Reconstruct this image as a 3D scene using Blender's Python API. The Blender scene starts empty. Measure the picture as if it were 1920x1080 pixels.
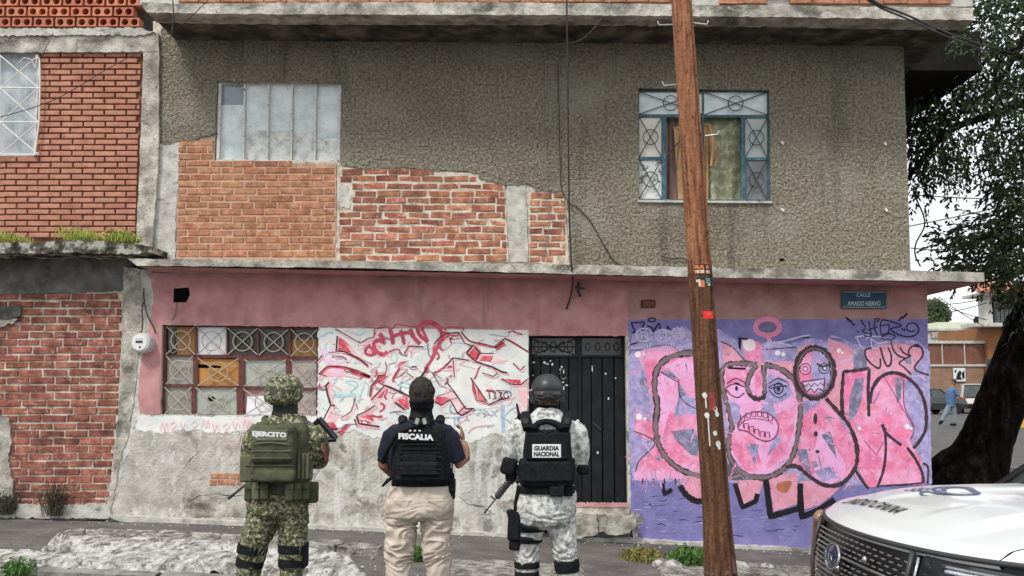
import bpy, bmesh, math, random
from math import sin, cos, pi, radians, sqrt, atan2
from mathutils import Vector, Matrix, noise
from mathutils.geometry import tessellate_polygon
random.seed(7)
sc = bpy.context.scene
C = sc.collection
# ---------------------------------------------------------------- camera, sky, sun, exposure
TILT = radians(6.18); FPX = 1800.0; CAMZ = 1.62; YF = 11.8
cam = bpy.data.cameras.new('camera'); cam.sensor_width = 36; cam.lens = 36*FPX/1920
cam.clip_end = 600; cam.clip_start = .05
co = bpy.data.objects.new('camera', cam); C.objects.link(co)
co.location = (0, 0, CAMZ); co.rotation_euler = (pi/2+TILT, 0, 0); sc.camera = co
SUN_EL, SUN_AZ = radians(52), radians(215)
w = bpy.data.worlds.new('World'); sc.world = w; w.use_nodes = True
nt = w.node_tree; nt.nodes.clear(); N = nt.nodes.new; L = nt.links.new
sky = N('ShaderNodeTexSky'); sky.sky_type = 'NISHITA'; sky.sun_disc = False
sky.sun_elevation = SUN_EL; sky.sun_rotation = SUN_AZ; sky.air_density = 1.4; sky.dust_density = 3
tc = N('ShaderNodeTexCoord'); mp = N('ShaderNodeMapping'); mp.inputs['Scale'].default_value = (1, 1, 2.6)
nz = N('ShaderNodeTexNoise'); nz.inputs['Scale'].default_value = 2.6; nz.inputs['Detail'].default_value = 6
cr = N('ShaderNodeValToRGB'); cr.color_ramp.elements[0].position = .33; cr.color_ramp.elements[1].position = .6
cr.color_ramp.elements[0].color = (.62,.62,.62,1); cr.color_ramp.elements[1].color = (.97,.97,.97,1)
mx = N('ShaderNodeMix'); mx.data_type = 'RGBA'; mx.inputs[7].default_value = (9.6, 9.9, 10.2, 1)
bg = N('ShaderNodeBackground'); bg.inputs[1].default_value = .1; wo = N('ShaderNodeOutputWorld')
L(tc.outputs['Generated'], mp.inputs[0]); L(mp.outputs[0], nz.inputs['Vector']); L(nz.outputs[0], cr.inputs[0])
L(cr.outputs[0], mx.inputs[0]); L(sky.outputs[0], mx.inputs[6]); L(mx.outputs[2], bg.inputs[0]); L(bg.outputs[0], wo.inputs[0])
sl = bpy.data.lights.new('sun', 'SUN'); sl.energy = 1.9; sl.angle = radians(11); sl.color = (1, .96, .9)
so = bpy.data.objects.new('sun', sl); C.objects.link(so)
sd = Vector((sin(SUN_AZ)*cos(SUN_EL), cos(SUN_AZ)*cos(SUN_EL), sin(SUN_EL)))
so.rotation_euler = sd.to_track_quat('Z', 'Y').to_euler(); so.location = (-5, -5, 14)
sc.view_settings.view_transform = 'Standard'; sc.view_settings.look = 'None'
sc.view_settings.exposure = 0.43; sc.view_settings.gamma = 1

# ---------------------------------------------------------------- helpers
def P(px, py, Y=YF):
    u = (px-960)/FPX; v = (540-py)/FPX
    s = Y/(cos(TILT)-v*sin(TILT))
    return Vector((s*u, Y, CAMZ+s*(sin(TILT)+v*cos(TILT))))
def F(px, py, d=0): return P(px, py, YF+d)

MATS = {}
def mat(name, cols, scale=6, detail=5, rough=.85, bump=0, bscale=40, bdist=.01, layers=(), rnd=0, hue=.006, metal=0,
        coord='world', stretch=(1,1,1), spec=.35, coat=0, bdetail=4, voro=0, trans=0, ior=0):
    if name in MATS: return MATS[name]
    m = bpy.data.materials.new(name); m.use_nodes = True; t = m.node_tree; n = t.nodes.new; l = t.links.new
    b = t.nodes['Principled BSDF']; b.inputs['Roughness'].default_value = rough; b.inputs['Metallic'].default_value = metal
    b.inputs['Specular IOR Level'].default_value = spec
    if coat: b.inputs['Coat Weight'].default_value = coat; b.inputs['Coat Roughness'].default_value = .05
    if ior: b.inputs['IOR'].default_value = ior
    if trans: b.inputs['Transmission Weight'].default_value = trans
    if coord == 'world':
        g = n('ShaderNodeNewGeometry'); vec = g.outputs['Position']
    else:
        g = n('ShaderNodeTexCoord'); vec = g.outputs['Object']
    def nse(sc_, det, st=(1,1,1), off=0):
        mpn = n('ShaderNodeMapping'); mpn.inputs['Scale'].default_value = st; mpn.inputs['Location'].default_value = (off,off*.7,off*.3)
        l(vec, mpn.inputs[0]); q = n('ShaderNodeTexNoise'); q.inputs['Scale'].default_value = sc_; q.inputs['Detail'].default_value = det
        q.inputs['Roughness'].default_value = .62
        l(mpn.outputs[0], q.inputs['Vector']); return q.outputs[0]
    if isinstance(cols[0], (int, float)): cols = [(.5, cols)]
    r = n('ShaderNodeValToRGB'); els = r.color_ramp.elements
    while len(els) < len(cols): els.new(.5)
    while len(els) > max(1, len(cols)): els.remove(els[-1])
    for e, (p, c) in zip(els, cols): e.position = p; e.color = (*c, 1)
    l(nse(scale, detail, stretch), r.inputs[0]); cur = r.outputs[0]
    for i, (c, s_, lo, hi, a, st) in enumerate(layers):
        mr = n('ShaderNodeMapRange'); mr.inputs[1].default_value = lo; mr.inputs[2].default_value = hi; mr.inputs[4].default_value = a
        l(nse(s_, 5, st, 3.1*(i+1)), mr.inputs[0])
        k = n('ShaderNodeMix'); k.data_type = 'RGBA'; l(mr.outputs[0], k.inputs[0]); l(cur, k.inputs[6]); k.inputs[7].default_value = (*c, 1)
        cur = k.outputs[2]
    if rnd:
        oi = n('ShaderNodeObjectInfo'); mr = n('ShaderNodeMapRange'); mr.inputs[3].default_value = 1-rnd; mr.inputs[4].default_value = 1+rnd
        l(oi.outputs['Random'], mr.inputs[0]); hs = n('ShaderNodeHueSaturation'); l(mr.outputs[0], hs.inputs['Value']); l(cur, hs.inputs['Color'])
        m2 = n('ShaderNodeMath'); m2.operation = 'MULTIPLY'; m2.inputs[1].default_value = 7.31; l(oi.outputs['Random'], m2.inputs[0])
        m3 = n('ShaderNodeMath'); m3.operation = 'FRACT'; l(m2.outputs[0], m3.inputs[0])
        mr2 = n('ShaderNodeMapRange'); mr2.inputs[3].default_value = .5-hue; mr2.inputs[4].default_value = .5+hue
        l(m3.outputs[0], mr2.inputs[0]); l(mr2.outputs[0], hs.inputs['Hue']); cur = hs.outputs[0]
    l(cur, b.inputs['Base Color'])
    if bump:
        bp = n('ShaderNodeBump'); bp.inputs['Strength'].default_value = bump; bp.inputs['Distance'].default_value = bdist
        h = nse(bscale, bdetail)
        if voro:
            vo = n('ShaderNodeTexVoronoi'); vo.inputs['Scale'].default_value = voro; l(vec, vo.inputs['Vector'])
            ad = n('ShaderNodeMath'); ad.operation = 'SUBTRACT'; l(h, ad.inputs[0]); l(vo.outputs[0], ad.inputs[1]); h = ad.outputs[0]
        l(h, bp.inputs['Height']); l(bp.outputs[0], b.inputs['Normal'])
    MATS[name] = m; return m

class MB:
    def __init__(s): s.v = []; s.f = []; s.m = []; s.mats = []; s.cur = 0; s.g = []
    def use(s, m):
        if m not in s.mats: s.mats.append(m)
        s.cur = s.mats.index(m); return s
    def add(s, vs, fs):
        k = len(s.v); s.v += [tuple(v) for v in vs]; s.f += [tuple(i+k for i in f) for f in fs]; s.m += [s.cur]*len(fs); s.g.append((k, len(s.v), len(s.f)-len(fs), len(s.f))); return s
    def box(s, c, h, R=None):
        vs = []
        for z in (-1,1):
            for y in (-1,1):
                for x in (-1,1):
                    q = Vector((x*h[0], y*h[1], z*h[2]))
                    if R: q = R @ q
                    vs.append(q+Vector(c))
        return s.add(vs, [(0,2,3,1),(4,5,7,6),(0,1,5,4),(2,6,7,3),(0,4,6,2),(1,3,7,5)])
    def rbox(s, c, h, r=.02, R=None, seg=2, bend=0):
        bm = bmesh.new(); bmesh.ops.create_cube(bm, size=2)
        for v in bm.verts: v.co = Vector((v.co.x*h[0], v.co.y*h[1], v.co.z*h[2]))
        bmesh.ops.bevel(bm, geom=bm.edges[:], offset=min(r, .95*min(h)), segments=seg, profile=.5, affect='EDGES')
        vs = []
        for v in bm.verts:
            q = v.co.copy()
            if bend: q.y += bend*(q.x*q.x)
            if R: q = R @ q
            vs.append(q+Vector(c))
        fs = [tuple(v.index for v in f.verts) for f in bm.faces]; bm.free(); return s.add(vs, fs)
    def tube(s, pts, r, n=8, cap=True):
        pts = [Vector(p) for p in pts]; rs = r if isinstance(r, (list,tuple)) else [r]*len(pts)
        k = len(pts); vs = []; up = None
        for i, p in enumerate(pts):
            d = (pts[min(i+1,k-1)]-pts[max(i-1,0)]).normalized()
            if up is None:
                up = Vector((0,0,1)) if abs(d.z) < .9 else Vector((0,1,0))
            a = (up - d*up.dot(d)).normalized(); bb = d.cross(a); up = a
            for j in range(n):
                t = 2*pi*j/n; vs.append(p+(a*cos(t)+bb*sin(t))*rs[i])
        fs = [(i*n+j, i*n+(j+1)%n, (i+1)*n+(j+1)%n, (i+1)*n+j) for i in range(k-1) for j in range(n)]
        if cap: fs += [tuple(range(n-1,-1,-1)), tuple((k-1)*n+j for j in range(n))]
        return s.add(vs, fs)
    def loft(s, rings, n=20, p=2.0, cap=True):   # rings: (cx,cy,cz,rx,ry) horizontal super-ellipses
        vs = []
        for (cx,cy,cz,rx,ry) in rings:
            for j in range(n):
                t = 2*pi*j/n; c_, s_ = cos(t), sin(t)
                vs.append((cx+rx*abs(c_)**(2/p)*(1 if c_>=0 else -1), cy+ry*abs(s_)**(2/p)*(1 if s_>=0 else -1), cz))
        k = len(rings)
        fs = [(i*n+j, i*n+(j+1)%n, (i+1)*n+(j+1)%n, (i+1)*n+j) for i in range(k-1) for j in range(n)]
        if cap: fs += [tuple(range(n-1,-1,-1)), tuple((k-1)*n+j for j in range(n))]
        return s.add(vs, fs)
    def ell(s, c, r, n=14, m_=9, R=None):
        vs = []; fs = []
        for i in range(m_+1):
            a = pi*i/m_
            for j in range(n):
                t = 2*pi*j/n; q = Vector((r[0]*sin(a)*cos(t), r[1]*sin(a)*sin(t), r[2]*cos(a)))
                if R: q = R @ q
                vs.append(q+Vector(c))
        for i in range(m_):
            for j in range(n): fs.append((i*n+j, (i+1)*n+j, (i+1)*n+(j+1)%n, i*n+(j+1)%n))
        return s.add(vs, fs)
    def grid(s, fn, nu, nv):
        vs = [fn(i/nu, j/nv) for i in range(nu+1) for j in range(nv+1)]
        return s.add(vs, [(i*(nv+1)+j, (i+1)*(nv+1)+j, (i+1)*(nv+1)+j+1, i*(nv+1)+j+1) for i in range(nu) for j in range(nv)])
    def prism(s, loops, d0, d1, dirn=None, back=False):
        """loops in photo-plane pixels on the facade; front at depth d0, side walls back to d1"""
        a = [[F(x,y,d0) for x,y in lp] for lp in loops]
        tri = tessellate_polygon([[Vector((q.x,q.z,0)) for q in lp] for lp in a])
        flat = [q for lp in a for q in lp]; k = len(flat)
        off = d1-d0
        vs = flat + [q+Vector((0,off,0)) for q in flat]
        fs = []
        for t in tri:
            n_ = (flat[t[1]]-flat[t[0]]).cross(flat[t[2]]-flat[t[0]])
            fs.append(tuple(t) if n_.y < 0 else tuple(reversed(t)))
            if back: fs.append(tuple(k+i for i in reversed(fs[-1])))
        if abs(off) > 1e-5:
            st = 0
            for lp in a:
                m_ = len(lp)
                for i in range(m_): fs.append((st+i, st+(i+1)%m_, k+st+(i+1)%m_, k+st+i))
                st += m_
        return s.add(vs, fs)
    def build(s, name, m=None, parent=None, smooth=False, loc=None):
        me = bpy.data.meshes.new(name)
        me.from_pydata([tuple(v) for v in s.v], [], s.f)
        ms = s.mats if s.mats else [m]
        for q in ms: me.materials.append(q)
        if s.mats: me.polygons.foreach_set('material_index', s.m)
        if smooth: me.polygons.foreach_set('use_smooth', [True]*len(me.polygons))
        me.update()
        bm = bmesh.new(); bm.from_mesh(me); bmesh.ops.recalc_face_normals(bm, faces=bm.faces[:]) if not getattr(s,'norec',0) else None
        bm.to_mesh(me); bm.free()
        return link(name, me, parent)
def link(name, me, parent=None):
    o = bpy.data.objects.new(name, me); C.objects.link(o)
    if parent: o.parent = parent
    return o
def thing(name, label, cat, loc=(0,0,0), rz=0, group=None):
    o = bpy.data.objects.new(name, None); C.objects.link(o); o.empty_display_size = .1
    o.location = loc; o.rotation_euler = (0,0,rz); o['label'] = label; o['category'] = cat
    if group: o['group'] = group
    return o
def tag(o, label, cat, group=None):
    o['label'] = label; o['category'] = cat
    if group: o['group'] = group
    return o
def struct(o): o['kind'] = 'structure'; return o
def stuff(o): o['kind'] = 'stuff'; return o
def copy_tree(o, parent=None):
    c = o.copy(); C.objects.link(c); c.parent = parent
    for ch in list(o.children): copy_tree(ch, c)
    return c
def jag(poly, amp=1.5, step=6, seed=0, fixed=()):
    rr = random.Random(seed); out = []
    n = len(poly)
    for i in range(n):
        a = poly[i]; b = poly[(i+1)%n]; d = math.hypot(b[0]-a[0], b[1]-a[1]); k = max(1, int(d/step))
        if i in fixed: out.append(a); continue
        for j in range(k):
            t = j/k; e = amp*(noise.noise(Vector((a[0]+(b[0]-a[0])*t, a[1]+(b[1]-a[1])*t, seed*7.7))/1.0)*.0+rr.uniform(-1,1))
            e2 = amp*rr.uniform(-1,1) if j else 0
            out.append((a[0]+(b[0]-a[0])*t+(e if j else 0), a[1]+(b[1]-a[1])*t+e2))
    return out
def catmull(pts, k=6, closed=False):
    out = []; n = len(pts)
    if n < 3: return list(pts)
    rng = range(n) if closed else range(n-1)
    for i in rng:
        g = (lambda q: pts[q % n]) if closed else (lambda q: pts[max(0,min(n-1,q))])
        p0,p1,p2,p3 = g(i-1),g(i),g(i+1),g(i+2)
        for j in range(k):
            t = j/k
            out.append(tuple(.5*(2*b+(c-a)*t+(2*a-5*b+4*c-d)*t*t+(3*b-a-3*c+d)*t**3) for a,b,c,d in zip(p0,p1,p2,p3)))
    if not closed: out.append(tuple(pts[-1]))
    return out
def rect(x0,y0,x1,y1): return [(x0,y0),(x1,y0),(x1,y1),(x0,y1)]
def ellp(cx,cy,rx,ry,n=24,a0=0): return [(cx+rx*cos(a0+2*pi*i/n), cy+ry*sin(a0+2*pi*i/n)) for i in range(n)]
def font_mesh(txt, size=1, bold=0, shear=0, extrude=0.0, spacing=1.0, line=1.0):
    cu = bpy.data.curves.new('lettering','FONT'); cu.body = txt; cu.size = size; cu.align_x = 'CENTER'; cu.align_y = 'CENTER'
    cu.offset = bold; cu.shear = shear; cu.extrude = extrude; cu.space_character = spacing; cu.space_line = line; cu.resolution_u = 3
    ob = bpy.data.objects.new('lettering', cu); C.objects.link(ob)
    dg = bpy.context.evaluated_depsgraph_get(); me = bpy.data.meshes.new_from_object(ob.evaluated_get(dg))
    bpy.data.objects.remove(ob); bpy.data.curves.remove(cu); return me
def ground_z(X, Y=YF):
    pts = [(-30,.9),(-6.3,.11),(-4.2,.07),(-1.7,-.03),(1.5,-.17),(3.5,-.27),(5.2,-.33),(7,-.33),(30,-.9)]
    z = pts[-1][1]
    for (a,za),(b,zb) in zip(pts, pts[1:]):
        if X <= b: t = max(0,(X-a)/(b-a)); z = za+(zb-za)*t; break
    if Y > 12.5 and X > 5:
        t = min(1, (Y-12.5)/4.5); z = z*(1-t)+.08*t
        if Y > 17: z = .08+min(.3,(Y-17)*.012)
    return z
# ---------------------------------------------------------------- materials of the buildings
S3 = (1,1,1)
STUCCO = mat('rough_stucco', [(.33,(.165,.143,.103)),(.50,(.33,.295,.222)),(.66,(.51,.465,.36))], 30, 3, .95, 1.0, 27, .11,  # grain ramp paints shaded pits and lit peaks of the relief into the colour
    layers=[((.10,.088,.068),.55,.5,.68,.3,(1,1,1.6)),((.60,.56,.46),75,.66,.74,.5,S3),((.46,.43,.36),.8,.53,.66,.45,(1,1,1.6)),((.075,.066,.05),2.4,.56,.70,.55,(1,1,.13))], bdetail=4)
CONC = mat('weathered_concrete', [(.34,(.20,.185,.155)),(.5,(.40,.375,.325)),(.64,(.62,.59,.52))], 5, 9, .95, .8, 34, .02,
    layers=[((.06,.055,.042),2.2,.54,.66,.75,(1,1,2)),((.62,.59,.52),13,.6,.7,.5,S3),((.07,.06,.04),20,.60,.67,.6,(1,1,1.4))], bdetail=8)
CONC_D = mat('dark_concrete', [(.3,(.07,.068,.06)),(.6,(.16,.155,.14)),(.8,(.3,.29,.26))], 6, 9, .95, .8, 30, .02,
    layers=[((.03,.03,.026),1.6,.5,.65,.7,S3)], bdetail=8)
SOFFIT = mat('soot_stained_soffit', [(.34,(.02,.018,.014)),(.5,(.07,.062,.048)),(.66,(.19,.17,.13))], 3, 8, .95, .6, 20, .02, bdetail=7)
CONC_L = mat('pale_concrete', [(.3,(.3,.29,.26)),(.5,(.5,.49,.45)),(.7,(.64,.62,.56))], 7, 9, .95, .7, 40, .015,
    layers=[((.13,.12,.1),5,.58,.68,.8,(1,1,1.8))], bdetail=8)
MORTAR = mat('lime_mortar', [(.3,(.38,.32,.25)),(.6,(.68,.61,.51))], 14, 7, .95, .6, 60, .01,
    layers=[((.2,.13,.09),5,.55,.65,.6,S3)], bdetail=6)
MORTAR_R = mat('red_washed_mortar', [(.3,(.38,.22,.14)),(.6,(.58,.38,.27))], 14, 7, .95, .6, 60, .01,
    layers=[((.5,.4,.3),6,.56,.64,.6,S3)], bdetail=6)
MORTAR_D = mat('dark_mortar', [(.3,(.13,.05,.035)),(.6,(.24,.10,.065))], 14, 6, .95, .5, 60, .008)
BR_NEW = mat('smooth_red_brick', [(.3,(.36,.155,.10)),(.6,(.49,.235,.16)),(.8,(.60,.33,.235))], 9, 6, .85, .35, 90, .004,
    layers=[((.2,.07,.045),1.3,.55,.68,.4,S3)], rnd=.07, hue=.003)
BR_OLD = mat('old_red_brick', [(.26,(.15,.055,.035)),(.5,(.36,.14,.085)),(.74,(.56,.28,.17))], 9, 7, .92, .9, 50, .012,
    layers=[((.6,.53,.44),22,.6,.68,.65,S3),((.06,.035,.028),5,.57,.66,.45,S3)], rnd=.27, hue=.010, bdetail=7)
BR_ORG = mat('orange_brick', [(.28,(.24,.095,.052)),(.5,(.40,.18,.10)),(.72,(.55,.30,.19))], 12, 7, .92, .8, 45, .01,
    layers=[((.62,.55,.45),20,.63,.7,.55,S3)], rnd=.16, bdetail=7)
CLAY = mat('pierced_clay_block', [(.3,(.42,.13,.07)),(.7,(.62,.25,.16))], 13, 6, .85, .3, 60, .005, rnd=.18)
PINK = mat('faded_pink_paint', [(.28,(.36,.165,.165)),(.5,(.50,.25,.25)),(.75,(.60,.34,.33))], 4, 9, .92, .5, 55, .008,
    layers=[((.26,.14,.125),1.1,.54,.70,.5,(1,1,1.5)),((.24,.13,.12),3.5,.57,.68,.5,(1,1,.12)),((.6,.5,.46),24,.66,.72,.5,S3)], bdetail=7)
BROWNP = mat('brown_pink_paint', [(.28,(.30,.16,.145)),(.5,(.40,.225,.205)),(.75,(.48,.30,.27))], 4, 9, .92, .5, 55, .008, bdetail=7)
WHITEP = mat('chalky_white_paint', [(.3,(.64,.645,.61)),(.6,(.80,.805,.77))], 5, 8, .9, .4, 45, .006,
    layers=[((.48,.62,.63),2.1,.52,.66,.5,S3),((.75,.52,.55),1.7,.56,.68,.45,S3),((.4,.39,.35),16,.62,.68,.6,S3)], bdetail=6)
STREAK = mat('streaked_lower_plaster', [(.28,(.24,.225,.195)),(.46,(.42,.40,.36)),(.62,(.57,.55,.50))], 4, 10, .95, .9, 26, .02,
    layers=[((.70,.70,.66),9,.50,.60,.60,(1,1,.16)),((.62,.61,.57),7,.52,.62,.6,S3),((.13,.125,.105),3.2,.56,.64,.75,S3),((.3,.2,.15),1.6,.62,.7,.5,S3)], bdetail=9)
PURPLE = mat('purple_masonry_paint', [(.3,(.15,.138,.33)),(.55,(.215,.198,.43)),(.8,(.30,.28,.52))], 5, 8, .88, .7, 30, .012,
    layers=[((.42,.38,.6),16,.64,.7,.5,S3)], bdetail=7)
BLACKM = mat('black_painted_metal', [(.3,(.006,.007,.009)),(.7,(.017,.020,.022))], 8, 7, .6, .25, 30, .004,
    layers=[((.10,.10,.09),12,.67,.72,.7,S3)], spec=.2)
VOID = mat('dark_interior', [(.5,(.006,.006,.006))], rough=1, spec=0)
RUSTF = mat('maroon_window_steel', [(.3,(.08,.025,.022)),(.7,(.17,.06,.05))], 20, 5, .7, .3, 60, .003)
TEALF = mat('teal_window_steel', [(.35,(.03,.075,.09)),(.6,(.07,.16,.19)),(.8,(.3,.36,.36))], 20, 6, .6, .3, 60, .003)
WHITEF = mat('flaking_white_steel', [(.34,(.12,.09,.07)),(.42,(.62,.62,.58)),(.8,(.8,.8,.77))], 26, 6, .7, .4, 60, .003)
BAR_P = mat('pale_grille_bar', [(.3,(.33,.27,.22)),(.7,(.52,.46,.38))], 30, 4, .7)
BAR_W = mat('white_grille_bar', [(.3,(.6,.6,.58)),(.7,(.75,.75,.73))], 30, 4, .6)
BAR_B = mat('dark_grille_bar', [(.3,(.02,.03,.035)),(.7,(.06,.075,.08))], 30, 4, .6)
MOSS = mat('mossy_ledge_concrete', [(.40,(.025,.024,.018)),(.5,(.12,.115,.09)),(.58,(.42,.41,.36))], 6, 9, .95, 1, 22, .03,
    layers=[((.1,.12,.03),3,.6,.7,.6,S3)], bdetail=8)
def pane_m(name, a, b, rough=.25, layers=(), scale=5, stretch=S3): return mat(name, [(.35,a),(.65,b)], scale, 6, rough, .15, 12, .004, layers=layers, spec=.5, stretch=stretch)
G_GREY = pane_m('frosted_grey_glass', (.27,.26,.23), (.36,.35,.31))
G_GREEN = pane_m('frosted_green_glass', (.33,.36,.32), (.43,.46,.41))
G_PINKG = pane_m('frosted_pink_glass', (.38,.32,.31), (.47,.41,.39))
G_WHITE = pane_m('white_paper_pane', (.78,.79,.82), (.85,.86,.88), .7)
G_DARK = pane_m('dark_glass', (.018,.019,.018), (.035,.035,.034), .15)
G_WOOD = mat('brown_cardboard_sheet', [(.35,(.26,.13,.05)),(.65,(.35,.19,.08))], 3, 6, .8, .1, 20, .004)
G_ORNG = mat('orange_plywood_sheet', [(.35,(.40,.185,.045)),(.65,(.50,.25,.07))], 2, 6, .7, .1, 20, .004, stretch=(1,1,5))
G_SKY = pane_m('sky_painted_glass', (.52,.60,.61), (.82,.86,.86), .3, layers=[((.06,.07,.07),24,.64,.68,.8,S3),((.75,.78,.8),3,.5,.6,.5,(1,1,5))])  # pale base colour paints reflected sky into the panes
G_SKYD = pane_m('blue_grey_glass', (.22,.27,.30), (.34,.39,.42), .15)
G_CURT = mat('glass_over_white_curtain', [(.36,(.40,.41,.39)),(.48,(.66,.67,.64)),(.62,(.82,.82,.79))], 8, 5, .4, .6, 16, .03, layers=[((.30,.31,.30),22,.60,.66,.6,S3)])
G_SMOK = pane_m('smoky_grey_glass', (.12,.125,.13), (.19,.2,.21), .15)
CURT_G = mat('green_floral_curtain', [(.35,(.19,.2,.12)),(.52,(.29,.30,.19)),(.62,(.47,.48,.36))], 11, 6, .9, .5, 7, .04)
CURT_O = mat('orange_curtain', [(.35,(.42,.23,.10)),(.6,(.58,.36,.19))], 5, 4, .9, .4, 8, .03)
CURT_M = mat('mauve_curtain', [(.35,(.22,.13,.11)),(.6,(.33,.21,.18))], 5, 4, .9, .4, 8, .03, stretch=(4,1,.3))

# ---------------------------------------------------------------- bricks
def brick_mesh(lx, lz, dep, seed, rough=.004):
    rr = random.Random(seed); bm = bmesh.new(); bmesh.ops.create_cube(bm, size=1)
    for v in bm.verts: v.co = Vector((v.co.x*lx, v.co.y*dep, v.co.z*lz))
    fe = [e for e in bm.edges if all(v.co.y < 0 for v in e.verts)]
    bmesh.ops.bevel(bm, geom=fe, offset=.006, segments=1, affect='EDGES')
    for v in bm.verts: v.co += Vector((rr.uniform(-1,1), rr.uniform(-.6,.6), rr.uniform(-1,1)))*rough
    me = bpy.data.meshes.new('brick'); bm.to_mesh(me); bm.free(); return me
def inside(p, poly):
    x, y = p; c = False; n = len(poly)
    for i in range(n):
        x0,y0 = poly[i]; x1,y1 = poly[i-1]
        if (y0 > y) != (y1 > y) and x < (x1-x0)*(y-y0)/(y1-y0)+x0: c = not c
    return c
def lay_bricks(parent, region, x0, x1, y0, y1, pitch, length, dfront, m, joint=3.0, rough=.004, wob=.5, seed=1, holes=(), slope=0, dep=.05, name='brick', half=True, drop=0, jn=0):
    rr = random.Random(seed); k = 0; y = y0; row = 0; outl = []
    ppm = 1/((F(1060,700)-F(960,700)).x/100)
    base = [brick_mesh((length-joint)/ppm, (pitch-joint)/ppm, dep, seed*31+i, rough) for i in range(7)]
    for b in base: b.materials.append(m)
    def ok(x,yy): return inside((x,yy), region) and not any(inside((x,yy), h) for h in holes)
    while y < y1:
        iv = []; xx = x0; yy = y+pitch/2
        while xx <= x1:
            if ok(xx,yy):
                if iv and xx-iv[-1][1] <= 1.6: iv[-1][1] = xx
                else: iv.append([xx,xx])
            xx += 1.5
        off = (.5 if row % 2 and half else 0)*length + rr.uniform(-wob,wob)*4
        x = x0 - off
        while x < x1:
            ln = length*(1+rr.uniform(-.04,.04)*wob*2)
            for (ia,ib) in iv:
                a = max(x, ia); b = min(x+ln, ib); c = ((a+b)/2, y+pitch/2)
                if b-a < 7 or (drop and rr.random() < drop): continue
                ys = c[1] + slope*(c[0]-x0) + rr.uniform(-1,1)*wob*.7
                q = F(c[0], ys, dfront+dep/2+rr.uniform(-1,1)*min(.004,rough*.7))
                o = bpy.data.objects.new(name, rr.choice(base)); C.objects.link(o); o.parent = parent; o.location = q
                s_ = 1.0/ ( (FPX/ (YF+dfront)) / ppm ) if False else 1
                o.scale = ((b-a-joint)/(length-joint), 1, 1+rr.uniform(-.08,.08)*wob)
                o.rotation_euler = (0, rr.uniform(-1,1)*.008*wob*2, 0); k += 1
            x += ln
        y += pitch; row += 1
    return k
# ================================================================ corner building
house = thing('corner_building', 'two-storey corner building with rough grey stucco above and pink, white and purple painted ground floor', 'building', (0, YF, 0))
def HB(mb, name, m=None, parent=house, smooth=False):
    o = mb.build(name, m, None, smooth); 
    if parent is not None:
        o.parent = parent; o.matrix_parent_inverse = parent_world_inv(parent)
    return o
def HBS(mb, name, m=None, parent=house, smooth=False):
    out = []
    for (v0,v1,f0,f1) in mb.g:
        q = MB(); q.mats = list(mb.mats); q.v = mb.v[v0:v1]; q.f = [tuple(i-v0 for i in f) for f in mb.f[f0:f1]]; q.m = mb.m[f0:f1]
        out.append(HB(q, name, m, parent, smooth))
    return out
def parent_world_inv(p):
    M = Matrix.Identity(4); q = p; chain = []
    while q: chain.append(q); q = q.parent
    for q in reversed(chain):
        M = M @ q.matrix_parent_inverse @ Matrix.LocRotScale(q.location, q.rotation_euler, q.scale)
    return M.inverted()
lw = [(406,152),(640,154),(637,304),(402,300)]
rw = [(1197,165),(1443,169),(1446,377),(1198,374)]
# backing masonry (mortar shows between bricks)
mb = MB(); mb.prism([[(287,40),(1692,40),(1708,512),(284,500)], lw, rw], .03, .3)
back = HB(mb, 'mortar_backing', MORTAR)
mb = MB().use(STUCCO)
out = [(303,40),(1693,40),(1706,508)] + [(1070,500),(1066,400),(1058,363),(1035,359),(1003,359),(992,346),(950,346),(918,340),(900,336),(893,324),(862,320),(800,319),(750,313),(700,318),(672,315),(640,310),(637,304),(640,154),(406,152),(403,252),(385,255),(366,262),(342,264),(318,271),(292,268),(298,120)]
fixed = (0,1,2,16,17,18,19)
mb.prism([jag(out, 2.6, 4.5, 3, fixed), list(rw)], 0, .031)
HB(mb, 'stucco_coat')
mb = MB().use(CONC_L)
mb.prism([jag([(291,266),(343,266),(337,300),(332,360),(329,430),(329,487),(284,483),(287,380)], 1.5, 7, 5)], .006, .03)
mb.prism([jag([(951,347),(985,345),(988,400),(990,492),(956,492),(953,420)], 1.5, 7, 6)], .012, .03)
mb.prism([jag([(636,350),(650,347),(658,372),(655,392),(640,388),(632,372)], 2, 4, 9)], .004, .03)
HBS(mb, 'concrete_tie_column')
mb = MB().use(MORTAR_R); mb.prism([jag([(330,270),(400,262),(402,303),(630,308),(630,489),(331,486)], 1, 9, 8)], .012, .03)
inf1 = HB(mb, 'brick_infill')
lay_bricks(inf1, [(334,268),(360,262),(402,255),(402,303),(630,310),(630,489),(331,487)], 331, 630, 262, 488, 13.0, 42.5, .004, BR_ORG, 2.3, .005, .8, 11)
mb = MB().use(MORTAR); mb.prism([jag([(632,312),(890,324),(946,347),(954,492),(630,490)], 1, 9, 8)], .013, .03)
inf2 = HB(mb, 'brick_infill')
lay_bricks(inf2, [(640,316),(700,321),(750,316),(800,322),(885,326),(900,342),(948,350),(952,492),(632,489),(634,394),(660,390),(660,348),(636,346)], 636, 951, 316, 491, 13.4, 44, .006, BR_OLD, 2.7, .009, 1.5, 12, slope=.004)
mb = MB().use(MORTAR); mb.prism([jag([(992,350),(1058,364),(1068,500),(992,492)], 1, 9, 8)], .013, .03)
inf3 = HB(mb, 'brick_infill')
lay_bricks(inf3, [(990,362),(1058,364),(1062,400),(1062,480),(1020,494),(990,492)], 992, 1063, 361, 493, 13.3, 40, .006, BR_OLD, 2.8, .009, 1.5, 13)

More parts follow.
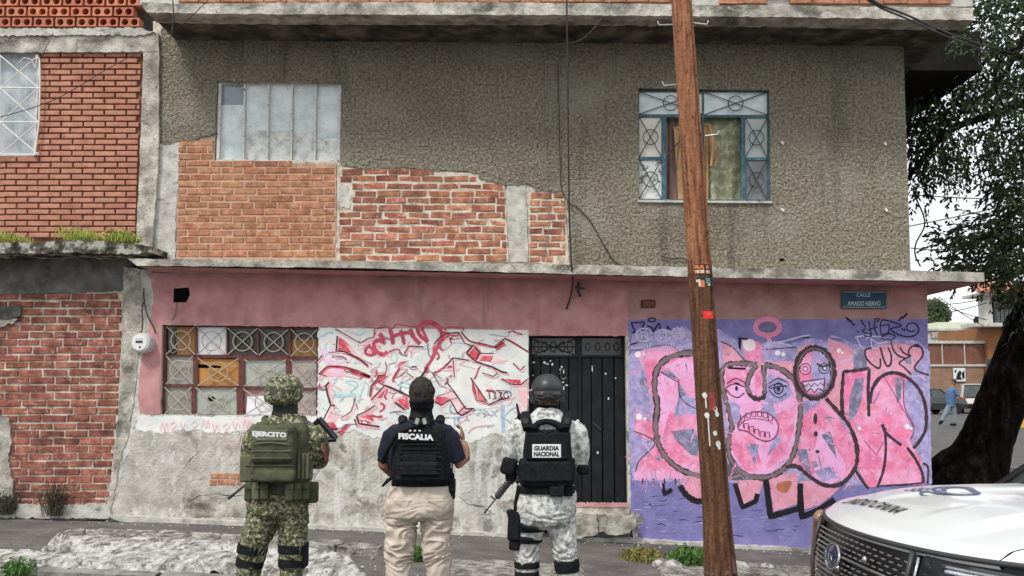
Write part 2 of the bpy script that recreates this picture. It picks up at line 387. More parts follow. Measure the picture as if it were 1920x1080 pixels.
# ground floor wall
gw = [(304,609),(597,612),(595,779),(300,777)]; dr = [(992,629),(1173,629),(1178,950),(990,950)]
outl = [(262,505),(1738,522),(1740,640),(1745,900),(1752,1060),(1190,1030),(1180,952),(1178,950),(1173,629),(992,629),(990,950),(985,1010),(480,1000),(205,985),(212,940),(228,850),(246,790),(252,700),(260,640),(268,600)]
outl = jag(outl, 1.2, 14, 21, tuple(range(0,14)))
mb = MB().use(STREAK); mb.prism([outl, gw], -.02, .28)
gwall = HB(mb, 'ground_floor_wall')
# painted coats, each a thin skin on the wall
def coat(poly, m, layer, name, par=gwall, amp=1.3, step=6, holes=(), fixed=(), seed=1):
    mb = MB().use(m); mb.prism([jag(poly, amp, step, seed, fixed)]+list(holes), -.022-.0015*layer, -.0195)
    return HB(mb, name, None, par)
pp = [(276,512),(1738,524),(1739,600),(1178,600),(1176,630),(992,629),(990,618),(597,613),(304,609),(300,777),(262,776),(258,742),(262,700),(270,640),(282,600),(288,560),(284,530)]
coat(pp, PINK, 1, 'pink_paint_coat', fixed=(0,1,2,5,8), amp=1)
coat([(1176,545),(1738,560),(1739,602),(1178,602)], BROWNP, 1.6, 'brown_paint_coat', amp=2)
coat([(598,615),(991,619),(990,700),(989,815),(970,830),(930,812),(880,830),(840,815),(800,828),(760,818),(700,822),(660,806),(620,812),(597,800),(595,782)], WHITEP, 2, 'white_paint_coat', fixed=(0,1), amp=3, step=5)
CONC_P = mat('pale_grey_render', [(.3,(.29,.275,.245)),(.5,(.46,.44,.40)),(.72,(.62,.60,.55))], 4.5, 10, .95, .9, 30, .02,
    layers=[((.14,.135,.115),3,.56,.64,.6,S3),((.68,.67,.63),11,.56,.62,.6,(1,1,.5)),((.08,.075,.065),34,.66,.70,.6,S3)], bdetail=9)
coat([(300,806),(420,806),(560,806),(588,812),(580,850),(600,880),(575,930),(590,955),(560,978),(480,974),(215,970),(222,920),(236,855),(252,800)], CONC_P, 1.2, 'render_patch', amp=4, step=7, seed=9)
coat([(340,940),(372,926),(420,934),(470,930),(520,945),(560,962),(540,974),(470,972),(350,970)], CONC, 1.6, 'render_patch', amp=2, seed=4)
coat([(256,779),(300,780),(596,782),(600,800),(560,812),(520,815),(470,806),(420,812),(360,806),(300,812),(256,806)], WHITEP, 2, 'white_paint_coat', amp=2.5, step=5)
PURP = coat([(1178,599),(1739,598),(1741,700),(1746,900),(1751,1046),(1530,1032),(1350,1020),(1195,1012),(1200,985),(1212,968),(1184,958),(1182,860),(1180,700)], PURPLE, 2, 'purple_paint_coat', amp=1.2, fixed=(0,1,2,3,4))
# brick relief showing through the purple paint near the ground
mb = MB().use(PURPLE)
rr = random.Random(5)
for r in range(6):
    y = 922+r*13.5+rr.uniform(-1,1); x = 1190+rr.uniform(0,30)
    while x < 1560:
        ln = rr.uniform(38,60)
        if rr.random() < .62: mb.prism([jag(rect(x, y+(x-1190)*.02, x+ln-3, y+10.5+(x-1190)*.02), .8, 9, r*50+int(x))], -.0258, -.0235)
        x += ln
HBS(mb, 'painted_brick', None, gwall)
# door step masonry, loose plaster
mb = MB().use(CONC)
mb.prism([jag([(1075,950),(1180,950),(1180,963),(1120,966),(1075,962)], 1.5, 5, 4)], -.06, .05)
mb.prism([jag([(1040,962),(1120,963),(1122,1000),(1090,1010),(1040,1008)], 2, 6, 5)], -.2, -.02)
mb.prism([jag([(1122,966),(1190,968),(1193,985),(1180,1000),(1150,1003),(1124,998)], 2, 6, 6)], -.26, -.02)
HBS(mb, 'door_step', None, gwall)
mb = MB().use(PINK); mb.prism([jag([(1075,944),(1178,945),(1178,951),(1075,950)],1,5,3)], -.07,.05); HB(mb,'door_sill',None,gwall)
# a hole where the plaster fell, showing two bricks
mb = MB().use(MORTAR_D); mb.prism([jag([(386,900),(402,893),(428,890),(452,884),(456,905),(430,912),(398,911)], 1.5, 5, 4)], -.0235, -.019); hole = HB(mb,'broken_plaster_patch',None,gwall)
lay_bricks(hole, rect(386,884,456,915), 392, 458, 887, 912, 12, 36, -.032, BR_ORG, 2.5, .004, 1, 3, dep=.02)
mb = MB().use(CONC)
for i,(pl) in enumerate([[(638,958),(650,948),(668,944),(682,950),(680,960),(655,964)],[(706,950),(716,947),(722,960),(714,968)],[(598,815),(625,818),(640,845),(660,862),(640,880),(618,862),(602,840)],[(930,945),(960,935),(975,950),(950,965)]]):
    mb.prism([jag(pl, 1.5, 4, i)], -.0215, -.019)
HBS(mb,'bare_plaster_patch',None,gwall)
# kerb-like pale footing along the wall
mb = MB().use(CONC_L)
for pl,s in (([(200,966),(480,980),(700,990),(985,1003),(985,1012),(700,1003),(480,990),(225,978)],1),([(1080,1006),(1190,1010),(1350,1020),(1530,1031),(1755,1046),(1755,1066),(1530,1050),(1350,1036),(1190,1028),(1075,1016)],2)):
    mb.prism([jag(pl,1.2,7,s)], -.12, -.02)
HBS(mb,'wall_footing',None,gwall)
# interior dark boxes, side wall and roof mass
mb = MB().use(VOID)
mb.prism([rect(290,590,620,800)], .32, .33); mb.prism([rect(980,610,1200,1000)], .32, .33)
mb.prism([rect(390,130,660,320)], .33, .34); mb.prism([rect(1180,150,1460,390)], .55, .56)
HBS(mb,'dark_interior')
a = F(1700,300); 
mb = MB().use(STUCCO); xr = F(1700,300).x; xl = F(290,300).x
mb.box((xr-.12, YF+.3+3.5, 4.45), (.12, 3.5, 1.5)); mb.box((xl+.12, YF+.3+3.5, 4.45), (.12,3.5,1.5)); HBS(mb,'upper_side_wall')
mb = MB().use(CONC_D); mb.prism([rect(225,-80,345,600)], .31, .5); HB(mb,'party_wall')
mb = MB().use(PINK); xr2 = F(1740,700).x
mb.box((xr2-.14, YF+.28+3.5, 1.3), (.12,3.5,1.75)); HB(mb,'ground_side_wall')

# cornice slab
mb = MB().use(CONC)
mb.prism([jag([(240,485),(640,489),(1000,495),(1400,503),(1741,508),(1741,527),(1400,521),(1000,512),(640,502),(262,498),(256,498)], .8, 16, 4, (4,5))], -.55, .0)
mb.prism([jag([(1741,508),(1845,511),(1846,528),(1741,527)], .6, 12, 5, (0,3))], -.55, 1.05)
HBS(mb,'cornice_slab')
mb = MB().use(PINK)
a0, a1 = F(262,499,-.54), F(1738,528,-.54)
mb.add([a0+Vector((0,0,-.004)), a1+Vector((0,0,-.004)), Vector((a1.x,YF-.03,a1.z-.004)), Vector((a0.x,YF-.03,a0.z-.004))], [(0,1,2,3)])
b0, b1 = F(1741,528.5,-.54), F(1842,529.5,-.54)
mb.add([b0+Vector((0,0,-.004)), b1+Vector((0,0,-.004)), Vector((b1.x,YF+1.04,b1.z-.004)), Vector((b0.x,YF+1.04,b0.z-.004))], [(0,1,2,3)])
HB(mb,'cornice_soffit_paint')
# roof slab and soffit
mb = MB().use(CONC)
mb.prism([jag([(264,4),(330,7),(640,4),(1000,5),(1300,9),(1600,12),(1824,14),(1826,38),(1600,34),(1300,30),(1000,28),(640,27),(400,26),(275,23)], 1, 9, 6)], -.92, -.6)
HB(mb,'roof_slab_edge')
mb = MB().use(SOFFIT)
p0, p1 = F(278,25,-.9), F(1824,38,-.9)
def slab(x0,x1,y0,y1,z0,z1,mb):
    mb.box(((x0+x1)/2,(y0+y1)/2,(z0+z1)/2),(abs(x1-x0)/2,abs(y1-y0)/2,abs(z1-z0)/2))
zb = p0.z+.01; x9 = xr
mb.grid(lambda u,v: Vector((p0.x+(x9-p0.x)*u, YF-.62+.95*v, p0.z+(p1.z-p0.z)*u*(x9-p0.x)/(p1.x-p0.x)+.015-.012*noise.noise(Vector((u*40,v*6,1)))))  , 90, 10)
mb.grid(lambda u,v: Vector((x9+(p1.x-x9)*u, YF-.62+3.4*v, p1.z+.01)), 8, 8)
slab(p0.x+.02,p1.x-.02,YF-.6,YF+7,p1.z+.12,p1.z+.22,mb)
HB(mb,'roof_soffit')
# boxed-out side balcony round the corner; its near-black colour paints deep shade
mb = MB().use(mat('shade_black_render',[(.4,(.004,.004,.0035)),(.7,(.011,.010,.008))],5,5,.95,.4,20,.01))
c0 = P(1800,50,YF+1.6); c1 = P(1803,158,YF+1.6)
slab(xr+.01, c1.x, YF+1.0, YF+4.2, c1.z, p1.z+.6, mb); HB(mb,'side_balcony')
# parapet bricks on the roof slab
mb = MB().use(CONC_L); mb.prism([rect(262,-60,1300,8)], -.80,-.6); mb.prism([rect(1300,-60,1824,12)], -.79,-.6)
par = HB(mb,'parapet_wall')
lay_bricks(par, rect(335,-40,1300,7), 335, 1296, -31, 7, 12.5, 40, -.84, BR_ORG, 2.6, .004, .8, 15, name='parapet_brick')
lay_bricks(par, rect(1342,-40,1790,10), 1345, 1788, -28, 10, 12.5, 44, -.84, BR_ORG, 3.0, .004, .8, 16, name='parapet_brick', drop=.12)

# ---------------------------------------------------------------- windows
def X8(x,y): return (290+x/5.144, 590+y/5.144)
def X6(x,y): return (1180+x/4.321, 140+y/4.321)
def X7(x,y): return (390+x/5.685, 130+y/5.685)
def cell(cv,c): a = cv(c[0],c[1]); b = cv(c[2],c[3]); return rect(a[0],a[1],b[0],b[1])
def wpart(par, name, polys, d0, d1, m):
    mb = MB().use(m)
    for p in polys: mb.prism([p], d0, d1)
    return HB(mb, name, None, par)
def grille(par, cv, c, d, m, rc=None, r=.007, circ=True, sq=1.0):
    mb = MB().use(m); (x0,y0),(x1,y1) = cv(c[0],c[1]), cv(c[2],c[3])
    mb.tube([F(x0,y0,d),F(x1,y1,d)], r, 6); mb.tube([F(x1,y0,d+.004),F(x0,y1,d+.004)], r, 6)
    if circ:
        R = rc or .36*(y1-y0); e = [F(x,y,d-.006) for x,y in ellp((x0+x1)/2,(y0+y1)/2,R*sq,R,22)]
        mb.tube(e+[e[0]], r, 6, False)
    return HB(mb,'grille',None,par)
# ground floor steel window
cells = [((110,110,390,385),None),((410,120,690,385),G_WHITE),((705,130,990,385),G_DARK),((1005,140,1290,390),G_DARK),((1315,140,1570,400),None),
 ((110,400,370,670),G_GREY),((415,420,810,685),None),((865,435,1265,690),G_GREEN),((1310,435,1560,705),G_PINKG),
 ((95,700,355,960),G_GREY),((395,705,790,965),G_GREEN),((855,720,1265,975),None),((1310,730,1555,980),G_PINKG)]
mb = MB().use(RUSTF)
o_ = [X8(25,95) and (304.5,609.5),(596.5,612.5),(594.5,778.5),(300.5,776.5)]
mb.prism([o_]+[cell(X8,c) for c,_ in cells], .045, .09)
gwin = HB(mb,'ground_floor_window')
gwin['label'] = 'maroon steel window with X and circle grilles and patched panes'
cop = 0
for c, m_ in cells:
    p = cell(X8,c)
    if m_ is None:
        if c[0]==110: wpart(gwin,'pane',[cell(X8,(215,118,390,385))],.075,.08,G_WOOD); wpart(gwin,'pane',[cell(X8,(112,112,215,380))],.085,.088,G_DARK)
        elif c[0]==1315: wpart(gwin,'pane',[cell(X8,(1318,235,1568,400))],.075,.08,G_WOOD); wpart(gwin,'pane',[cell(X8,(1318,140,1568,235))],.085,.088,G_DARK)
        elif c[0]==415: wpart(gwin,'pane',[cell(X8,(415,515,810,685)),cell(X8,(640,430,810,516)),[X8(415,425),X8(640,428),X8(640,495),X8(415,475)]],.075,.08,G_ORNG); wpart(gwin,'pane',[p],.088,.09,VOID)
        else: wpart(gwin,'pane',[[X8(895,790),X8(1265,770),X8(1265,975),X8(880,970)]],.073,.078,G_WHITE); wpart(gwin,'pane',[p],.085,.088,pane_m('stained_pink_glass',(.3,.12,.12),(.5,.33,.32)))
    else: wpart(gwin,'pane',[p],.076,.08,m_)
    grille(gwin, X8, c, .02, BAR_P, rc=18 if c[3]-c[1] > 0 else None)
wpart(gwin,'broken_corner',[[X8(510,800),X8(560,785),X8(590,810),X8(555,835),X8(525,830)]],.074,.075,VOID)
# upper left window
mb = MB().use(WHITEF); xs = [125,395,645,900,1150,1400]
lc = [(135+0,160,383,960),(407,160,633,965),(657,160,888,965),(912,160,1138,970),(1162,160,1388,975)]
mb.prism([[(407.5,154),(638.5,156),(635.5,303),(404,299.5)]]+[cell(X7,c) for c in lc], .09, .12)
lwin = HB(mb,'upper_left_window'); lwin['label'] = 'upper window of five tall whitish panes in flaking white steel'
mb = MB().use(WHITEF)
for x in (390,645,898,1150): mb.prism([[X7(x-9,158),X7(x+9,158),X7(x-6,972),X7(x-24,972)]], .055, .085)
for q in ([X7(112,150),X7(142,150),X7(118,985),X7(88,985)],[X7(1392,165),X7(1420,165),X7(1405,985),X7(1378,985)],[X7(95,962),X7(1400,972),X7(1400,992),X7(95,982)]): mb.prism([q], .045, .085)
HBS(mb,'window_bar',None,lwin)
mb = MB().use(mat('rust_streak',[(.4,(.10,.05,.03)),(.6,(.2,.12,.09))],30,4,.8))
for x in (400,655,908,1160): mb.prism([[X7(x,158),X7(x+5,158),X7(x-9,972),X7(x-14,972)]], .082, .086)
HBS(mb,'rusty_edge',None,lwin)
spl = [380,650,655,665,735]
mts = [G_SKYD,G_SKY,G_SKY,G_SKY,G_SKY]
for c,s_,t_ in zip(lc,spl,mts):
    wpart(lwin,'pane',[cell(X7,(c[0],c[1],c[2],s_))],.11,.114,t_)
    wpart(lwin,'pane',[cell(X7,(c[0],s_,c[2],c[3]))],.1105,.1145,G_CURT if c[0]>400 else G_SKY)
# upper right window
rc_ = [((80,140,590,320),G_SKY,BAR_B),((605,140,1118,325),G_SKY,BAR_B),((80,345,262,665),pane_m('cream_paper_pane',(.68,.62,.52),(.75,.71,.66),.6),BAR_B),
  ((80,690,262,1005),pane_m('cracked_white_pane',(.62,.64,.62),(.7,.72,.7),.5,layers=[((.05,.06,.06),9,.52,.56,.8,S3)]),BAR_B),
  ((940,350,1120,670),G_GREY if False else pane_m('pale_grey_glass',(.36,.4,.39),(.45,.48,.46)),BAR_B),((945,692,1118,1010),G_SMOK,BAR_B)]
mb = MB().use(TEALF)
mb.prism([[(1196,170),(1446,170),(1448,379),(1196,378)]]+[cell(X6,c) for c,_,_ in rc_]+[cell(X6,(300,345,590,1008)),cell(X6,(605,345,905,1010))], .07, .11)
rwin = HB(mb,'upper_right_window'); rwin['label'] = 'upper window with teal steel frame, a green curtain and one open leaf'
for c,m_,b_ in rc_:
    wpart(rwin,'pane',[cell(X6,c)],.09,.094,m_); big = (c[2]-c[0])>300
    grille(rwin, X6, c, .055, b_, rc=14, r=.006)
def curtain(x0,x1,y0,y1,d,m,waves,amp,shear=0):
    a = X6(x0,y0); b = X6(x1,y1)
    def fn(u,v):
        return F(a[0]+(b[0]-a[0])*(u+shear*v*(1-u)), a[1]+(b[1]-a[1])*v, d+amp*sin(u*waves+v*1.3)*(.5+v))
    mb = MB().use(m); mb.grid(fn, 40, 12); return HB(mb,'curtain',None,rwin,True)
curtain(600,910,340,1015,.20,CURT_G,14,.02)
curtain(300,480,340,1015,.22,CURT_M,22,.015)
curtain(360,640,420,1012,.16,CURT_O,10,.03,.12)
mb = MB().use(BAR_B)     # the leaf swung open, bent grille bars
for p in ([(330,380),(410,460),(380,780),(385,1000)],[(300,665),(390,560),(440,520)],[(300,680),(380,680)],[(310,700),(375,780)],[(320,370),(400,345)]):
    mb.tube([F(*X6(x,y),.04) for x,y in p], .006, 6)
HB(mb,'bent_grille',None,rwin)
mb = MB().use(CURT_O); mb.grid(lambda u,v: F(*X6(612+45*u+ (35*sin(v*3.1))+40*v*v, 400+340*v), -.02+.05*sin(u*6+v*4)), 8, 16); HB(mb,'blown_out_curtain',None,rwin,True)
wpart(rwin,'window_sill',[[(1196,375),(1448,377),(1448,381),(1196,379)]],-.03,.03,CONC_L)
# door
def X5(x,y): return (980+x/2.7, 600+y/2.7)
mb = MB().use(BLACKM)
mb.prism([[(992.5,629.5),(1172.5,629.5),(1177,949),(991,949)], cell(X5,(48,92,265,178)), cell(X5,(300,92,500,178)), cell(X5,(48,188,282,928)), [X5(297,188),X5(512,188),X5(520,930),X5(297,930)]], .10, .14)
door = HB(mb,'street_door'); door['label'] = 'black steel double door with vertical slats'
wpart(door,'pane',[cell(X5,(48,92,265,178))],.125,.13,pane_m('dusty_dark_glass',(.07,.07,.065),(.13,.13,.12),.3))
wpart(door,'pane',[cell(X5,(300,92,500,178))],.125,.13,G_DARK)
wpart(door,'door_backing',[cell(X5,(40,186,525,932))],.135,.138,VOID)
for x0,x1,b0,b1 in ((50,90,50,90),(93,138,93,138),(141,186,141,186),(189,232,189,232),(235,281,235,281),(299,345,299,346),(348,400,349,403),(404,460,407,464),(464,511,468,518)):
    mb = MB().use(BLACKM); A,B,Cc,D = X5(x0+1.5,189),X5(x1-1.5,189),X5(b1-1.5,927),X5(b0+1.5,927)
    mb.prism([[A,B,Cc,D]], .118, .134); ml = (A[0]+B[0])/2
    HB(mb,'slat',None,door)
mb = MB().use(BLACKM)
for q in ((70,135),(110,135),(155,135),(200,135),(240,135)):
    e = [F(*X5(q[0]+14*cos(t*.5),q[1]+26*sin(t*.5)),.112) for t in range(13)]; mb.tube(e,.006,5,False)
mb.tube([F(*X5(48,135),.112),F(*X5(265,135),.112)],.006,5); mb.tube([F(*X5(48,95),.112),F(*X5(265,178),.116)],.006,5); mb.tube([F(*X5(265,95),.112),F(*X5(48,178),.116)],.006,5)
for q in (330,380,430,475):
    e = [F(*X5(q+12*cos(t*.5),135+20*sin(t*.5)),.112) for t in range(13)]; mb.tube(e,.006,5,False)
HB(mb,'transom_scrollwork',None,door)
WH = mat('old_white_splash',[(.3,(.55,.55,.52)),(.7,(.7,.7,.68))],30,3,.8)
mb = MB().use(WH); rr = random.Random(9)
for x,y,a_,b_ in [(352,245,4,24),(110,215,8,8),(125,222,10,5),(140,208,5,6),(150,225,6,9),(198,238,5,10),(208,262,4,14),(190,250,3,8),(222,330,9,5),(205,315,6,4),(420,272,5,7),(470,295,5,5),(435,398,5,10),(55,215,9,6),(378,540,3,5),(380,672,6,8),(310,540,4,4),(52,280,4,6)]:
    cx,cy = X5(x,y); mb.prism([[(cx+a_/2.7*cos(t)*rr.uniform(.5,1.1), cy+b_/2.7*sin(t)*rr.uniform(.5,1.1)) for t in [i*.7 for i in range(9)]]], .1155, .118)
e = ellp(*X5(208,262),7,14,20); 
for i in range(3,13): cx,cy = e[i]; mb.prism([[(cx+rr.uniform(-1.5,1.5),cy+rr.uniform(-2,2)) for _ in range(5)]], .1150,.118)
for i in range(14): cx,cy = X5(300+i*16+rr.uniform(-4,4), 929+rr.uniform(-3,3)); mb.prism([[(cx-2.5,cy+1.5),(cx-1,cy-2),(cx+2,cy-1),(cx+3,cy+1.6)]], .09,.1)
HBS(mb,'paint_splash',None,door)
mb = MB().use(BAR_B); mb.tube([F(*X5(355,520),.09),F(*X5(395,555),.09)],.008,6); mb.rbox(F(*X5(312,540),.11),(.02,.012,.03),.005); HB(mb,'door_handle',None,door)
# house number plate, wall hole, anchors
mb = MB().use(mat('dark_tile',[(.5,(.03,.012,.01))],rough=.4)); mb.prism([rect(1202,562,1229,577)],-.04,-.026); num = HB(mb,'house_number_tile',None,gwall)
def flat_text(txt, cx, cy, d, wpx, hpx, m, par, name='lettering', bold=.0, shear=0, line=1.0, th=.002):
    me = font_mesh(txt, 1, bold, shear, 0, 1, line); vs = [v.co.copy() for v in me.vertices]
    x0,x1 = min(v.x for v in vs),max(v.x for v in vs); y0,y1 = min(v.y for v in vs),max(v.y for v in vs)
    fs = [tuple(p.vertices) for p in me.polygons]; mb = MB().use(m); mb.norec = 1
    mb.add([F(cx+((v.x-x0)/(x1-x0)-.5)*wpx, cy-((v.y-y0)/(y1-y0)-.5)*hpx, d) for v in vs], fs); bpy.data.meshes.remove(me)
    return HB(mb, name, None, par)
flat_text('201',1215.5,569.5,-.042,20,10,mat('orange_digit',[(.5,(.3,.08,.04))]),num,'house_number',.02)
mb = MB().use(VOID); mb.prism([[(326,541),(354,539),(356,553),(349,567),(325,567)]],-.0265,-.025)
mb.prism([jag(ellp(1466,487,5,3,8),1,4)],-.003,0); HBS(mb,'wall_hole',None,gwall)
ANC = mat('white_porcelain_stub',[(.3,(.6,.58,.52)),(.7,(.75,.73,.68))],30,4,.5)
mb = MB().use(ANC)
for x,y in ((1466,267),(1659,269),(1467,393),(1661,393)):
    mb.ell(F(x,y,-.01),(.018,.018,.02),8,5); mb.rbox(F(x+2,y+2,-.01),(.010,.014,.018),.004); mb.tube([F(x,y,0),F(x+2,y+4,-.07)],.007,5)
HBS(mb,'wall_anchor',None,back)
# wall crack / conduit bits on cornice underside
mb = MB().use(BAR_B); mb.tube([F(1085,530,-.1),F(1084,545,-.12),F(1088,556,-.1)],.022,6); mb.tube([F(1078,538,-.1),F(1096,541,-.1)],.012,6)
HB(mb,'iron_hook',None,gwall)
CRK = mat('plaster_crack',[(.5,(.05,.045,.04))],rough=1)
# ================================================================ graffiti: flat paint shapes, each skin less than a millimetre thick
def cvt(o, s): return lambda x, y: (o[0]+x/s, o[1]+y/s)
GA, GB, GC, GD, GW, GZ = cvt((1170,580),4.91), cvt((1450,580),4.91), cvt((1170,790),4.5), cvt((1450,780),4.5), cvt((1160,570),2.348), cvt((580,590),4.5)
def gm(name, c, var=.25, lay=(), scale=14):
    lo = tuple(max(0,x*(1-var)) for x in c); hi = tuple(min(1,x*(1+var)) for x in c)
    return mat(name, [(.32,lo),(.66,hi)], scale, 7, .88, .5, 30, .008, layers=lay, bdetail=6)
LAV = gm('lavender_spray',(.38,.33,.58),.25,[((.2,.2,.36),6,.52,.64,.7,S3),((.55,.50,.74),15,.58,.66,.6,S3)])
SLT = gm('slate_spray',(.19,.19,.29),.3,[((.38,.34,.56),12,.52,.6,.7,S3)])
PK1 = gm('hot_pink_spray',(.76,.20,.37),.18,[((.84,.40,.62),4.5,.45,.60,.85,S3),((.72,.22,.28),2.4,.55,.68,.6,S3),((.88,.62,.76),19,.60,.68,.6,S3)],10)
PK2 = gm('orchid_pink_spray',(.80,.40,.68),.1,[((.78,.24,.42),4,.5,.64,.7,S3),((.88,.66,.82),17,.60,.68,.6,S3)],9)
PK3 = gm('salmon_spray',(.68,.30,.39),.15,[((.78,.36,.50),4,.46,.6,.85,S3),((.5,.33,.5),9,.6,.68,.6,S3)],9)
PK4 = gm('halo_pink',(.72,.25,.42),.1)
BRG = gm('taupe_outline',(.20,.15,.16),.2)
DKB = gm('dark_brown_outline',(.055,.03,.04),.35,[((.25,.12,.16),20,.6,.68,.5,S3)],20)
BLK = gm('black_outline',(.012,.01,.014),.3)
INK = gm('navy_marker',(.02,.018,.06),.3)
WLV = gm('white_lavender_spray',(.58,.50,.72),.15)
WHT = gm('white_spray',(.85,.75,.80),.1)
MAG = gm('plum_line',(.22,.05,.12),.3)
RED = gm('crimson_spray',(.60,.07,.10),.2,[((.75,.25,.28),6,.5,.62,.7,S3)])
REDL = gm('red_line',(.50,.07,.12),.25)
PKL = gm('pale_pink_spray',(.82,.50,.54),.1,[((.8,.7,.7),5,.5,.6,.8,S3)])
CYN = gm('pale_cyan_line',(.40,.62,.66),.2); BLU = gm('pale_blue_line',(.36,.5,.62),.2)
GRN = gm('grey_violet_line',(.28,.22,.30),.3)
PKS = gm('thin_pink_scrawl',(.68,.38,.40),.2)
class Paint:
    def __init__(s, d): s.mb = MB(); s.mb.norec = 1; s.d = d; s.k = 0; s.rr = random.Random(4)
    def dep(s, layer): s.k += 1; return s.d - layer*.0009 - (s.k % 40)*.00002
    def fill(s, pts, m, layer=1, cv=GW, amp=1.2, smooth=False, step=5):
        pts = [cv(x,y) for x,y in pts]
        if smooth: pts = catmull(pts, 5, True)
        pts = jag(pts, amp*.6, step, s.k); d = s.dep(layer)
        v = [F(x,y,d) for x,y in pts]; tri = tessellate_polygon([[Vector((q.x,q.z,0)) for q in v]])
        s.mb.use(m); s.mb.add(v, [t if (v[t[1]]-v[t[0]]).cross(v[t[2]]-v[t[0]]).y < 0 else tuple(reversed(t)) for t in tri])
    def line(s, pts, wpx, m, layer=3, cv=GW, smooth=True, closed=False, wob=.18, taper=False):
        pts = [cv(x,y) for x,y in pts]
        if smooth: pts = catmull(pts, 7, closed)
        else:
            q = []
            for a,b in zip(pts, pts[1:]+([pts[0]] if closed else [])):
                k = max(1,int(math.hypot(b[0]-a[0],b[1]-a[1])/5)); q += [(a[0]+(b[0]-a[0])*i/k, a[1]+(b[1]-a[1])*i/k) for i in range(k)]
            pts = q if closed else q+[pts[-1]]
        if closed: pts = pts+[pts[0]]
        d = s.dep(layer); n = len(pts); vs = []
        for i,(x,y) in enumerate(pts):
            a = pts[max(0,i-1)]; b = pts[min(n-1,i+1)]; dx,dy = b[0]-a[0],b[1]-a[1]; l = math.hypot(dx,dy) or 1
            ww = wpx/2*(1+s.rr.uniform(-wob,wob))
            if taper: ww *= .35+.65*sin(pi*min(1,(i+.6)/n))
            vs += [F(x-dy/l*ww, y+dx/l*ww, d), F(x+dy/l*ww, y-dx/l*ww, d)]
        s.mb.use(m); s.mb.add(vs, [(2*i,2*i+1,2*i+3,2*i+2) for i in range(n-1)])
    def done(s, name, par): return HB(s.mb, name, None, par)
g = Paint(-.0262)
g.d = -.0262
f, l = g.fill, g.line
f([(42,230),(90,175),(150,140),(240,120),(340,115),(440,110),(520,160),(600,180),(690,165),(760,175),(850,150),(920,165),(1000,165),(1090,190),(1200,150),(1310,160),(1360,200),(1370,330),(1374,560),(1380,790),(1000,800),(800,790),(60,780),(45,600)], LAV, 1)
f([(60,130),(300,100),(330,150),(120,190),(50,200)], LAV, 1.2)
# letters
f([(80,212),(130,200),(200,188),(245,190),(262,215),(385,212),(400,500),(400,745),(300,755),(180,745),(78,748),(95,690),(165,612),(110,590),(68,560),(75,500),(152,512),(150,420),(118,300),(86,245)], PK1, 2)
f([(170,330),(230,260),(300,240),(385,300),(390,480),(250,480),(215,500),(200,640),(300,720),(380,735),(250,720),(190,620),(165,480)], PK2, 2.5, smooth=True)
f([(55,585),(148,612),(70,695)], LAV, 2.6); f([(228,560),(330,548),(372,640),(375,668),(320,665),(262,612)], SLT, 2.7); f([(185,300),(265,340),(262,420),(240,500),(300,480),(385,480),(385,440),(300,400),(262,330),(215,280)], SLT, 2.7)
f([(268,420),(300,395),(370,450),(372,480),(262,490)], LAV, 2.8)
f([(340,260),(400,270),(400,430),(330,300)], SLT, 2.65); f([(260,300),(340,250),(385,330),(380,430),(290,380)], PK2, 2.9, smooth=True)
f([(160,680),(185,665),(182,695)], SLT, 2.8); f([(85,235),(110,280),(150,420),(140,480),(60,490),(50,300)], LAV, 2.75); f([(100,300),(125,330),(135,440),(105,360)], SLT, 2.8)
f([(452,165),(500,190),(545,240),(560,262),(600,258),(640,255),(770,250),(790,200),(840,165),(850,190),(930,240),(930,200),(920,150),(1000,180),(1030,200),(1035,292),(980,300),(985,490),(900,560),(800,560),(560,450),(460,270)], PK3, 2.1)
f([(1000,330),(1095,292),(1090,200),(1150,185),(1230,170),(1290,182),(1342,205),(1335,240),(1300,290),(1275,318),(1200,300),(1120,350),(1108,420)], PK3, 2.2)
f([(540,150),(580,152),(630,175),(640,255),(560,250),(548,200)], PK1, 2.4); f([(548,165),(590,158),(600,195),(560,205)], WHT, 2.9, smooth=True)
f([(465,275),(560,262),(600,300),(640,265),(740,295),(795,400),(800,560),(765,690),(650,752),(560,745),(495,660),(482,540),(460,400)], PK2, 2.8)
f([(470,290),(550,280),(575,300),(560,380),(480,400)], PK1, 2.95); f([(600,310),(632,275),(640,400),(600,410)], PK1, 3); f([(480,420),(530,440),(540,520),(495,540)], LAV, 3)
f([(640,300),(740,330),(770,400),(700,440),(640,430)], LAV, 2.96); f([(495,560),(600,600),(640,740),(560,735),(500,650)], PK1, 2.97); f([(560,610),(620,620),(600,710)], SLT, 3)
f([(660,500),(700,600),(640,740),(720,680),(770,560),(770,450)], PK1, 2.98); f([(630,440),(680,440),(700,500),(640,520)], LAV, 3); f([(690,560),(715,600),(650,680)], LAV, 3.02)
f([(800,600),(770,520),(900,425),(962,490),(1035,600),(1045,700),(1000,770),(930,795),(850,760),(760,700)], PK1, 2.5)
f([(880,560),(930,600),(1000,720),(940,790),(860,760)], PK2, 2.6, smooth=True); f([(868,590),(930,560),(945,600),(960,680),(935,690)], SLT, 2.7); f([(868,585),(890,575),(965,690),(940,705)], PK2, 2.8)
f([(780,640),(830,640),(850,760),(800,700)], SLT, 2.6); f([(845,700),(870,690),(880,715),(860,722)], SLT, 2.7); f([(860,735),(930,715),(960,760),(900,785)], LAV, 2.75)
f([(800,420),(900,430),(820,480),(800,560)], LAV, 2.6)
f([(992,305),(1105,290),(1112,450),(1130,345),(1180,312),(1270,318),(1262,450),(1300,540),(1282,605),(1330,680),(1350,795),(1150,800),(1090,812),(1050,705),(1030,560),(978,480)], PK1, 2.55)
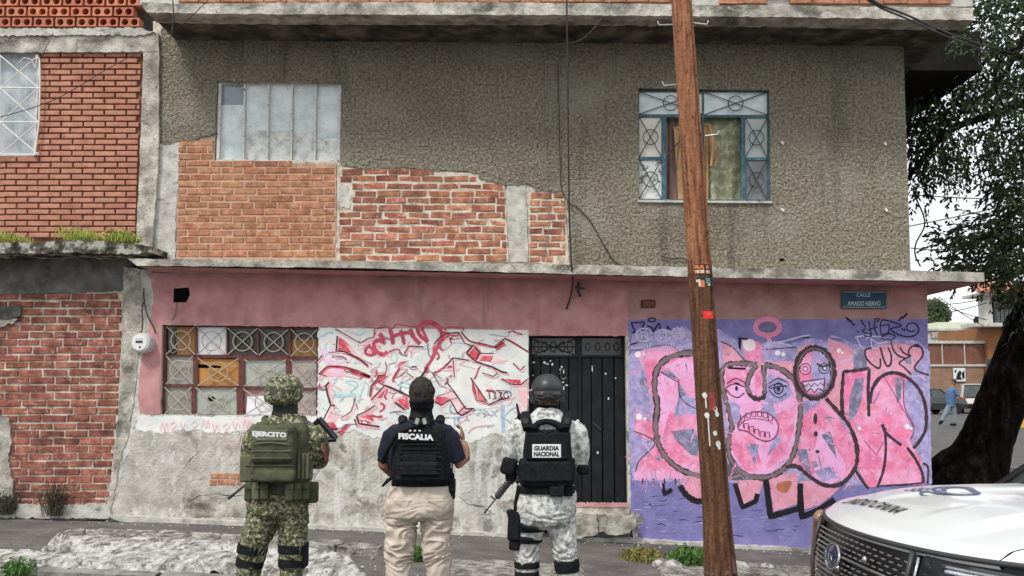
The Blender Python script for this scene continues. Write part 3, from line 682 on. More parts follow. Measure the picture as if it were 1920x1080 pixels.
f([(1040,330),(1080,322),(1070,420),(1045,490),(1010,520),(1020,400)], SLT, 2.8); f([(1215,325),(1250,322),(1240,420),(1225,440)], SLT, 2.8); f([(1255,330),(1320,360),(1348,440),(1345,560),(1305,610),(1262,470)], LAV, 2.8)
f([(1160,640),(1300,640),(1335,700),(1340,780),(1150,790)], PK2, 2.7); f([(1170,320),(1225,430),(1260,540),(1180,540),(1130,420)], PK2, 2.6)
f([(1060,320),(1110,300),(1105,500),(1060,560),(1040,520)], PK2, 2.65)
f([(1265,300),(1300,285),(1370,200),(1372,330),(1345,380)], LAV, 2.3); f([(1035,200),(1090,200),(1095,290),(1035,292)], SLT, 2.3)
# drips and lower shapes
f([(285,752),(385,742),(390,840),(322,852),(280,812)], PK3, 2.4, smooth=True)
f([(512,780),(645,765),(612,852),(548,885)], PK3, 2.4); f([(662,770),(785,735),(790,880),(682,915)], PK3, 2.4); f([(800,775),(930,800),(985,800),(940,840),(885,885),(815,905)], PK3, 2.4)
f([(700,790),(760,780),(740,830),(700,820)], gm('rust_smudge',(.4,.14,.08)), 2.5, smooth=True); f([(70,735),(280,740),(285,770),(60,775)], PK2, 2.45, amp=4)
for x in range(70,290,16): f([(x,768),(x+5,765),(x+6,790+(x*7)%18),(x+2,788)], BLK if (x//16)%3==0 else LAV, 2.9, amp=2)
# speckle and highlights
for x,y,r in ((85,222,14),(90,497,15),(112,222,7),(115,505,7),(970,205,10),(985,215,6),(1270,540,12),(1285,548,6),(575,185,12),(590,170,7),(700,215,12),(725,222,9),(1060,548,8)): f(ellp(x,y,r,r,10), WHT, 5, amp=.6)
# outlines
def out2(pts, wd, **k): l(pts, wd*1.18, DKB, 3.4, wob=.3, **k); l(pts, wd*.82, BRG, 3.6, wob=.3, **k)
out2([(385,222),(300,216),(222,236),(172,282),(158,360),(170,450),(162,540),(178,622),(215,682),(285,735),(395,765)], 9.5)
l([(270,235),(320,224),(380,228)], 2, BLK, 4); l([(160,500),(168,570),(190,640),(230,690)], 2.2, DKB, 4)
out2([(610,268),(540,262),(470,272),(452,320),(466,400),(486,470),(498,540),(484,610),(492,680),(540,740),(620,764),(700,745),(760,682),(790,570),(800,440),(772,340),(710,285),(640,268)], 8.5)
out2([(608,268),(582,305),(566,360),(585,405),(622,418),(642,390),(638,268)], 7.5); l([(482,282),(560,285)], 3.5, BLK, 4.2); l([(570,395),(600,417),(635,412),(642,395)], 6, DKB, 4.2)
f([(470,650),(480,700),(540,760),(600,775),(500,775),(470,740)], gm('dark_grey_shadow',(.12,.11,.13)), 2.95)
l(ellp(655,102,53,36,20), 9.5, PK4, 3, closed=True); f(ellp(655,105,36,24,18), gm('dusk_purple',(.17,.14,.27)), 2.9, amp=.5)
l([(655,142),(665,165)], 8, PK4, 3.1)
for i in range(9): a = i*.7; l([(668,172),(668+26*cos(a),176+18*sin(a))], 2.6, WLV, 3, smooth=False, taper=True)
l([(640,190),(690,170),(760,185)], 2.2, WLV, 3)
# skull-faced head
f(ellp(862,300,80,108,24), PK1, 3.2); f([(860,200),(930,240),(935,340),(890,400),(850,330)], LAV, 3.3, smooth=True)
l(ellp(863,303,83,110,28), 11.5, DKB, 3.8, closed=True, wob=.3); l(ellp(863,300,76,104,28), 2.2, BRG, 3.9, closed=True)
l(ellp(822,286,24,24,16), 2, MAG, 4, closed=True); f(ellp(822,286,20,20,14), PK2, 3.9, amp=.4); l(ellp(822,286,11,11,12), 1.8, MAG, 4.1, closed=True); f(ellp(822,286,4,4,8), WHT, 4.2, amp=.2)
l(ellp(905,284,24,22,16), 1.8, INK, 4, closed=True); l(ellp(908,282,10,11,12), 1.8, INK, 4.1, closed=True); f(ellp(908,283,5,5,8), WHT, 4.2, amp=.2); l([(872,262),(900,275),(935,262)], 3.2, DKB, 4.3)
f([(808,345),(905,332),(902,380),(880,388),(826,385)], WLV, 4.3, amp=.6); l([(806,343),(907,328),(903,382),(878,372),(862,390),(845,372),(826,388),(806,343)], 3, MAG, 4.6, smooth=False)
l([(812,352),(824,364),(836,350),(850,364),(862,348),(876,360),(888,346),(900,358)], 2.4, MAG, 4.7, smooth=False)
# eyes
for cx in (515,700):
    f([(cx-38,372),(cx-5,352),(cx+38,362),(cx+35,390),(cx,412),(cx-30,395)], PK2 if cx<600 else LAV, 4, smooth=True, amp=.5)
    l([(cx-42,368),(cx-5,352),(cx+42,366)], 2.2, INK, 4.6); l([(cx-38,378),(cx-20,400),(cx+10,411),(cx+38,392)], 1.8, INK, 4.6); l([(cx-38,350),(cx,328),(cx+40,345)], 2, INK, 4.6); l(ellp(cx+4,372,20,24,14), 2.4, INK, 4.7, closed=True); f(ellp(cx+4,372,15,19,12), SLT, 4.65, amp=.3); f(ellp(cx+4,372,7,11,10), INK, 4.8, amp=.3)
l([(665,372),(738,358)], 2.4, INK, 4.9)
# mouth with teeth
f([(528,522),(560,488),(612,474),(668,488),(702,530),(692,582),(655,604),(610,592),(568,562),(530,552)], PK2, 4.1, smooth=True)
l([(528,522),(560,488),(612,474),(668,488),(702,530),(692,582),(655,604),(610,592),(568,562),(530,552)], 2.6, MAG, 4.6, closed=True)
for x,y,s_ in ((545,498,0),(570,487,0),(595,482,0),(620,482,0),(645,488,0),(668,500,0),(540,528,1),(562,535,1),(585,548,1),(608,560,1),(632,570,1),(655,572,1)):
    l([(x-9,y-10),(x-9,y+12),(x+9,y+14),(x+9,y-8)] if not s_ else [(x-9,y+14),(x-9,y-8),(x+9,y-8),(x+9,y+16)], 2.2, MAG, 4.7, smooth=False)
l([(530,535),(560,512),(600,505),(650,512),(680,530)], 1.6, MAG, 4.6)
# body strokes
l([(912,415),(962,470),(1012,530),(1045,612),(1048,700),(1012,765),(965,798),(900,795),(835,755),(785,715),(735,718)], 7.5, DKB, 3.7, wob=.3)
l([(1012,765),(985,790),(950,800)], 10, SLT, 3.65)
l([(985,490),(982,400),(990,298),(1050,292),(1103,284)], 6.5, DKB, 3.7, smooth=False, wob=.3); l([(1103,284),(1098,380),(1102,495)], 6, DKB, 3.7, smooth=False)
l([(1106,440),(1115,380),(1150,325),(1205,302),(1268,322),(1325,380),(1352,460),(1350,555),(1310,622),(1295,632)], 6.5, DKB, 3.7, wob=.25)
l([(1160,530),(1175,565),(1215,600),(1245,622)], 5.5, DKB, 3.7); l([(1270,632),(1305,680),(1335,740),(1342,790)], 5.5, DKB, 3.7); l([(1172,545),(1176,640),(1166,730),(1140,805)], 5, DKB, 3.7)
l([(1045,735),(1070,775),(1100,812)], 5, DKB, 3.7); l([(1060,745),(1095,800)], 2, BRG, 3.9); l([(1150,800),(1250,795),(1340,788)], 3, DKB, 3.7)
l([(1170,320),(1215,400),(1255,470),(1300,545)], 1.6, MAG, 3.6, smooth=False); l([(1255,330),(1258,450),(1300,540),(1285,600)], 1.8, MAG, 3.6); l([(1080,600),(1135,665),(1165,610)], 1.5, MAG, 3.6, smooth=False); l([(1340,700),(1362,720),(1360,790)], 4, DKB, 3.7)
f(ellp(866,505,9,25,12), DKB, 4, amp=.8); f(ellp(868,572,9,13,10), DKB, 4, amp=.8); f(ellp(875,650,9,8,10), DKB, 4, amp=.8)
l([(450,165),(500,190),(545,238),(560,258)], 2, DKB, 3.3); l([(75,205),(140,190),(220,180),(262,200)], 1.6, DKB, 3.3); l([(70,560),(160,610),(90,690),(75,740)], 1.8, DKB, 3.3); l([(265,330),(268,400),(300,440),(380,480)], 1.8, DKB, 3.3); l([(185,300),(262,345)], 1.8, DKB, 3.3)
f([(526,146),(572,150),(566,158),(540,156),(538,200),(530,196)], BLK, 4); f([(800,150),(840,134),(838,152)], BLK, 4); f([(1290,186),(1322,172),(1322,190)], BLK, 4)
l([(785,190),(720,195),(650,200)], 1.5, INK, 3.2, wob=.5)
# black drop shadows
for pts in ([(270,800),(300,842),(345,868),(392,862)],): l(pts, 11, BLK, 3.3)
l([(512,790),(545,895),(602,868),(612,835)], 9, BLK, 3.3, smooth=False, wob=.05); l([(648,775),(668,936),(798,898),(800,790)], 11, BLK, 3.3, smooth=False, wob=.05); l([(798,800),(806,938),(885,905),(950,860)], 11, BLK, 3.35, smooth=False, wob=.05)
l([(195,790),(200,840),(235,815)], 7, BLK, 3.3, smooth=False)
# tags
T = lambda pts, wd=2.0, m=INK, cv=GB, sm=True: l(pts, wd, m, 5, cv=cv, smooth=sm, taper=False)
T([(805,95),(850,165)],2.4); T([(855,175),(820,195),(850,215),(905,235),(880,250),(830,235)]); T([(880,110),(890,170),(905,240)]); T([(870,190),(960,160)]); T([(940,80),(930,160),(960,240)]); T([(940,85),(975,90),(950,120)])
T([(1000,90),(985,160),(1000,230),(1060,210)]); T([(990,150),(1060,140)]); T([(1070,130),(1060,230)]); T([(1010,95),(1080,110),(1180,150),(1080,180),(1150,230),(1230,250),(1300,240),(1340,190),(1310,130),(1250,130),(1225,175),(1270,205),(1300,190)],2.4)
T([(1000,230),(1010,270),(1090,280),(1120,240),(1060,225),(1010,250)]); T([(668,72),(710,110),(750,150)],3); T([(685,90),(725,115)],3); T([(1155,105),(1185,65)],3); T([(1185,85),(1235,38)],3); T([(775,205),(785,208)],3); T([(1185,170),(1190,195)],2.5); T([(1205,175),(1208,200)],2.5)
K = DKB
T([(905,355),(850,372),(848,430),(890,490),(960,540),(985,520),(985,450)],3.4,K); T([(985,350),(1010,440),(1045,520),(1080,500),(1085,420),(1055,350)],3.4,K); T([(1085,295),(1105,370),(1150,425),(1215,450)],3,K); T([(1165,350),(1200,400),(1270,430)],3,K); T([(1250,440),(1250,370),(1310,325),(1365,360),(1372,430),(1300,545),(1430,605)],3.4,K); T([(1260,430),(1160,490),(1200,530),(1270,600)],3,K); f([(1205,470),(1262,435),(1275,505),(1230,500)], SLT, 4.5, cv=GB)
T([(750,260),(880,235),(850,280)],2.4,WLV); T([(770,265),(800,330),(830,350)],2.6,WLV); T([(870,250),(960,310),(1050,300)],2.6,WLV); T([(905,250),(990,255),(1060,290)],2.2,WLV); T([(900,270),(910,350),(960,360)],2.4,WLV); T([(20,310),(150,280),(260,250),(340,240)],3,WLV); T([(520,245),(640,275),(760,350)],4,LAV); T([(1030,320),(1180,300),(1290,325)],3.5,LAV)
A_ = lambda pts, wd=2.6, m=INK: T(pts, wd, m, GA)
A_([(65,125),(85,165),(100,205),(75,215)]); A_([(65,125),(150,118),(185,120),(175,165),(215,210)]); A_([(220,95),(250,80),(290,90),(280,110),(240,112),(220,98)]); A_([(215,150),(260,170),(270,205),(320,130),(335,190)]); A_([(400,150),(410,180),(370,185)]); A_([(395,165),(440,190)]); A_([(60,325),(125,305)],3)
for cx,cy,r in ((185,235,75),(360,240,70),(500,220,60)):
    A_([(cx+r*cos(t), cy+r*.8*sin(t*1.0)) for t in [i*.8 for i in range(9)]],2.4,WLV); A_([(cx-r*.6,cy-r*.5),(cx,cy),(cx+r*.5,cy+r*.6),(cx+r*.2,cy-r*.6),(cx-r*.4,cy+r*.5)],2.4,WLV)
for i in range(10): a=i*.63; A_([(510,225),(510+75*cos(a),215+60*sin(a))],2.6,WLV)
for i in range(26): x=30+i*24; A_([(x,380-abs(x-330)*.1),(x+14,340-abs(x-330)*.05+ (i*37%40)),(x+20,300+(i*53%60))],1.6,WLV)
rq = random.Random(77)
for i in range(520):     # sprayed shading strokes inside the letters
    x, y = rq.uniform(70,1330), rq.uniform(185,790)
    a = rq.choice([1.2,1.9,.4,2.6])+rq.uniform(-.3,.3); n_ = rq.uniform(12,70)
    top = y < 300 and 300 < x < 1360
    g.line([(x,y),(x+n_*.5*cos(a)+rq.uniform(-5,5),y+n_*.5*sin(a)),(x+n_*cos(a),y+n_*sin(a))], rq.uniform(.8,2.8), rq.choice([PK2,PK2,PK4,PK1,PK1,PK3,LAV,SLT,GRN] if not top else [PK3,LAV,PK2,WLV]), 3.05 if y<760 else 2.6, taper=True, wob=.4)
for i in range(260):
    x, y = rq.uniform(60,1370), rq.uniform(180,900); g.fill(ellp(x,y,rq.uniform(1.2,3.5),rq.uniform(1.2,3.5),6), rq.choice([SLT,WLV,MAG,LAV,PK2,WHT]), 3.1, amp=.3)
for i in range(60):      # chalky wear marks low on the purple paint
    x, y = rq.uniform(60,900), rq.uniform(840,1040); n_ = rq.uniform(10,60)
    g.line([(x,y),(x+n_*.5,y+rq.uniform(-5,5)),(x+n_,y+rq.uniform(-8,8))], rq.uniform(.6,1.5), rq.choice([WLV,LAV,INK,INK]), 2.2, taper=True, wob=.5)
g.done('purple_wall_graffiti', gwall)

# ---- white wall graffiti
g = Paint(-.0262); f = lambda pts, m, layer=2, **k: g.fill(pts, m, layer, cv=GZ, **k); l = lambda pts, wd, m, layer=3, **k: g.line(pts, wd*(1.1 if m is DKB else 1.3), m, layer, cv=GZ, **k)
f([(240,215),(290,208),(360,285),(400,345),(320,310),(235,290)], RED); f([(235,180),(300,215),(290,230),(235,215)], RED)
f([(100,490),(150,440),(240,440),(330,465),(300,520),(140,520)], PKL); f([(640,600),(700,640),(560,740),(520,740)], PKL); f([(575,560),(580,510),(640,508),(632,592)], REDL)
f([(1160,155),(1100,185),(1070,230),(1025,292),(1060,300),(1110,240),(1170,190)], RED, 2.5); f([(1330,320),(1385,255),(1440,322),(1410,385)], RED); f([(1405,388),(1445,330),(1560,330),(1530,400)], RED); f([(1530,400),(1560,330),(1650,420)], PKL)
f([(1150,440),(1200,390),(1220,530)], PKL); f([(1160,570),(1200,640),(1265,740),(1320,790),(1390,790),(1290,850),(1250,830),(1190,720),(1170,700)], PKL); f([(1255,825),(1320,785),(1385,790),(1290,848)], RED)
f([(1370,535),(1400,590),(1500,740),(1400,722),(1375,640)], RED); f([(1620,540),(1780,550),(1785,592),(1700,580)], RED); f([(150,915),(200,900),(240,960),(135,970)], RED); f([(405,845),(510,808),(550,910),(440,920)], RED)
f([(740,720),(830,675),(840,800),(800,795)], RED,2.1); f([(1065,690),(1150,690),(1190,715),(1110,765),(1060,730)], RED, 2.1); f([(760,400),(850,388),(715,452)], RED); f([(800,320),(840,270),(900,290),(860,310)], PKL); f([(150,580),(190,600),(200,740),(175,760),(148,650)], PKL); f([(1760,600),(1840,640),(1840,800),(1790,760)], PKL)
f([(140,810),(200,780),(230,900),(140,910)], PKL); f([(640,640),(610,700),(520,720),(600,640)], REDL, 2.3)
f([(965,440),(1005,440),(1010,490),(980,495)], REDL, 2.6); f([(690,545),(740,570),(700,570)], RED); f([(300,240),(360,290),(500,430),(400,380)], PKL, 2.2)
DK = lambda pts, wd=2.2, m=DKB, **k: l(pts, wd, m, 3.5, smooth=k.pop('sm',False), **k)
LN = (([(235,180),(228,300)],3),([(220,120),(300,165),(430,240),(500,198),(545,190),(550,120),(640,110)],1.6),([(240,300),(320,320),(420,370),(495,430)],2.6),([(1260,150),(1160,158),(1100,190),(1050,250)],2.2),([(1260,150),(1310,240),(1380,270)],2),([(1275,140),(1350,220),(1560,268),(1650,200),(1840,310)],1.6),([(1565,280),(1640,232)],3),([(1325,322),(1385,255),(1440,322),(1400,390),(1325,322)],2.8),([(1400,395),(1540,440),(1620,480),(1670,492)],3),([(1440,325),(1560,328)],1.6),([(1140,445),(1212,365),(1345,385)],2.4),([(1212,365),(1225,530)],1.5),([(1155,565),(1215,640),(1320,795),(1390,790),(1290,850),(1250,830),(1190,718),(1110,765),(1060,735)],2.2),([(1250,830),(1320,770)],1.8),([(1365,535),(1400,640),(1410,720),(1510,750)],1.4),([(1360,530),(1500,735)],2),([(1510,762),(1600,722),(1690,700)],2.4),([(1620,540),(1700,585),(1785,592),(1840,545)],2),([(80,500),(150,435),(300,440),(500,512),(400,495),(340,470)],1.8),([(80,500),(150,520)],1.6),([(160,318),(300,312),(420,372),(500,432)],1.2),([(165,570),(140,600),(150,660),(180,765),(215,765)],3.2),([(180,765),(120,880)],2.2),([(150,965),(240,968)],3.5),([(398,855),(420,920),(590,945)],3),([(400,850),(480,815),(555,765)],1.8),([(560,560),(520,600),(510,690)],2),([(560,560),(585,512),(640,508)],2),([(635,595),(720,630),(850,692)],3.6),([(640,400),(655,440),(640,508)],1.4),([(575,560),(632,600),(520,720)],1.8),([(725,740),(805,802)],3.2),([(800,328),(840,265),(960,272)],2.2),([(1000,440),(940,530)],3.4),([(860,440),(905,440)],2.4),([(1030,480),(1100,600)],1.2),([(1750,750),(1782,870),(1710,1000)],3),([(1460,490),(1550,520),(1590,490)],1.4),([(270,870),(350,820),(390,700)],1.2),([(240,1000),(330,920)],1.2),([(1720,410),(1780,470),(1820,430)],1.8),([(760,440),(700,540)],1.4),([(820,490),(880,530)],1.3),([(60,400),(110,340)],1.6),([(380,880),(400,940)],2))
for p, wd in LN: DK(p, wd)
for p, wd in (([(470,300),(500,270),(540,300),(530,340),(480,330),(470,300)],4),([(500,250),(560,340)],3.5),([(640,245),(590,215),(545,240),(560,300),(620,335),(660,310)],5.5),([(590,160),(640,215)],6),([(680,120),(700,190),(705,250)],6),([(700,185),(770,160),(850,150)],5),([(770,130),(790,200),(800,250)],5),([(850,120),(880,190),(935,245)],6),([(910,110),(930,170),(1000,230)],5.5),([(950,140),(960,90),(1000,70),(1060,85),(1110,140),(1120,200)],5),([(960,140),(1000,220)],4),([(1120,150),(1180,160)],4),([(1150,165),(1240,180),(1260,160)],2),([(1105,215),(1030,380),(985,440)],4.5),([(660,320),(740,290),(780,330)],1.8),([(545,130),(560,170)],2),([(1150,160),(1090,230)],3)): l(p, wd, REDL, 4)
for p, wd in (([(690,120),(620,90),(570,120)],1.4),([(700,120),(740,80),(800,90),(860,100)],1.4),([(860,100),(920,95),(950,60),(1020,50),(1090,80),(1150,130),(1160,105),(1290,108),(1295,140)],1.6)): l(p, wd, REDL, 4)
for p, wd in (([(100,300),(140,380),(250,420),(220,500)],6),([(120,330),(200,300)],5),([(150,400),(260,450),(200,550)],4),([(590,430),(520,480),(640,490)],3)): l(p, wd, PKS if wd<4 else gm('pale_orchid_mist',(.76,.56,.74),.1), 2.6)
for p in ([(300,560),(380,560),(405,600),(350,650),(370,690),(395,730),(370,775)],[(215,640),(230,690),(300,690),(380,660)],[(460,600),(430,680),(420,745)],[(460,560),(500,600),(490,680)],[(290,700),(250,740)],[(860,590),(780,560),(770,600),(850,620)],[(600,400),(560,460),(520,520)],[(700,300),(740,350),(720,420)]): l(p, 1.8, CYN, 3.2)
for p in ([(1400,800),(1450,800),(1410,850)],[(1470,800),(1510,830),(1470,860)],[(1530,800),(1580,860)],[(1590,800),(1530,860)],[(1640,860),(1700,800),(1760,775)],[(1640,865),(1760,960)],[(1225,860),(1225,940)],[(1260,860),(1260,940)],[(1200,870),(1300,860)],[(1500,950),(1560,930)]): l(p, 2, BLU, 3.2)
l([(1632,760),(1630,860),(1638,990)], 5, BLU, 3.1); l([(1340,1000),(1400,950),(1560,930)], 1.8, PKS, 3.1)
for i,x in enumerate((1515,1560,1610,1655)): l([(x,650),(x+8,712)] if i<1 else [(x-15,655),(x+15,660),(x,685),(x+18,700),(x-10,712)] if i<3 else ellp(x+5,680,20,25,10), 1.5, DKB, 4)
l([(1515,650),(1600,640),(1690,650),(1700,690)], 1.3, DKB, 4)
rr = random.Random(3)
for i in range(46):      # faint overlapping scrawl
    x,y = rr.uniform(90,1820), rr.uniform(160,900); a = rr.uniform(-1,1); n_ = rr.uniform(50,170)
    l([(x,y),(x+n_*.5,y+a*40),(x+n_,y+a*90)], rr.uniform(.8,1.6), rr.choice([PKS,CYN,GRN,PKS,PKL]), 2.3)
for (p, wd) in LN:          # red-pink echo beside each dark stroke
    ox, oy = rr.uniform(6,16), rr.uniform(4,14); l([(a+ox,b+oy) for a,b in p], rr.uniform(2.2,4.5), rr.choice([PKL,PKS,RED,PKL,PKS]), 2.7)
for i in range(120):
    x,y = rr.uniform(90,1760), rr.uniform(150,930); q = [(x,y)]; a = rr.uniform(0,6.28)
    for k in range(rr.randint(2,4)): a += rr.uniform(-1.1,1.1); x += 45*cos(a); y += 32*sin(a); q.append((min(1825,max(85,x)),min(960,max(135,y))))
    l(q, rr.uniform(1,3.2), rr.choice([PKS,PKS,PKL,REDL,CYN,GRN,PKL]), 2.35, wob=.35)
g.done('white_wall_graffiti', gwall)
for p in ([(342,882),(352,870),(360,858),(374,846)],[(336,968),(352,944),(372,930),(400,926),(440,930),(470,926)],[(860,930),(880,945),(905,950),(930,965)],[(480,640-0+300),(500,955),(540,960)]):
    q = []; g = Paint(-.0242)
    for a,b in zip(p,p[1:]):
        for k in range(4): q.append((a[0]+(b[0]-a[0])*k/4+random.uniform(-1.5,1.5), a[1]+(b[1]-a[1])*k/4+random.uniform(-1.5,1.5)))
    g.line(q+[p[-1]], 1.3, CRK, 1, cv=lambda a,b:(a,b), smooth=False, wob=.6, taper=True); g.done('plaster_crack', gwall)
g = Paint(-.0262)
for x,k in ((300,0),(318,1),(338,2),(358,1),(378,0),(398,2),(418,1),(436,2),(455,0)):
    y = 795+ (x%7)
    pts = [[(x,y+8),(x+4,y-9),(x+8,y+8),(x+12,y-8),(x+15,y+8)],[(x,y),(x+8,y-6),(x+12,y),(x+4,y+8),(x+14,y+9)],[(x,y-8),(x+4,y+8),(x+9,y-4),(x+14,y+7)]][k]
    g.line(pts, 1.8, PKL, 3, cv=lambda a,b:(a,b))
g.line([(420,815),(440,840),(452,812)],2,PKS,3,cv=lambda a,b:(a,b))
g.done('pink_scrawl_under_window', gwall)
# ================================================================ neighbour building (upper storey) and the old brick wall below it
nb = thing('brick_neighbour_house', 'upper storey of smooth red brick with concrete frame left of the corner building', 'house', (-6, YF, 3.0))
def NB(mb, name, m=None, parent=None, smooth=False): return HB(mb, name, m, parent or nb, smooth)
nwin = [(-75,100),(75,101),(66,293),(-75,292)]
mb = MB().use(MORTAR_D); mb.prism([[(-330,90),(272,90),(262,462),(-330,462)], nwin], .03, .3)
nback = NB(mb, 'brick_wall')
lay_bricks(nback, [(-10,98),(268,98),(256,446),(-10,446)], -9, 268, 98, 446, 10.9, 41.2, -.004, BR_NEW, 2.2, .0015, .25, 41, holes=[[(-75,96),(77,96),(68,298),(-75,298)]])
# bricks beyond the picture's edge, joined
rr = random.Random(3); mb = MB().use(BR_NEW)
for r in range(32):
    x = -320-(r%2)*20
    while x < -12:
        if not inside((x+20,98+r*10.9+5), rect(-75,96,75,298)): mb.prism([rect(x,98.8+r*10.9,x+39,107.4+r*10.9)], -.004, .03)
        x += 41.2
stuff(NB(mb,'brickwork_beyond_edge',None,nback))
mb = MB().use(CONC)
mb.prism([jag([(-330,62),(0,60),(150,60),(270,58),(296,62),(298,96),(268,97),(-330,99)],.9,9,3)], -.05,.04)
mb.prism([jag([(268,97),(298,96),(297,300),(290,400),(284,484),(250,478),(256,440),(262,300)],1.0,9,4)], -.045,.04)
mb.use(CONC_L); mb.prism([jag([(-330,52),(100,53),(262,52),(290,60),(270,66),(150,65),(0,67),(-330,67)],1.8,5,5)], -.07,-.03)
HBS(mb,'concrete_frame',None,nb)
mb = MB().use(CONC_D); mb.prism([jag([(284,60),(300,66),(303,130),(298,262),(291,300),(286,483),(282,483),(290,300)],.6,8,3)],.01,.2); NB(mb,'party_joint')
# pierced clay blocks
def clay_block():
    lx, lz = 37.5, 17.5; mb = MB().use(CLAY); o = F(960,735,0); ppx = (F(1060,735).x-o.x)/100
    outer = [(-lx/2,-lz/2),(lx/2,-lz/2),(lx/2,lz/2),(-lx/2,lz/2)]
    loops = [outer]+[ellp(s*9.3,0,6.6,6.6,14) for s in (-1,1)]
    fl = [Vector((x*ppx,0,-y*ppx)) for lp in loops for x,y in lp]
    tri = tessellate_polygon([[Vector((x,y,0)) for x,y in lp] for lp in loops])
    k = len(fl); vs = fl+[q+Vector((0,.14,0)) for q in fl]; fs = [tuple(t) for t in tri]+[tuple(k+i for i in t) for t in tri]; st = 0
    for lp in loops:
        m_ = len(lp); fs += [(st+i,st+(i+1)%m_,k+st+(i+1)%m_,k+st+i) for i in range(m_)]; st += m_
    for x,y in ((-18.6,-6.5),(0,-6.5),(0,6.5),(18.6,6.5)): pass
    mb.add(vs, fs); me = bpy.data.meshes.new('pierced_block'); me.from_pydata([tuple(v) for v in mb.v],[],mb.f); me.materials.append(CLAY)
    bm = bmesh.new(); bm.from_mesh(me); bmesh.ops.recalc_face_normals(bm, faces=bm.faces[:]); bm.to_mesh(me); bm.free(); return me
cb = clay_block()
mb = MB().use(MORTAR_D); mb.prism([rect(-330,-90,262,53)], .2,.22); scr = NB(mb,'screen_wall')
rr = random.Random(2)
for r in range(6):
    y = 41.2-r*19.6; x = [243,232,258,243,232,250][r]
    while x > -60:
        o = bpy.data.objects.new('pierced_block', cb); C.objects.link(o); o.parent = scr; o.location = F(x,y,.0+rr.uniform(-.006,.006)); o.rotation_euler = (0,rr.uniform(-.01,.01),0)
        x -= 40.4
# neighbour window
mb = MB().use(BAR_W); mb.prism([nwin, [(-70,104),(71,105),(62,288),(-70,287)]], .06,.1); nwf = NB(mb,'window')
wpart(nwf,'pane',[[(-70,104),(71,105),(62,288),(-70,287)]],.085,.09,pane_m('lace_curtain_glass',(.30,.34,.37),(.48,.52,.54),.3,layers=[((.62,.64,.63),1.2,.45,.6,.6,S3)],scale=4,stretch=(3,1,.7)))
mb = MB().use(BAR_W)
bel = lambda x,y: F(x,y,-.06)
for y in (165,229,290): mb.tube([bel(-75,y-1),bel(74-(y-165)*.05,y)],.011,6)
for y0,y1 in ((104,165),(165,229),(229,290)):
    for a,b in ((-75,0),(0,72)):
        mb.tube([bel(a,y0),bel(b,y1)],.009,6); mb.tube([bel(a,y1),bel(b,y0)],.009,6)
mb.tube([F(66,101,.03),F(74,112,-.05),F(75,150,-.07),F(73,230,-.06),F(65,291,-.06),F(64,292,.03)],.011,6)
mb.tube([bel(0,104),bel(0,290)],.009,6)
mb.tube([F(35,118,-.06),F(45,108,-.08),F(60,112,-.08),F(66,128,-.07),F(70,102,-.07)],.006,6)
NB(mb,'window_grille',None,nwf)
# mossy ledge
mb = MB().use(MOSS)
mb.prism([jag([(-330,455),(60,455),(120,450),(190,452),(260,458),(286,462),(286,474),(250,476),(120,474),(-330,477)],1.8,5,6)], -.5,.05)
NB(mb,'ledge')
# old brick wall beneath
ob = thing('old_brick_wall', 'weathered ground-floor wall of old red brick under the mossy ledge, far left', 'wall', (-6, YF, 0))
BR_DK = mat('dark_red_brick', [(.28,(.11,.04,.03)),(.5,(.27,.095,.065)),(.74,(.46,.21,.15))], 9, 7, .92, .9, 50, .012, layers=[((.6,.53,.44),22,.6,.68,.55,S3),((.06,.035,.028),5,.57,.66,.5,S3)], rnd=.22, hue=.006, bdetail=7)
MORTAR_N = mat('brown_grey_mortar', [(.3,(.30,.24,.19)),(.6,(.66,.59,.50))], 9, 8, .95, .8, 50, .015, layers=[((.2,.08,.05),4,.52,.6,.6,S3)], bdetail=7)
mb = MB().use(MORTAR_N); mb.prism([[(-330,476),(240,476),(225,975),(-330,972)]], .012, .3); obm = HB(mb,'mortar_backing',None,ob)
mb = MB().use(CONC_D)
mb.prism([jag([(-330,477),(240,477),(236,544),(150,548),(30,552),(-330,550)],1.5,7,3)], -.01,.01)
mb.prism([jag([(0,575),(38,573),(38,592),(10,600),(-20,600)],1,7,3)], -.035,.01)
HBS(mb,'concrete_lintel',None,ob)
mb = MB().use(CONC)
mb.prism([jag([(231,500),(262,505),(268,600),(258,680),(250,760),(240,820),(228,850),(212,940),(205,985),(190,968),(205,930),(215,850),(225,720),(232,600)],1.8,7,7)], -.03,.01)
mb.prism([jag([(-330,600),(10,600),(34,598),(8,612),(-20,620),(-20,770),(18,785),(22,830),(14,865),(24,900),(24,962),(-330,962)],2.5,6,9)], -.028,.01)
HBS(mb,'cement_render',None,ob)
lay_bricks(obm, [(-12,552),(40,552),(232,548),(232,600),(224,760),(206,944),(-12,946)], -10, 231, 550, 946, 14.25, 46, -.002, BR_DK, 3.6, .006, 1.1, 51, slope=-.004, jn=1)
mb = MB().use(CONC_L); mb.prism([jag([(-330,950),(20,946),(100,948),(190,944),(206,955),(204,972),(-330,968)],2.4,6,8)], -.07,.01); HB(mb,'wall_base',None,ob)

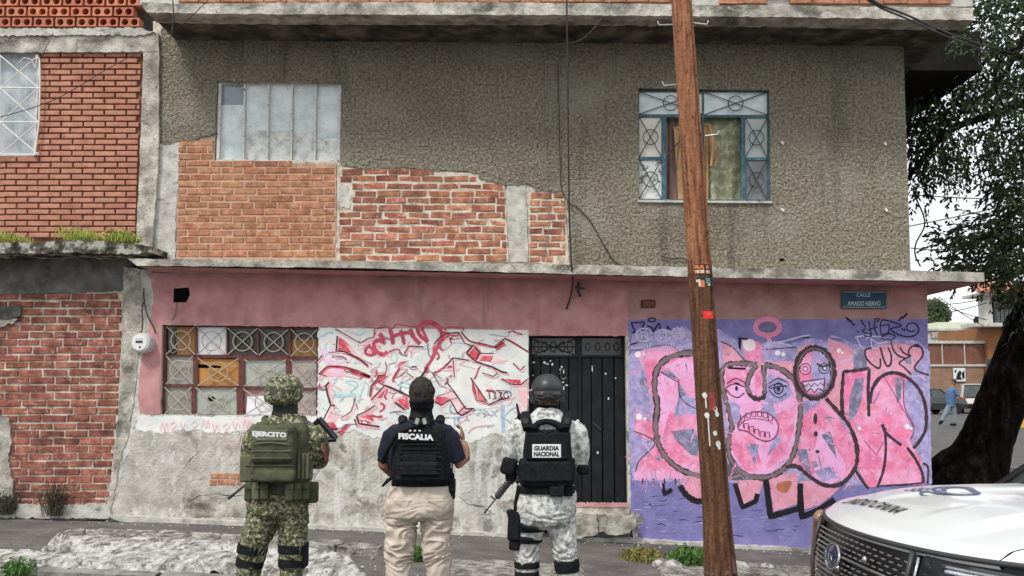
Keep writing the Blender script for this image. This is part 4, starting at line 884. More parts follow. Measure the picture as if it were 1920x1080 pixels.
# ================================================================ ground
ASPH = mat('worn_asphalt', [(.3,(.085,.077,.072)),(.55,(.135,.124,.115)),(.8,(.21,.195,.18))], 3, 10, .95, .7, 110, .006,
    layers=[((.34,.32,.29),42,.60,.68,.7,(1,.35,1)),((.05,.045,.04),55,.60,.68,.6,(1,.35,1)),((.06,.055,.05),1.2,.5,.64,.5,S3)], bdetail=6)
ASPH_R = mat('road_asphalt', [(.3,(.06,.058,.056)),(.7,(.10,.097,.092))], 2, 9, .95, .6, 120, .005, bdetail=6)
RUB = mat('broken_bleached_concrete', [(.36,(.20,.19,.17)),(.46,(.42,.405,.37)),(.58,(.66,.65,.61))], 11, 7, .95, 1, 30, .04, stretch=(1,.3,1),
    layers=[((.12,.115,.10),12,.58,.62,.85,(1,.3,1)),((.05,.048,.042),30,.62,.66,.8,(1,.35,1))], bdetail=7)
EARTH = mat('dark_earth', [(.3,(.025,.02,.014)),(.7,(.07,.055,.04))], 3, 8, 1, .6, 40, .01)
CURB = mat('kerb_concrete', [(.3,(.15,.145,.13)),(.6,(.27,.26,.235)),(.8,(.4,.39,.36))], 5, 9, .95, .8, 40, .015,
    layers=[((.05,.055,.035),3,.54,.66,.7,S3)], bdetail=8)
def kz(X): return ground_z(X)-.0
YC = 8.62
# road in front (from behind the camera to the kerb)
mb = MB()
mb.grid(lambda u,v: Vector((-30+60*u, -14+(YC+14)*v, ground_z(-30+60*u)-.15+.01*noise.noise(Vector((u*90,v*60,0))))), 120, 40)
struct(mb.build('road', ASPH_R, None, True))
# cross street on the right, rising away, and land to the horizon
mb = MB()
def cs(u,v):
    X = 4.6+60*u*u; Y = YC+ (110*v*v)
    z = -.48+max(0,min(1,(Y-12.6)/24.4))*.80
    if Y < 12.6: z = ground_z(min(X,7))-.15
    return Vector((X, Y, z))
mb.grid(cs, 30, 70); struct(mb.build('cross_street', ASPH_R, None, True))
mb = MB(); mb.grid(lambda u,v: Vector((-300+600*u, -60+560*v, -.75+ (0.7 if v>.4 else 0)-(.0))), 24, 24)
struct(mb.build('land', EARTH))
# sidewalk
mb = MB()
def sw(u,v):
    X = -9.5+15.2*u; Y = YC+.16+(YF+.1-YC-.16)*v
    return Vector((X, Y, ground_z(X)+.012*noise.noise(Vector((X*1.3,Y*1.3,2)))+.004*noise.noise(Vector((X*9,Y*9,5)))))
mb.grid(sw, 420, 90); struct(mb.build('sidewalk', ASPH, None, True))
# kerb blocks
kerb = MB().use(CURB).box((-20,YC+.08,-.2),(4,.07,.3)).build('kerb'); struct(kerb)
x = -9.3; rr = random.Random(8); i = 0
cuts = [-9.6,-8.1,-6.62,-5.78,-4.9,-3.1,-1.9,-.7,.5,1.6,2.7,3.8,4.9,5.7]
for a,b in zip(cuts, cuts[1:]):
    mb = MB().use(CURB); zz = ground_z((a+b)/2); sl = (ground_z(b)-ground_z(a))/(b-a)
    def kb(u,v,a=a,b=b):
        X = a+.02+(b-a-.045)*u; t = v*4
        z0 = ground_z(X)
        if t < 1.5: y,z = YC, z0-.22+.21*(t/1.5)
        elif t < 2: y,z = YC+.03*(t-1.5)*2, z0-.01+.015*(t-1.5)*2
        else: y,z = YC+.03+.2*(t-2)/2, z0+.006
        n_ = noise.noise(Vector((X*5,y*9,z*9)))*.022+noise.noise(Vector((X*18,y*30,z*30)))*.008
        return Vector((X,y-n_*(1 if t<2 else .1),z+n_*.5))
    mb.grid(kb, max(8,int((b-a)*30)), 16); o = mb.build('kerb_block', None, kerb)
# crumbled concrete verge: thick broken slabs
def verge(poly, h, seed, name, amp=.03, res=110, m=None):
    """poly in world X,Y"""
    xs = [p[0] for p in poly]; ys = [p[1] for p in poly]; x0,x1,y0,y1 = min(xs),max(xs),min(ys),max(ys)
    nx = int((x1-x0)*res/2.4); ny = int((y1-y0)*res/1.2); mb = MB(); idx = {}
    def ed(p):
        m_ = 9
        for i in range(len(poly)):
            a,b = Vector(poly[i]),Vector(poly[i-1]); q = Vector(p); t = max(0,min(1,(q-a).dot(b-a)/((b-a).length_squared or 1))); m_ = min(m_,(q-(a+(b-a)*t)).length)
        return m_
    for i in range(nx+1):
        for j in range(ny+1):
            X = x0+(x1-x0)*i/nx; Y = y0+(y1-y0)*j/ny
            jx = .04*noise.noise(Vector((X*7,Y*7,seed))); p = (X+jx, Y+.04*noise.noise(Vector((X*7,Y*7,seed+9))))
            if not inside(p, poly): continue
            e = min(1, ed(p)/.035)
            cr_ = noise.voronoi(Vector((X*1.1+.25*noise.noise(Vector((X*5,Y*5,1))),Y*2.4+.25*noise.noise(Vector((X*5,Y*5,7))),seed)))[0]; crk = min(1,(cr_[1]-cr_[0])/.05)
            z = ground_z(X)+h*e*(.8+.2*crk)+amp*.5*(noise.fractal(Vector((X*2.2,Y*2.2,seed)),1,2,2))*e + .009*noise.fractal(Vector((X*22,Y*8,seed)),1,2,3)*e - .045*(1-crk)*e
            idx[(i,j)] = len(mb.v); mb.v.append((X,Y,z-.02*(1-e)))
    for i in range(nx):
        for j in range(ny):
            k = [(i,j),(i+1,j),(i+1,j+1),(i,j+1)]
            if all(q in idx for q in k): mb.f.append(tuple(idx[q] for q in k)); mb.m.append(0)
    return struct(mb.build(name, m or RUB))
def G(px,py):      # pixel -> sloping ground
    Y = 9
    for _ in range(25):
        q = P(px,py,Y); gz = ground_z(q.x); s = (CAMZ-gz)/(CAMZ-q.z) if q.z < CAMZ-.1 else 1; Y = Y*s
    return (P(px,py,Y).x, Y)
vl = [G(92,1050),G(100,1010),G(130,1003),G(300,1004),G(450,1010),G(600,1040),G(660,1052)]
verge([(vl[0][0],YC+.12)]+vl[1:]+[(G(700,1075)[0],YC+.12)], .06, 3, 'broken_verge', .02)
vr = [G(0,1034),G(60,1034),G(88,1040)]
verge([(-8.5,YC+.12),(-8.5,vr[0][1])]+vr+[(vl[0][0]-.04,YC+.12)], .03, 5, 'broken_verge')
verge([(G(830,1060)[0],YC+.1),G(835,1052),G(960,1056),G(1090,1064),(G(1090,1064)[0],YC+.1)], .03, 7, 'broken_verge')
verge([(G(1215,1060)[0],YC+.1),G(1222,1050),G(1262,1058),G(1300,1054),G(1370,1060),G(1460,1064),G(1560,1070),(G(1580,1070)[0],YC+.1)], .04, 11, 'broken_verge')
FRG = mat('grey_broken_slab', [(.34,(.11,.10,.085)),(.5,(.27,.255,.225)),(.64,(.46,.44,.40))], 9, 10, .95, 1, 30, .04, layers=[((.05,.045,.035),8,.56,.64,.8,S3),((.62,.6,.55),20,.62,.68,.6,S3)], bdetail=9)
for o_ in bpy.data.objects:
    if o_.name in ('broken_verge.002','broken_verge.003'): o_.data.materials[0] = FRG
rf0 = random.Random(31); xx0 = G(98,1020)[0]; vpar = bpy.data.objects['broken_verge']
while xx0 < G(640,1040)[0]:
    ln = rf0.uniform(.22,.55); t = (xx0-G(98,1020)[0])/(G(640,1040)[0]-G(98,1020)[0]); yb = G(98,1006)[1]*(1-t)+G(640,1036)[1]*t - (.05 if t>.05 else .22)
    wdt = rf0.uniform(.10,.20); n_ = 13; pr = [(ln*.52*cos(2*pi*i/n_)*rf0.uniform(.85,1.12)*(1.1 if i%3 else .95), wdt*sin(2*pi*i/n_)*rf0.uniform(.75,1.1)) for i in range(n_)]
    tz = rf0.uniform(-.05,.05); mb = MB().use(FRG); X0 = xx0+ln/2; zt = ground_z(X0)+rf0.uniform(.065,.10)
    def zf(x,y): return zt+tz*x+.1*y+.02*noise.noise(Vector(((X0+x)*14,(yb+y)*14,3)))
    vs = [(X0+x*k,yb+y*k,(zf(x*k,y*k) if k<1.01 else ground_z(X0)-.02)) for k in (.35,.7,.93,1.06) for x,y in pr]+[(X0,yb,zf(0,0))]
    mb.add(vs,[(4*n_,i,(i+1)%n_) for i in range(n_)]+[(r*n_+i,r*n_+(i+1)%n_,(r+1)*n_+(i+1)%n_,(r+1)*n_+i) for r in range(3) for i in range(n_)])
    mb.build('slab_fragment',None,vpar); xx0 += ln*rf0.uniform(.85,1.0)
# loose stones
def rock(x,y,z,sx,sy,sz,seed,m=RUB):
    mb = MB().use(m); mb.ell((0,0,0),(sx,sy,sz),14,9)
    mb.v = [tuple(Vector(v)*(1+.5*noise.noise(Vector(v)*9+Vector((seed,0,0)))) ) for v in mb.v]
    o = mb.build('loose_stone'); o.location = (x,y,z); return o
st = [((1079,985),.13,'pale angular stone lying against the door step'),((1262,1062),.10,'flat pale stone left of the wooden pole base'),((1385,1066),.12,'white lump of concrete right at the wooden pole base'),((1235,1058),.07,'small grey stone beside the green weed'),((1440,1066),.08,'small stone right of the pole near the white car')]
for i,((px,py),s,lb) in enumerate(st):
    gx,gy = G(px,py+4); o = rock(gx,gy,ground_z(gx)+s*.3,s,s*.8,s*.62,i*3.3); tag(o,lb,'stone','loose stones on the sidewalk')
mb = MB().use(RUB); rr = random.Random(12)
for i in range(420):
    if rr.random()<.5: gx,gy = rr.uniform(-6.5,-1.2), YC+rr.uniform(.15,1.35)
    else: gx,gy = rr.uniform(-1,4.2), YC+rr.uniform(.1,.55)
    s = rr.uniform(.006,.022); mb.ell((gx,gy,ground_z(gx)+s*.4),(s,s*.8,s*.6),5,3)
for i in range(160):
    gx = rr.uniform(-5.5,5); gy = YF-rr.uniform(.1,.4); s = rr.uniform(.006,.02); mb.ell((gx,gy,ground_z(gx)+s*.4),(s,s*.8,s*.6),5,3)
stuff(tag(mb.build('gravel_crumbs'),'pale concrete crumbs scattered over the sidewalk and verge','gravel'))

# ================================================================ weeds
LEAF_Y = mat('yellow_green_leaf', [(.35,(.20,.24,.04)),(.6,(.34,.38,.07)),(.75,(.5,.42,.12))], 18, 4, .7)
LEAF_G = mat('weed_green_leaf', [(.35,(.04,.10,.02)),(.65,(.10,.2,.045))], 18, 4, .7)
LEAF_D = mat('dry_weed', [(.35,(.10,.075,.03)),(.65,(.22,.17,.07))], 18, 4, .8)
DRYD = mat('dead_dark_weed', [(.35,(.03,.028,.018)),(.65,(.08,.07,.045))], 18, 4, .9)
def weed(pos, w, h, n, m, label, seed, lw_=.006, leafy=False, grp=None, name='weed', dx=.0, depth=None):
    rr = random.Random(seed); mb = MB().use(m); mb.norec = 1; dp = depth or w
    for i in range(n):
        bx = rr.gauss(0,.33)*w; by = rr.gauss(0,.33)*dp; L_ = h*rr.uniform(.4,1)*(1-.5*min(1,abs(bx)/w)); a = rr.uniform(0,6.28); ln = rr.uniform(.1,.7)
        tip = Vector((bx+cos(a)*L_*ln+dx, by+sin(a)*L_*ln*.6, L_*(1-.35*ln))); b_ = Vector((bx,by,0)); mid = (b_+tip)/2+Vector((0,0,L_*.18)); s = Vector((-sin(a),cos(a),0))*lw_
        s2 = s if abs(s.x) > .3*lw_ else Vector((lw_,0,0))
        mb.add([b_-s2*.6,b_+s2*.6,mid+s2,mid-s2],[(0,1,2,3)]); mb.add([mid-s2,mid+s2,tip],[(0,1,2)])
        if leafy:
            for k in range(4):
                c = b_+(tip-b_)*rr.uniform(.3,1); r = lw_*rr.uniform(2,4); a2 = rr.uniform(0,6.28); u = Vector((cos(a2),sin(a2)*.5,rr.uniform(-.4,.8))).normalized()*r; v = u.cross(Vector((rr.uniform(-1,1),1,rr.uniform(-1,1)))).normalized()*r*.55
                mb.add([c-u,c+v,c+u,c-v],[(0,1,2,3)])
    o = mb.build(name); o.location = pos; return tag(o, label, 'weed', grp)
def LP(px,py=452): return F(px,py,-.38)
weed(LP(15,452),.35,.15,200,LEAF_Y,'yellow-green grass tuft at the left end of the mossy ledge',1,.005,grp='weeds on the mossy ledge')
weed(LP(150,449),.42,.19,260,LEAF_Y,'widest yellow-green grass clump, middle of the mossy ledge',2,.005,grp='weeds on the mossy ledge')
weed(LP(230,455),.25,.19,170,LEAF_Y,'bright green weed tuft at the right end of the mossy ledge',3,.006,True,grp='weeds on the mossy ledge')
mb = MB().use(LEAF_D)
for a,b in (((150,430),(118,352)),((155,432),(95,395)),((163,430),(150,405)),((25,440),(32,385)),((210,436),(198,400))): mb.tube([LP(*a),LP((a[0]+b[0])/2+4,(a[1]+b[1])/2),LP(*b)],[.004,.003,.002],4)
tag(mb.build('dry_stalk'),'thin dry grass stalks rising from the ledge against the brick','weed')
weed(Vector((*G(30,1062),ground_z(-6)+.0)) if False else Vector((P(32,1066,8.58).x,8.58,ground_z(-4.4)-.05)),.16,.2,120,LEAF_G,'green weed growing in front of the kerb, bottom left',5,.006,True,dx=0)
x_,y_ = G(100,968); weed((F(102,965,-.1).x,YF-.12,F(102,965).z),.16,.55,150,DRYD,'dark withered weed against the old brick wall',6,.004,True)
weed((F(8,960,-.1).x,YF-.12,F(8,962).z),.22,.4,160,DRYD,'dark bushy weed at the foot of the wall, left edge',7,.005,True)
x_,y_ = G(1205,1050); weed((x_,y_,ground_z(x_)),.30,.17,190,mat('olive_dry_leaf',[(.35,(.13,.12,.035)),(.65,(.27,.23,.07))],18,4,.8),'dry yellowish weed left of the green one near the pole',8,.007,True)
x_,y_ = G(1292,1062); weed((x_,y_,ground_z(x_)),.26,.26,260,LEAF_G,'green leafy weed just left of the wooden pole',9,.009,True)
x_,y_ = G(780,1052); weed((x_,y_,ground_z(x_)),.12,.2,90,LEAF_G,'small green weed seen between the legs of the man in khaki trousers',10,.007,True)
x_,y_ = G(462,1066); weed((x_,y_,ground_z(x_)),.12,.1,60,LEAF_Y,'little yellow weed on the verge by the left soldier',11,.007,True)
x_,y_ = G(1560,1075); weed((x_,y_,ground_z(x_)),.2,.16,90,LEAF_D,'dry weed beside the white car front',12,.007,True)

# ================================================================ wooden pole
WOOD = mat('weathered_pole_wood', [(.30,(.085,.032,.016)),(.5,(.25,.10,.048)),(.70,(.40,.20,.11))], 7, 9, .9, .9, 18, .02, stretch=(6,6,.35),
    layers=[((.02,.012,.008),26,.6,.66,.8,(1,1,.5)),((.30,.25,.2),2.5,.62,.74,.5,(3,3,.3))], coord='world')
WOOD_D = mat('grey_foot_of_pole', [(.3,(.07,.045,.035)),(.7,(.17,.12,.09))], 8, 8, .9, .8, 18, .02, stretch=(6,6,.35))
YP = 8.9
pb, pt = P(1351,1068,YP), P(1255,-330,YP)
pole = thing('wooden_pole', 'tall leaning brown wooden utility pole with stickers standing on the sidewalk', 'utility pole', tuple(pb))
mb = MB(); N_ = 60; rb, rt = .128, .088
ax = (pt-pb)
def polev(t): return pb+ax*t
for i in range(N_+1):
    t = -.01+1.01*i/N_; c = polev(t); r = rb+(rt-rb)*t+(.02*max(0,1-t*14))
    for j in range(32):
        a = 2*pi*j/32; k = r*(1+.03*noise.noise(Vector((cos(a)*2,sin(a)*2,t*6))))
        if abs(a-(2*pi-.75)) < .09 : k *= .62      # long drying split on the right of the face
        mb.v.append(tuple(c+Vector((cos(a)*k,sin(a)*k,0))))
mb.f = [(i*32+j,i*32+(j+1)%32,(i+1)*32+(j+1)%32,(i+1)*32+j) for i in range(N_) for j in range(32)]; mb.m = [0]*len(mb.f)
WOOD_L = mat('creosoted_pole_wood', [(.30,(.03,.013,.007)),(.5,(.105,.046,.022)),(.72,(.21,.10,.052))], 7, 9, .9, .9, 18, .02, stretch=(6,6,.35), layers=[((.02,.012,.008),26,.6,.66,.8,(1,1,.5))])
mb.mats = [WOOD, WOOD_L]; mb.m = [1 if i < 23+3*noise.noise(Vector((j*.5,0,0))) else 0 for i in range(N_) for j in range(32)]
trunk_ = HB(mb,'shaft',None,pole,True)
def on_pole(px,py,wp,hp,m,nm,txt=None,curve=True,poly=None):
    """patch wrapped on the pole's near face"""
    c = P(px,py,YP); t = (c.z-pb.z)/ax.z; cc = polev(t); r = rb+(rt-rb)*t+.002; k = (YP-r)/FPX
    mb = MB().use(m); mb.norec = 0
    def wrap(dx,dz):
        X = (px-960+dx)*k/cos(TILT)-cc.x*1; 
        X = P(px+dx,py,YP-r).x-cc.x; X = max(-r*.97,min(r*.97,X)); z = c.z-dz*k
        cx = polev((z-pb.z)/ax.z)
        X2 = X
        return Vector((cx.x+X2, cx.y-sqrt(max(0,r*r-X2*X2)), z))
    if poly:
        q = [wrap(a,b) for a,b in poly]; mb.add(q,[tuple(range(len(q)))])
    else: mb.grid(lambda u,v: wrap((u-.5)*wp,(v-.5)*hp),8,2)
    return HB(mb,nm,None,pole)
on_pole(1328,592,19,14,mat('red_reflector',[(.3,(.75,.01,.012)),(.7,(.85,.03,.03))],30,3,.35),'red_reflector')
CREAM = mat('cream_sticker',[(.5,(.62,.5,.38))],rough=.7); ORS = mat('orange_sticker_ink',[(.5,(.6,.16,.06))],rough=.7); TLS = mat('teal_sticker',[(.5,(.1,.2,.2))],rough=.7)
BKS = mat('black_sticker',[(.5,(.02,.02,.02))],rough=.7)
on_pole(1318,508,34,20,BKS,'sticker'); on_pole(1321,531,34,17,BKS,'sticker')
rr = random.Random(6)
def rp(cx,cy,w_,h_,m,r_plus=.002):
    on_pole(cx,cy,w_,h_,m,'sticker_print')
rb += .001
for cx in (1307,1316,1327): rp(cx,503,6.5,6,ORS); rp(cx+1,512,7.5,6,CREAM)
rb += .0008
for cx,cy in ((1311,507),(1319,507),(1329,512),(1306,513)): rp(cx,cy,2.5,4,ORS)
rp(1312,533,4,14,CREAM); rp(1318,535,7,12,ORS); rp(1328,529,9,11,TLS); rp(1330,536,5,4,CREAM); rp(1308,529,4,5,CREAM); rp(1318,531,2.5,6,CREAM)
on_pole(1330,590,6,2.5,mat('reflector_worn',[(.5,(.5,.2,.15))]),'reflector_scuff')
for cx,cy,s in ((1322,741,4.5),(1342,767,4),(1345,776,4),(1326,778,4.5),(1341,811,4),(1347,831,5),(1349,838,3)):
    on_pole(cx,cy,0,0,WH,'paint_spot',poly=[(s*(1+.2*sin(i*3))*cos(i*.7),s*1.25*sin(i*.7)) for i in range(9)])
for a,b in (((1323,745),(1325,765)),((1327,780),(1332,835))):
    on_pole((a[0]+b[0])/2,(a[1]+b[1])/2,2.2,b[1]-a[1],WH,'paint_run')
on_pole(1336,752,12,34,mat('dull_red_paint',[(.3,(.22,.03,.03)),(.7,(.3,.06,.05))],20),'red_paint_smear')
rb -= .0018
STEEL = mat('galvanised_steel',[(.3,(.35,.34,.32)),(.7,(.55,.53,.5))],20,4,.5,metal=.5)
for (a,b,c_) in (((1290,42),(1326,46),(1328,39)),((1270,46),(1236,47),(1233,40)),((1275,158),(1245,161),(1242,153)),((1322,255),(1346,252),(1348,246))):
    mb = MB().use(STEEL); q = [P(*a,YP),P(*b,YP-.03),P(*c_,YP-.03)]; mb.tube(q,.008,8); HB(mb,'step_bolt',None,pole)
mb = MB().use(WOOD_D)
t0 = 0
HB(mb.tube([polev(.0)+Vector((0,0,-.02)),polev(.02)],[.15,.1285],28,False),'worn_foot',None,pole)

# ================================================================ cables, sign, meter
CAB = mat('black_cable',[(.3,(.015,.014,.013)),(.7,(.05,.047,.043))],20,3,.7); CABG = mat('grey_cable',[(.3,(.12,.11,.10)),(.7,(.25,.24,.22))],20,3,.8)
def cable(name, pts, r, label, m=CAB, n=8): 
    mb = MB().use(m); mb.tube([Vector(p) for p in catmull([tuple(p) for p in pts], n)], r, 6); return tag(mb.build(name,smooth=True), label, 'cable')
cable('hanging_cable',[F(1062,-60,-1.0),F(1063,40,-.98),F(1065,200,-.9),F(1067,380,-.75),F(1070,470,-.65),F(1072,500,-.62),F(1074,528,-.35),F(1070,555,-.1),F(1062,580,-.05)],.011,'thick dark cable hanging down the facade between the upper windows')
cable('hanging_cable',[F(1046,120,-.03),F(1048,200,-.03),F(1050,290,-.03),F(1052,350,-.03),F(1062,372,-.05),F(1075,388,-.05)],.006,'thin dark wire left of the thick hanging cable on the stucco')
cable('hanging_cable',[F(1020,110,-.05),F(1022,250,-.05),F(1026,380,-.05),F(1030,420,-.05),F(1018,492,-.05)],.005,'thin pale wire running down to the small brick patch',CABG)
cable('loose_wire',[F(1145,0,-.9),F(1130,30,-.9),F(1105,62,-.7),F(1080,78,-.5),F(1040,84,-.2),F(1018,95,-.1)],.008,'looped wire hanging under the roof slab near the thick cable',CABG)
cable('loose_wire',[F(1085,72,-.5),F(1100,86,-.3),F(1112,94,-.15)],.006,'short wire end poking out beneath the roof slab',CABG)
cable('loose_wire',[F(1078,385,-.02),F(1105,412,-.02),F(1130,455,-.02),F(1150,488,-.02),F(1165,498,-.02)],.007,'crack-like wire trailing down right from the brick patch')
cable('loose_wire',[F(1240,480,-.03),F(1258,485,-.03),F(1280,484,-.03),F(1290,492,-.03)],.008,'short black wire on the stucco left of the pole above the cornice')
cable('drop_wire',[F(320,-30,-1),F(325,20,-.95),F(322,60,-.6),F(318,72,-.1)],.009,'grey wire dropping from the left end of the roof slab',CABG)
cable('drop_wire',[F(410,-20,-1.1),F(360,30,-1.0),F(322,62,-.7)],.005,'thin slanted wire at the left end of the roof slab')
cable('drop_wire',[F(266,95,-.5),F(200,130,-.6),F(90,192,-.7),F(-60,235,-.8)],.005,'thin sagging wire crossing the smooth brick wall')
cable('drop_wire',[F(100,62,-.4),F(85,92,-.4),F(78,110,-.3)],.004,'short thin wire above the neighbour window')
cable('span_cable',[P(1560,-60,6.5),P(1640,3,7.6),P(1700,28,8.6),P(1800,70,11),P(1900,100,14),P(2100,150,20)],.012,'upper black span cable crossing before the right end of the roof slab')
cable('span_cable',[P(1560,-52,6.55),P(1640,8,7.65),P(1700,35,8.65),P(1800,78,11.05),P(1900,110,14.05),P(2100,165,20)],.010,'lower black span cable crossing before the right end of the roof slab')
cable('meter_wire',[F(270,540,-.06),F(270,560,-.06),F(276,590,-.06),F(287,612,-.06),F(292,626,-.06)],.008,'black service wire running down to the electricity meter')
cable('meter_wire',[F(271,560,-.06),F(266,585,-.06),F(268,610,-.06),F(262,630,-.06)],.006,'second thin wire beside the electricity meter')
cable('window_wire',[F(332,568,-.04),F(328,590,-.04),F(320,612,-.0),F(330,630,.0),F(335,650,-.0),F(322,662,.0),F(318,640,0)],.006,'wire hanging from the square wall hole into the steel window',CABG)
for i,(a,b,lb) in enumerate((((1712,355),(1990,268),'upper sky wire crossing behind the tree'),((1700,425),(1990,355),'middle sky wire crossing behind the tree'),((1700,365),(1990,370),'level sky wire behind the hanging twigs'),((1708,465),(1800,462),'lowest sky wire beside the wall edge'))):
    cable('sky_wire',[P(*a,30),P((a[0]+b[0])/2,(a[1]+b[1])/2+5,30),P(*b,30)],.022,lb,CABG)
cable('dangling_wire',[P(1712,362,13.4),P(1730,400,13.4),P(1733,425,13.4),P(1718,455,13.4),P(1716,478,13.4),P(1726,500,13.4)],.011,'curly loose wire dangling beside the upper right wall edge')
sg = thing('street_sign','small dark blue street name sign reading CALLE AMADO NERVO on the corner wall','street sign',tuple(F(1620,562,-.05)))
mb = MB().use(mat('sign_blue',[(.3,(.012,.055,.095)),(.7,(.02,.08,.13))],12,5,.5)); mb.prism([rect(1578,545,1662,578)],-.06,-.045,back=True); HB(mb,'plate',None,sg)
SW = mat('sign_white',[(.3,(.4,.5,.55)),(.7,(.55,.62,.66))],25,4,.6)
flat_text('CALLE',1619,553,-.062,26,7,SW,sg,'sign_lettering',.02); flat_text('AMADO NERVO',1620,569,-.062,62,8.5,SW,sg,'sign_lettering',.02)
mb = MB().use(SW); mb.prism([rect(1580,547,1660,548),],-.0605,-.0600); mb.prism([rect(1580,575.5,1660,576.3)],-.0605,-.0600); HB(mb,'sign_border',None,sg)
mt = thing('electricity_meter','round grey-white electricity meter on the pink wall left of the steel window','electric meter',tuple(F(272,643,-.05)))
mb = MB().use(mat('meter_grey',[(.3,(.5,.5,.49)),(.7,(.62,.62,.6))],20,4,.5))
c = F(272,644,-.02); R90 = Matrix.Rotation(pi/2,3,'X')
mb.tube([c,c+Vector((.0,-.06,0)),c+Vector((0,-.13,0)),c+Vector((0,-.15,0))],[.13,.128,.118,.10],28); HB(mb,'meter_body',None,mt,False)
mb = MB().use(mat('meter_face',[(.5,(.7,.71,.69))],rough=.3)); mb.tube([c+Vector((-.012,-.151,0)),c+Vector((-.012,-.158,0))],[.095,.09],28); HB(mb,'meter_face',None,mt)
mb = MB().use(BKS); mb.box(c+Vector((-.012,-.160,.012)),(.042,.003,.012)); mb.box(c+Vector((.0,-.160,-.05)),(.008,.003,.012)); mb.use(SW).box(c+Vector((-.012,-.159,.045)),(.04,.002,.012)); HB(mb,'meter_dial',None,mt)
# ================================================================ people
YPR = 6.9
def Wp(px,py,dy=0): return P(px,py,YPR+dy)
KM = FPX/YPR
def fuse(mb, name, m, par, voxel=.009, sm=4, disp=None, fac=.5):
    me = bpy.data.meshes.new(name); me.from_pydata([tuple(v) for v in mb.v],[],mb.f)
    bm = bmesh.new(); bm.from_mesh(me); bmesh.ops.recalc_face_normals(bm, faces=bm.faces[:]); bm.to_mesh(me); bm.free()
    o = bpy.data.objects.new(name, me); C.objects.link(o)
    r = o.modifiers.new('r','REMESH'); r.mode = 'VOXEL'; r.voxel_size = voxel
    if sm: s = o.modifiers.new('s','SMOOTH'); s.iterations = sm; s.factor = fac
    dg = bpy.context.evaluated_depsgraph_get(); nm = bpy.data.meshes.new_from_object(o.evaluated_get(dg)); nm.name = name
    bpy.data.objects.remove(o); bpy.data.meshes.remove(me)
    if disp:
        ns = [v.normal.copy() for v in nm.vertices]
        for v,n_ in zip(nm.vertices, ns): v.co += n_*disp(v.co)
    nm.materials.clear(); nm.materials.append(m); nm.polygons.foreach_set('use_smooth',[True]*len(nm.polygons)); nm.update()
    o = bpy.data.objects.new(name, nm); C.objects.link(o)
    if par: o.parent = par; o.matrix_parent_inverse = parent_world_inv(par)
    return o
def pxloft(mb, rings, p=2.2, n=28, cap=True):
    rs = []
    for r in rings:
        py,xl,xr,hd = r[:4]; dy = r[4] if len(r) > 4 else 0
        c = Wp((xl+xr)/2,py,dy); rs.append((c.x,c.y,c.z,(xr-xl)/2/KM,hd))
    return mb.loft(rs[::-1], n, p, cap)
def pxtube(mb, pts, n=14): return mb.tube([Wp(a,b,d) for a,b,d,r in pts],[r/KM for a,b,d,r in pts],n)
def rot_to(d, up=Vector((0,0,1))):
    z = Vector(d).normalized(); x = up.cross(z); x = x.normalized() if x.length > 1e-3 else Vector((1,0,0)); y = z.cross(x); return Matrix((x,y,z)).transposed()
def hand(mb, wrist, d, palmn, s=1, side=1, curl=1.0):
    """five-fingered hand: d along the palm, palmn the way the palm faces"""
    d = Vector(d).normalized(); pn = Vector(palmn); pn = (pn-d*pn.dot(d)).normalized(); a = d.cross(pn)*side; w_ = Vector(wrist)
    R = Matrix((a,pn,d)).transposed()
    mb.ell(w_+d*.045*s,(.040*s,.017*s,.055*s),12,8,R)
    for k,(off,ln) in enumerate(((-.030,.072),(-.010,.080),(.011,.075),(.030,.058))):
        b = w_+d*.085*s+a*off*s; p1 = b+d*ln*.42*s+pn*.012*curl*s; p2 = p1+(d*(1-.55*curl)+pn*.85*curl).normalized()*ln*.34*s; p3 = p2+(d*(.2-.7*curl)+pn*curl).normalized()*ln*.28*s
        mb.tube([b-d*.02*s,b,p1,p2,p3],[.0095*s,.0095*s,.009*s,.0085*s,.007*s],8)
    tb = w_+d*.025*s-a*.032*s; t1 = tb+(d*.6-a*.6+pn*.4).normalized()*.035*s; t2 = t1+(d*.8+pn*.5).normalized()*.032*s
    mb.tube([tb,t1,t2],[.013*s,.011*s,.009*s],8)
def head(mb, cx, py, rx, rz, yaw=0):
    c = Wp(cx,py); R = Matrix.Rotation(yaw,3,'Z'); T_ = lambda x,y,z: c+R@Vector((x,y,z))
    mb.ell(c,(rx,rx*1.22,rz),20,14,R); mb.ell(T_(0,.03,-.055),(rx*.78,rx*.95,.075),16,10,R)
    mb.ell(T_(0,rx*1.2+.012,-.012),(.014,.02,.028),10,8,R); mb.ell(T_(0,rx*1.18,.03),(.055,.02,.014),12,8,R); mb.ell(T_(0,rx*1.12,-.055),(.026,.014,.009),10,6,R); mb.ell(T_(0,rx*.95,-.098),(.03,.03,.02),10,8,R)
    for s in (-1,1): mb.ell(T_(s*(rx+.004),.0,-.005),(.009,.02,.033),10,8,R)
    return T_
SKIN = mat('brown_skin',[(.3,(.24,.115,.07)),(.7,(.32,.16,.10))],14,5,.55,.2,80,.002,spec=.4)
BLKF = mat('black_nylon',[(.3,(.005,.0055,.006)),(.7,(.018,.019,.021))],30,4,.85,.4,220,.002,spec=.15)
NAVY = mat('navy_shirt_cloth',[(.3,(.007,.009,.020)),(.7,(.016,.019,.036))],10,5,.95,.4,150,.002)
KHAKI = mat('khaki_trouser_cloth',[(.3,(.47,.40,.33)),(.7,(.60,.52,.435))],6,6,.85,.35,160,.002,layers=[((.36,.28,.215),5,.55,.7,.4,S3)])
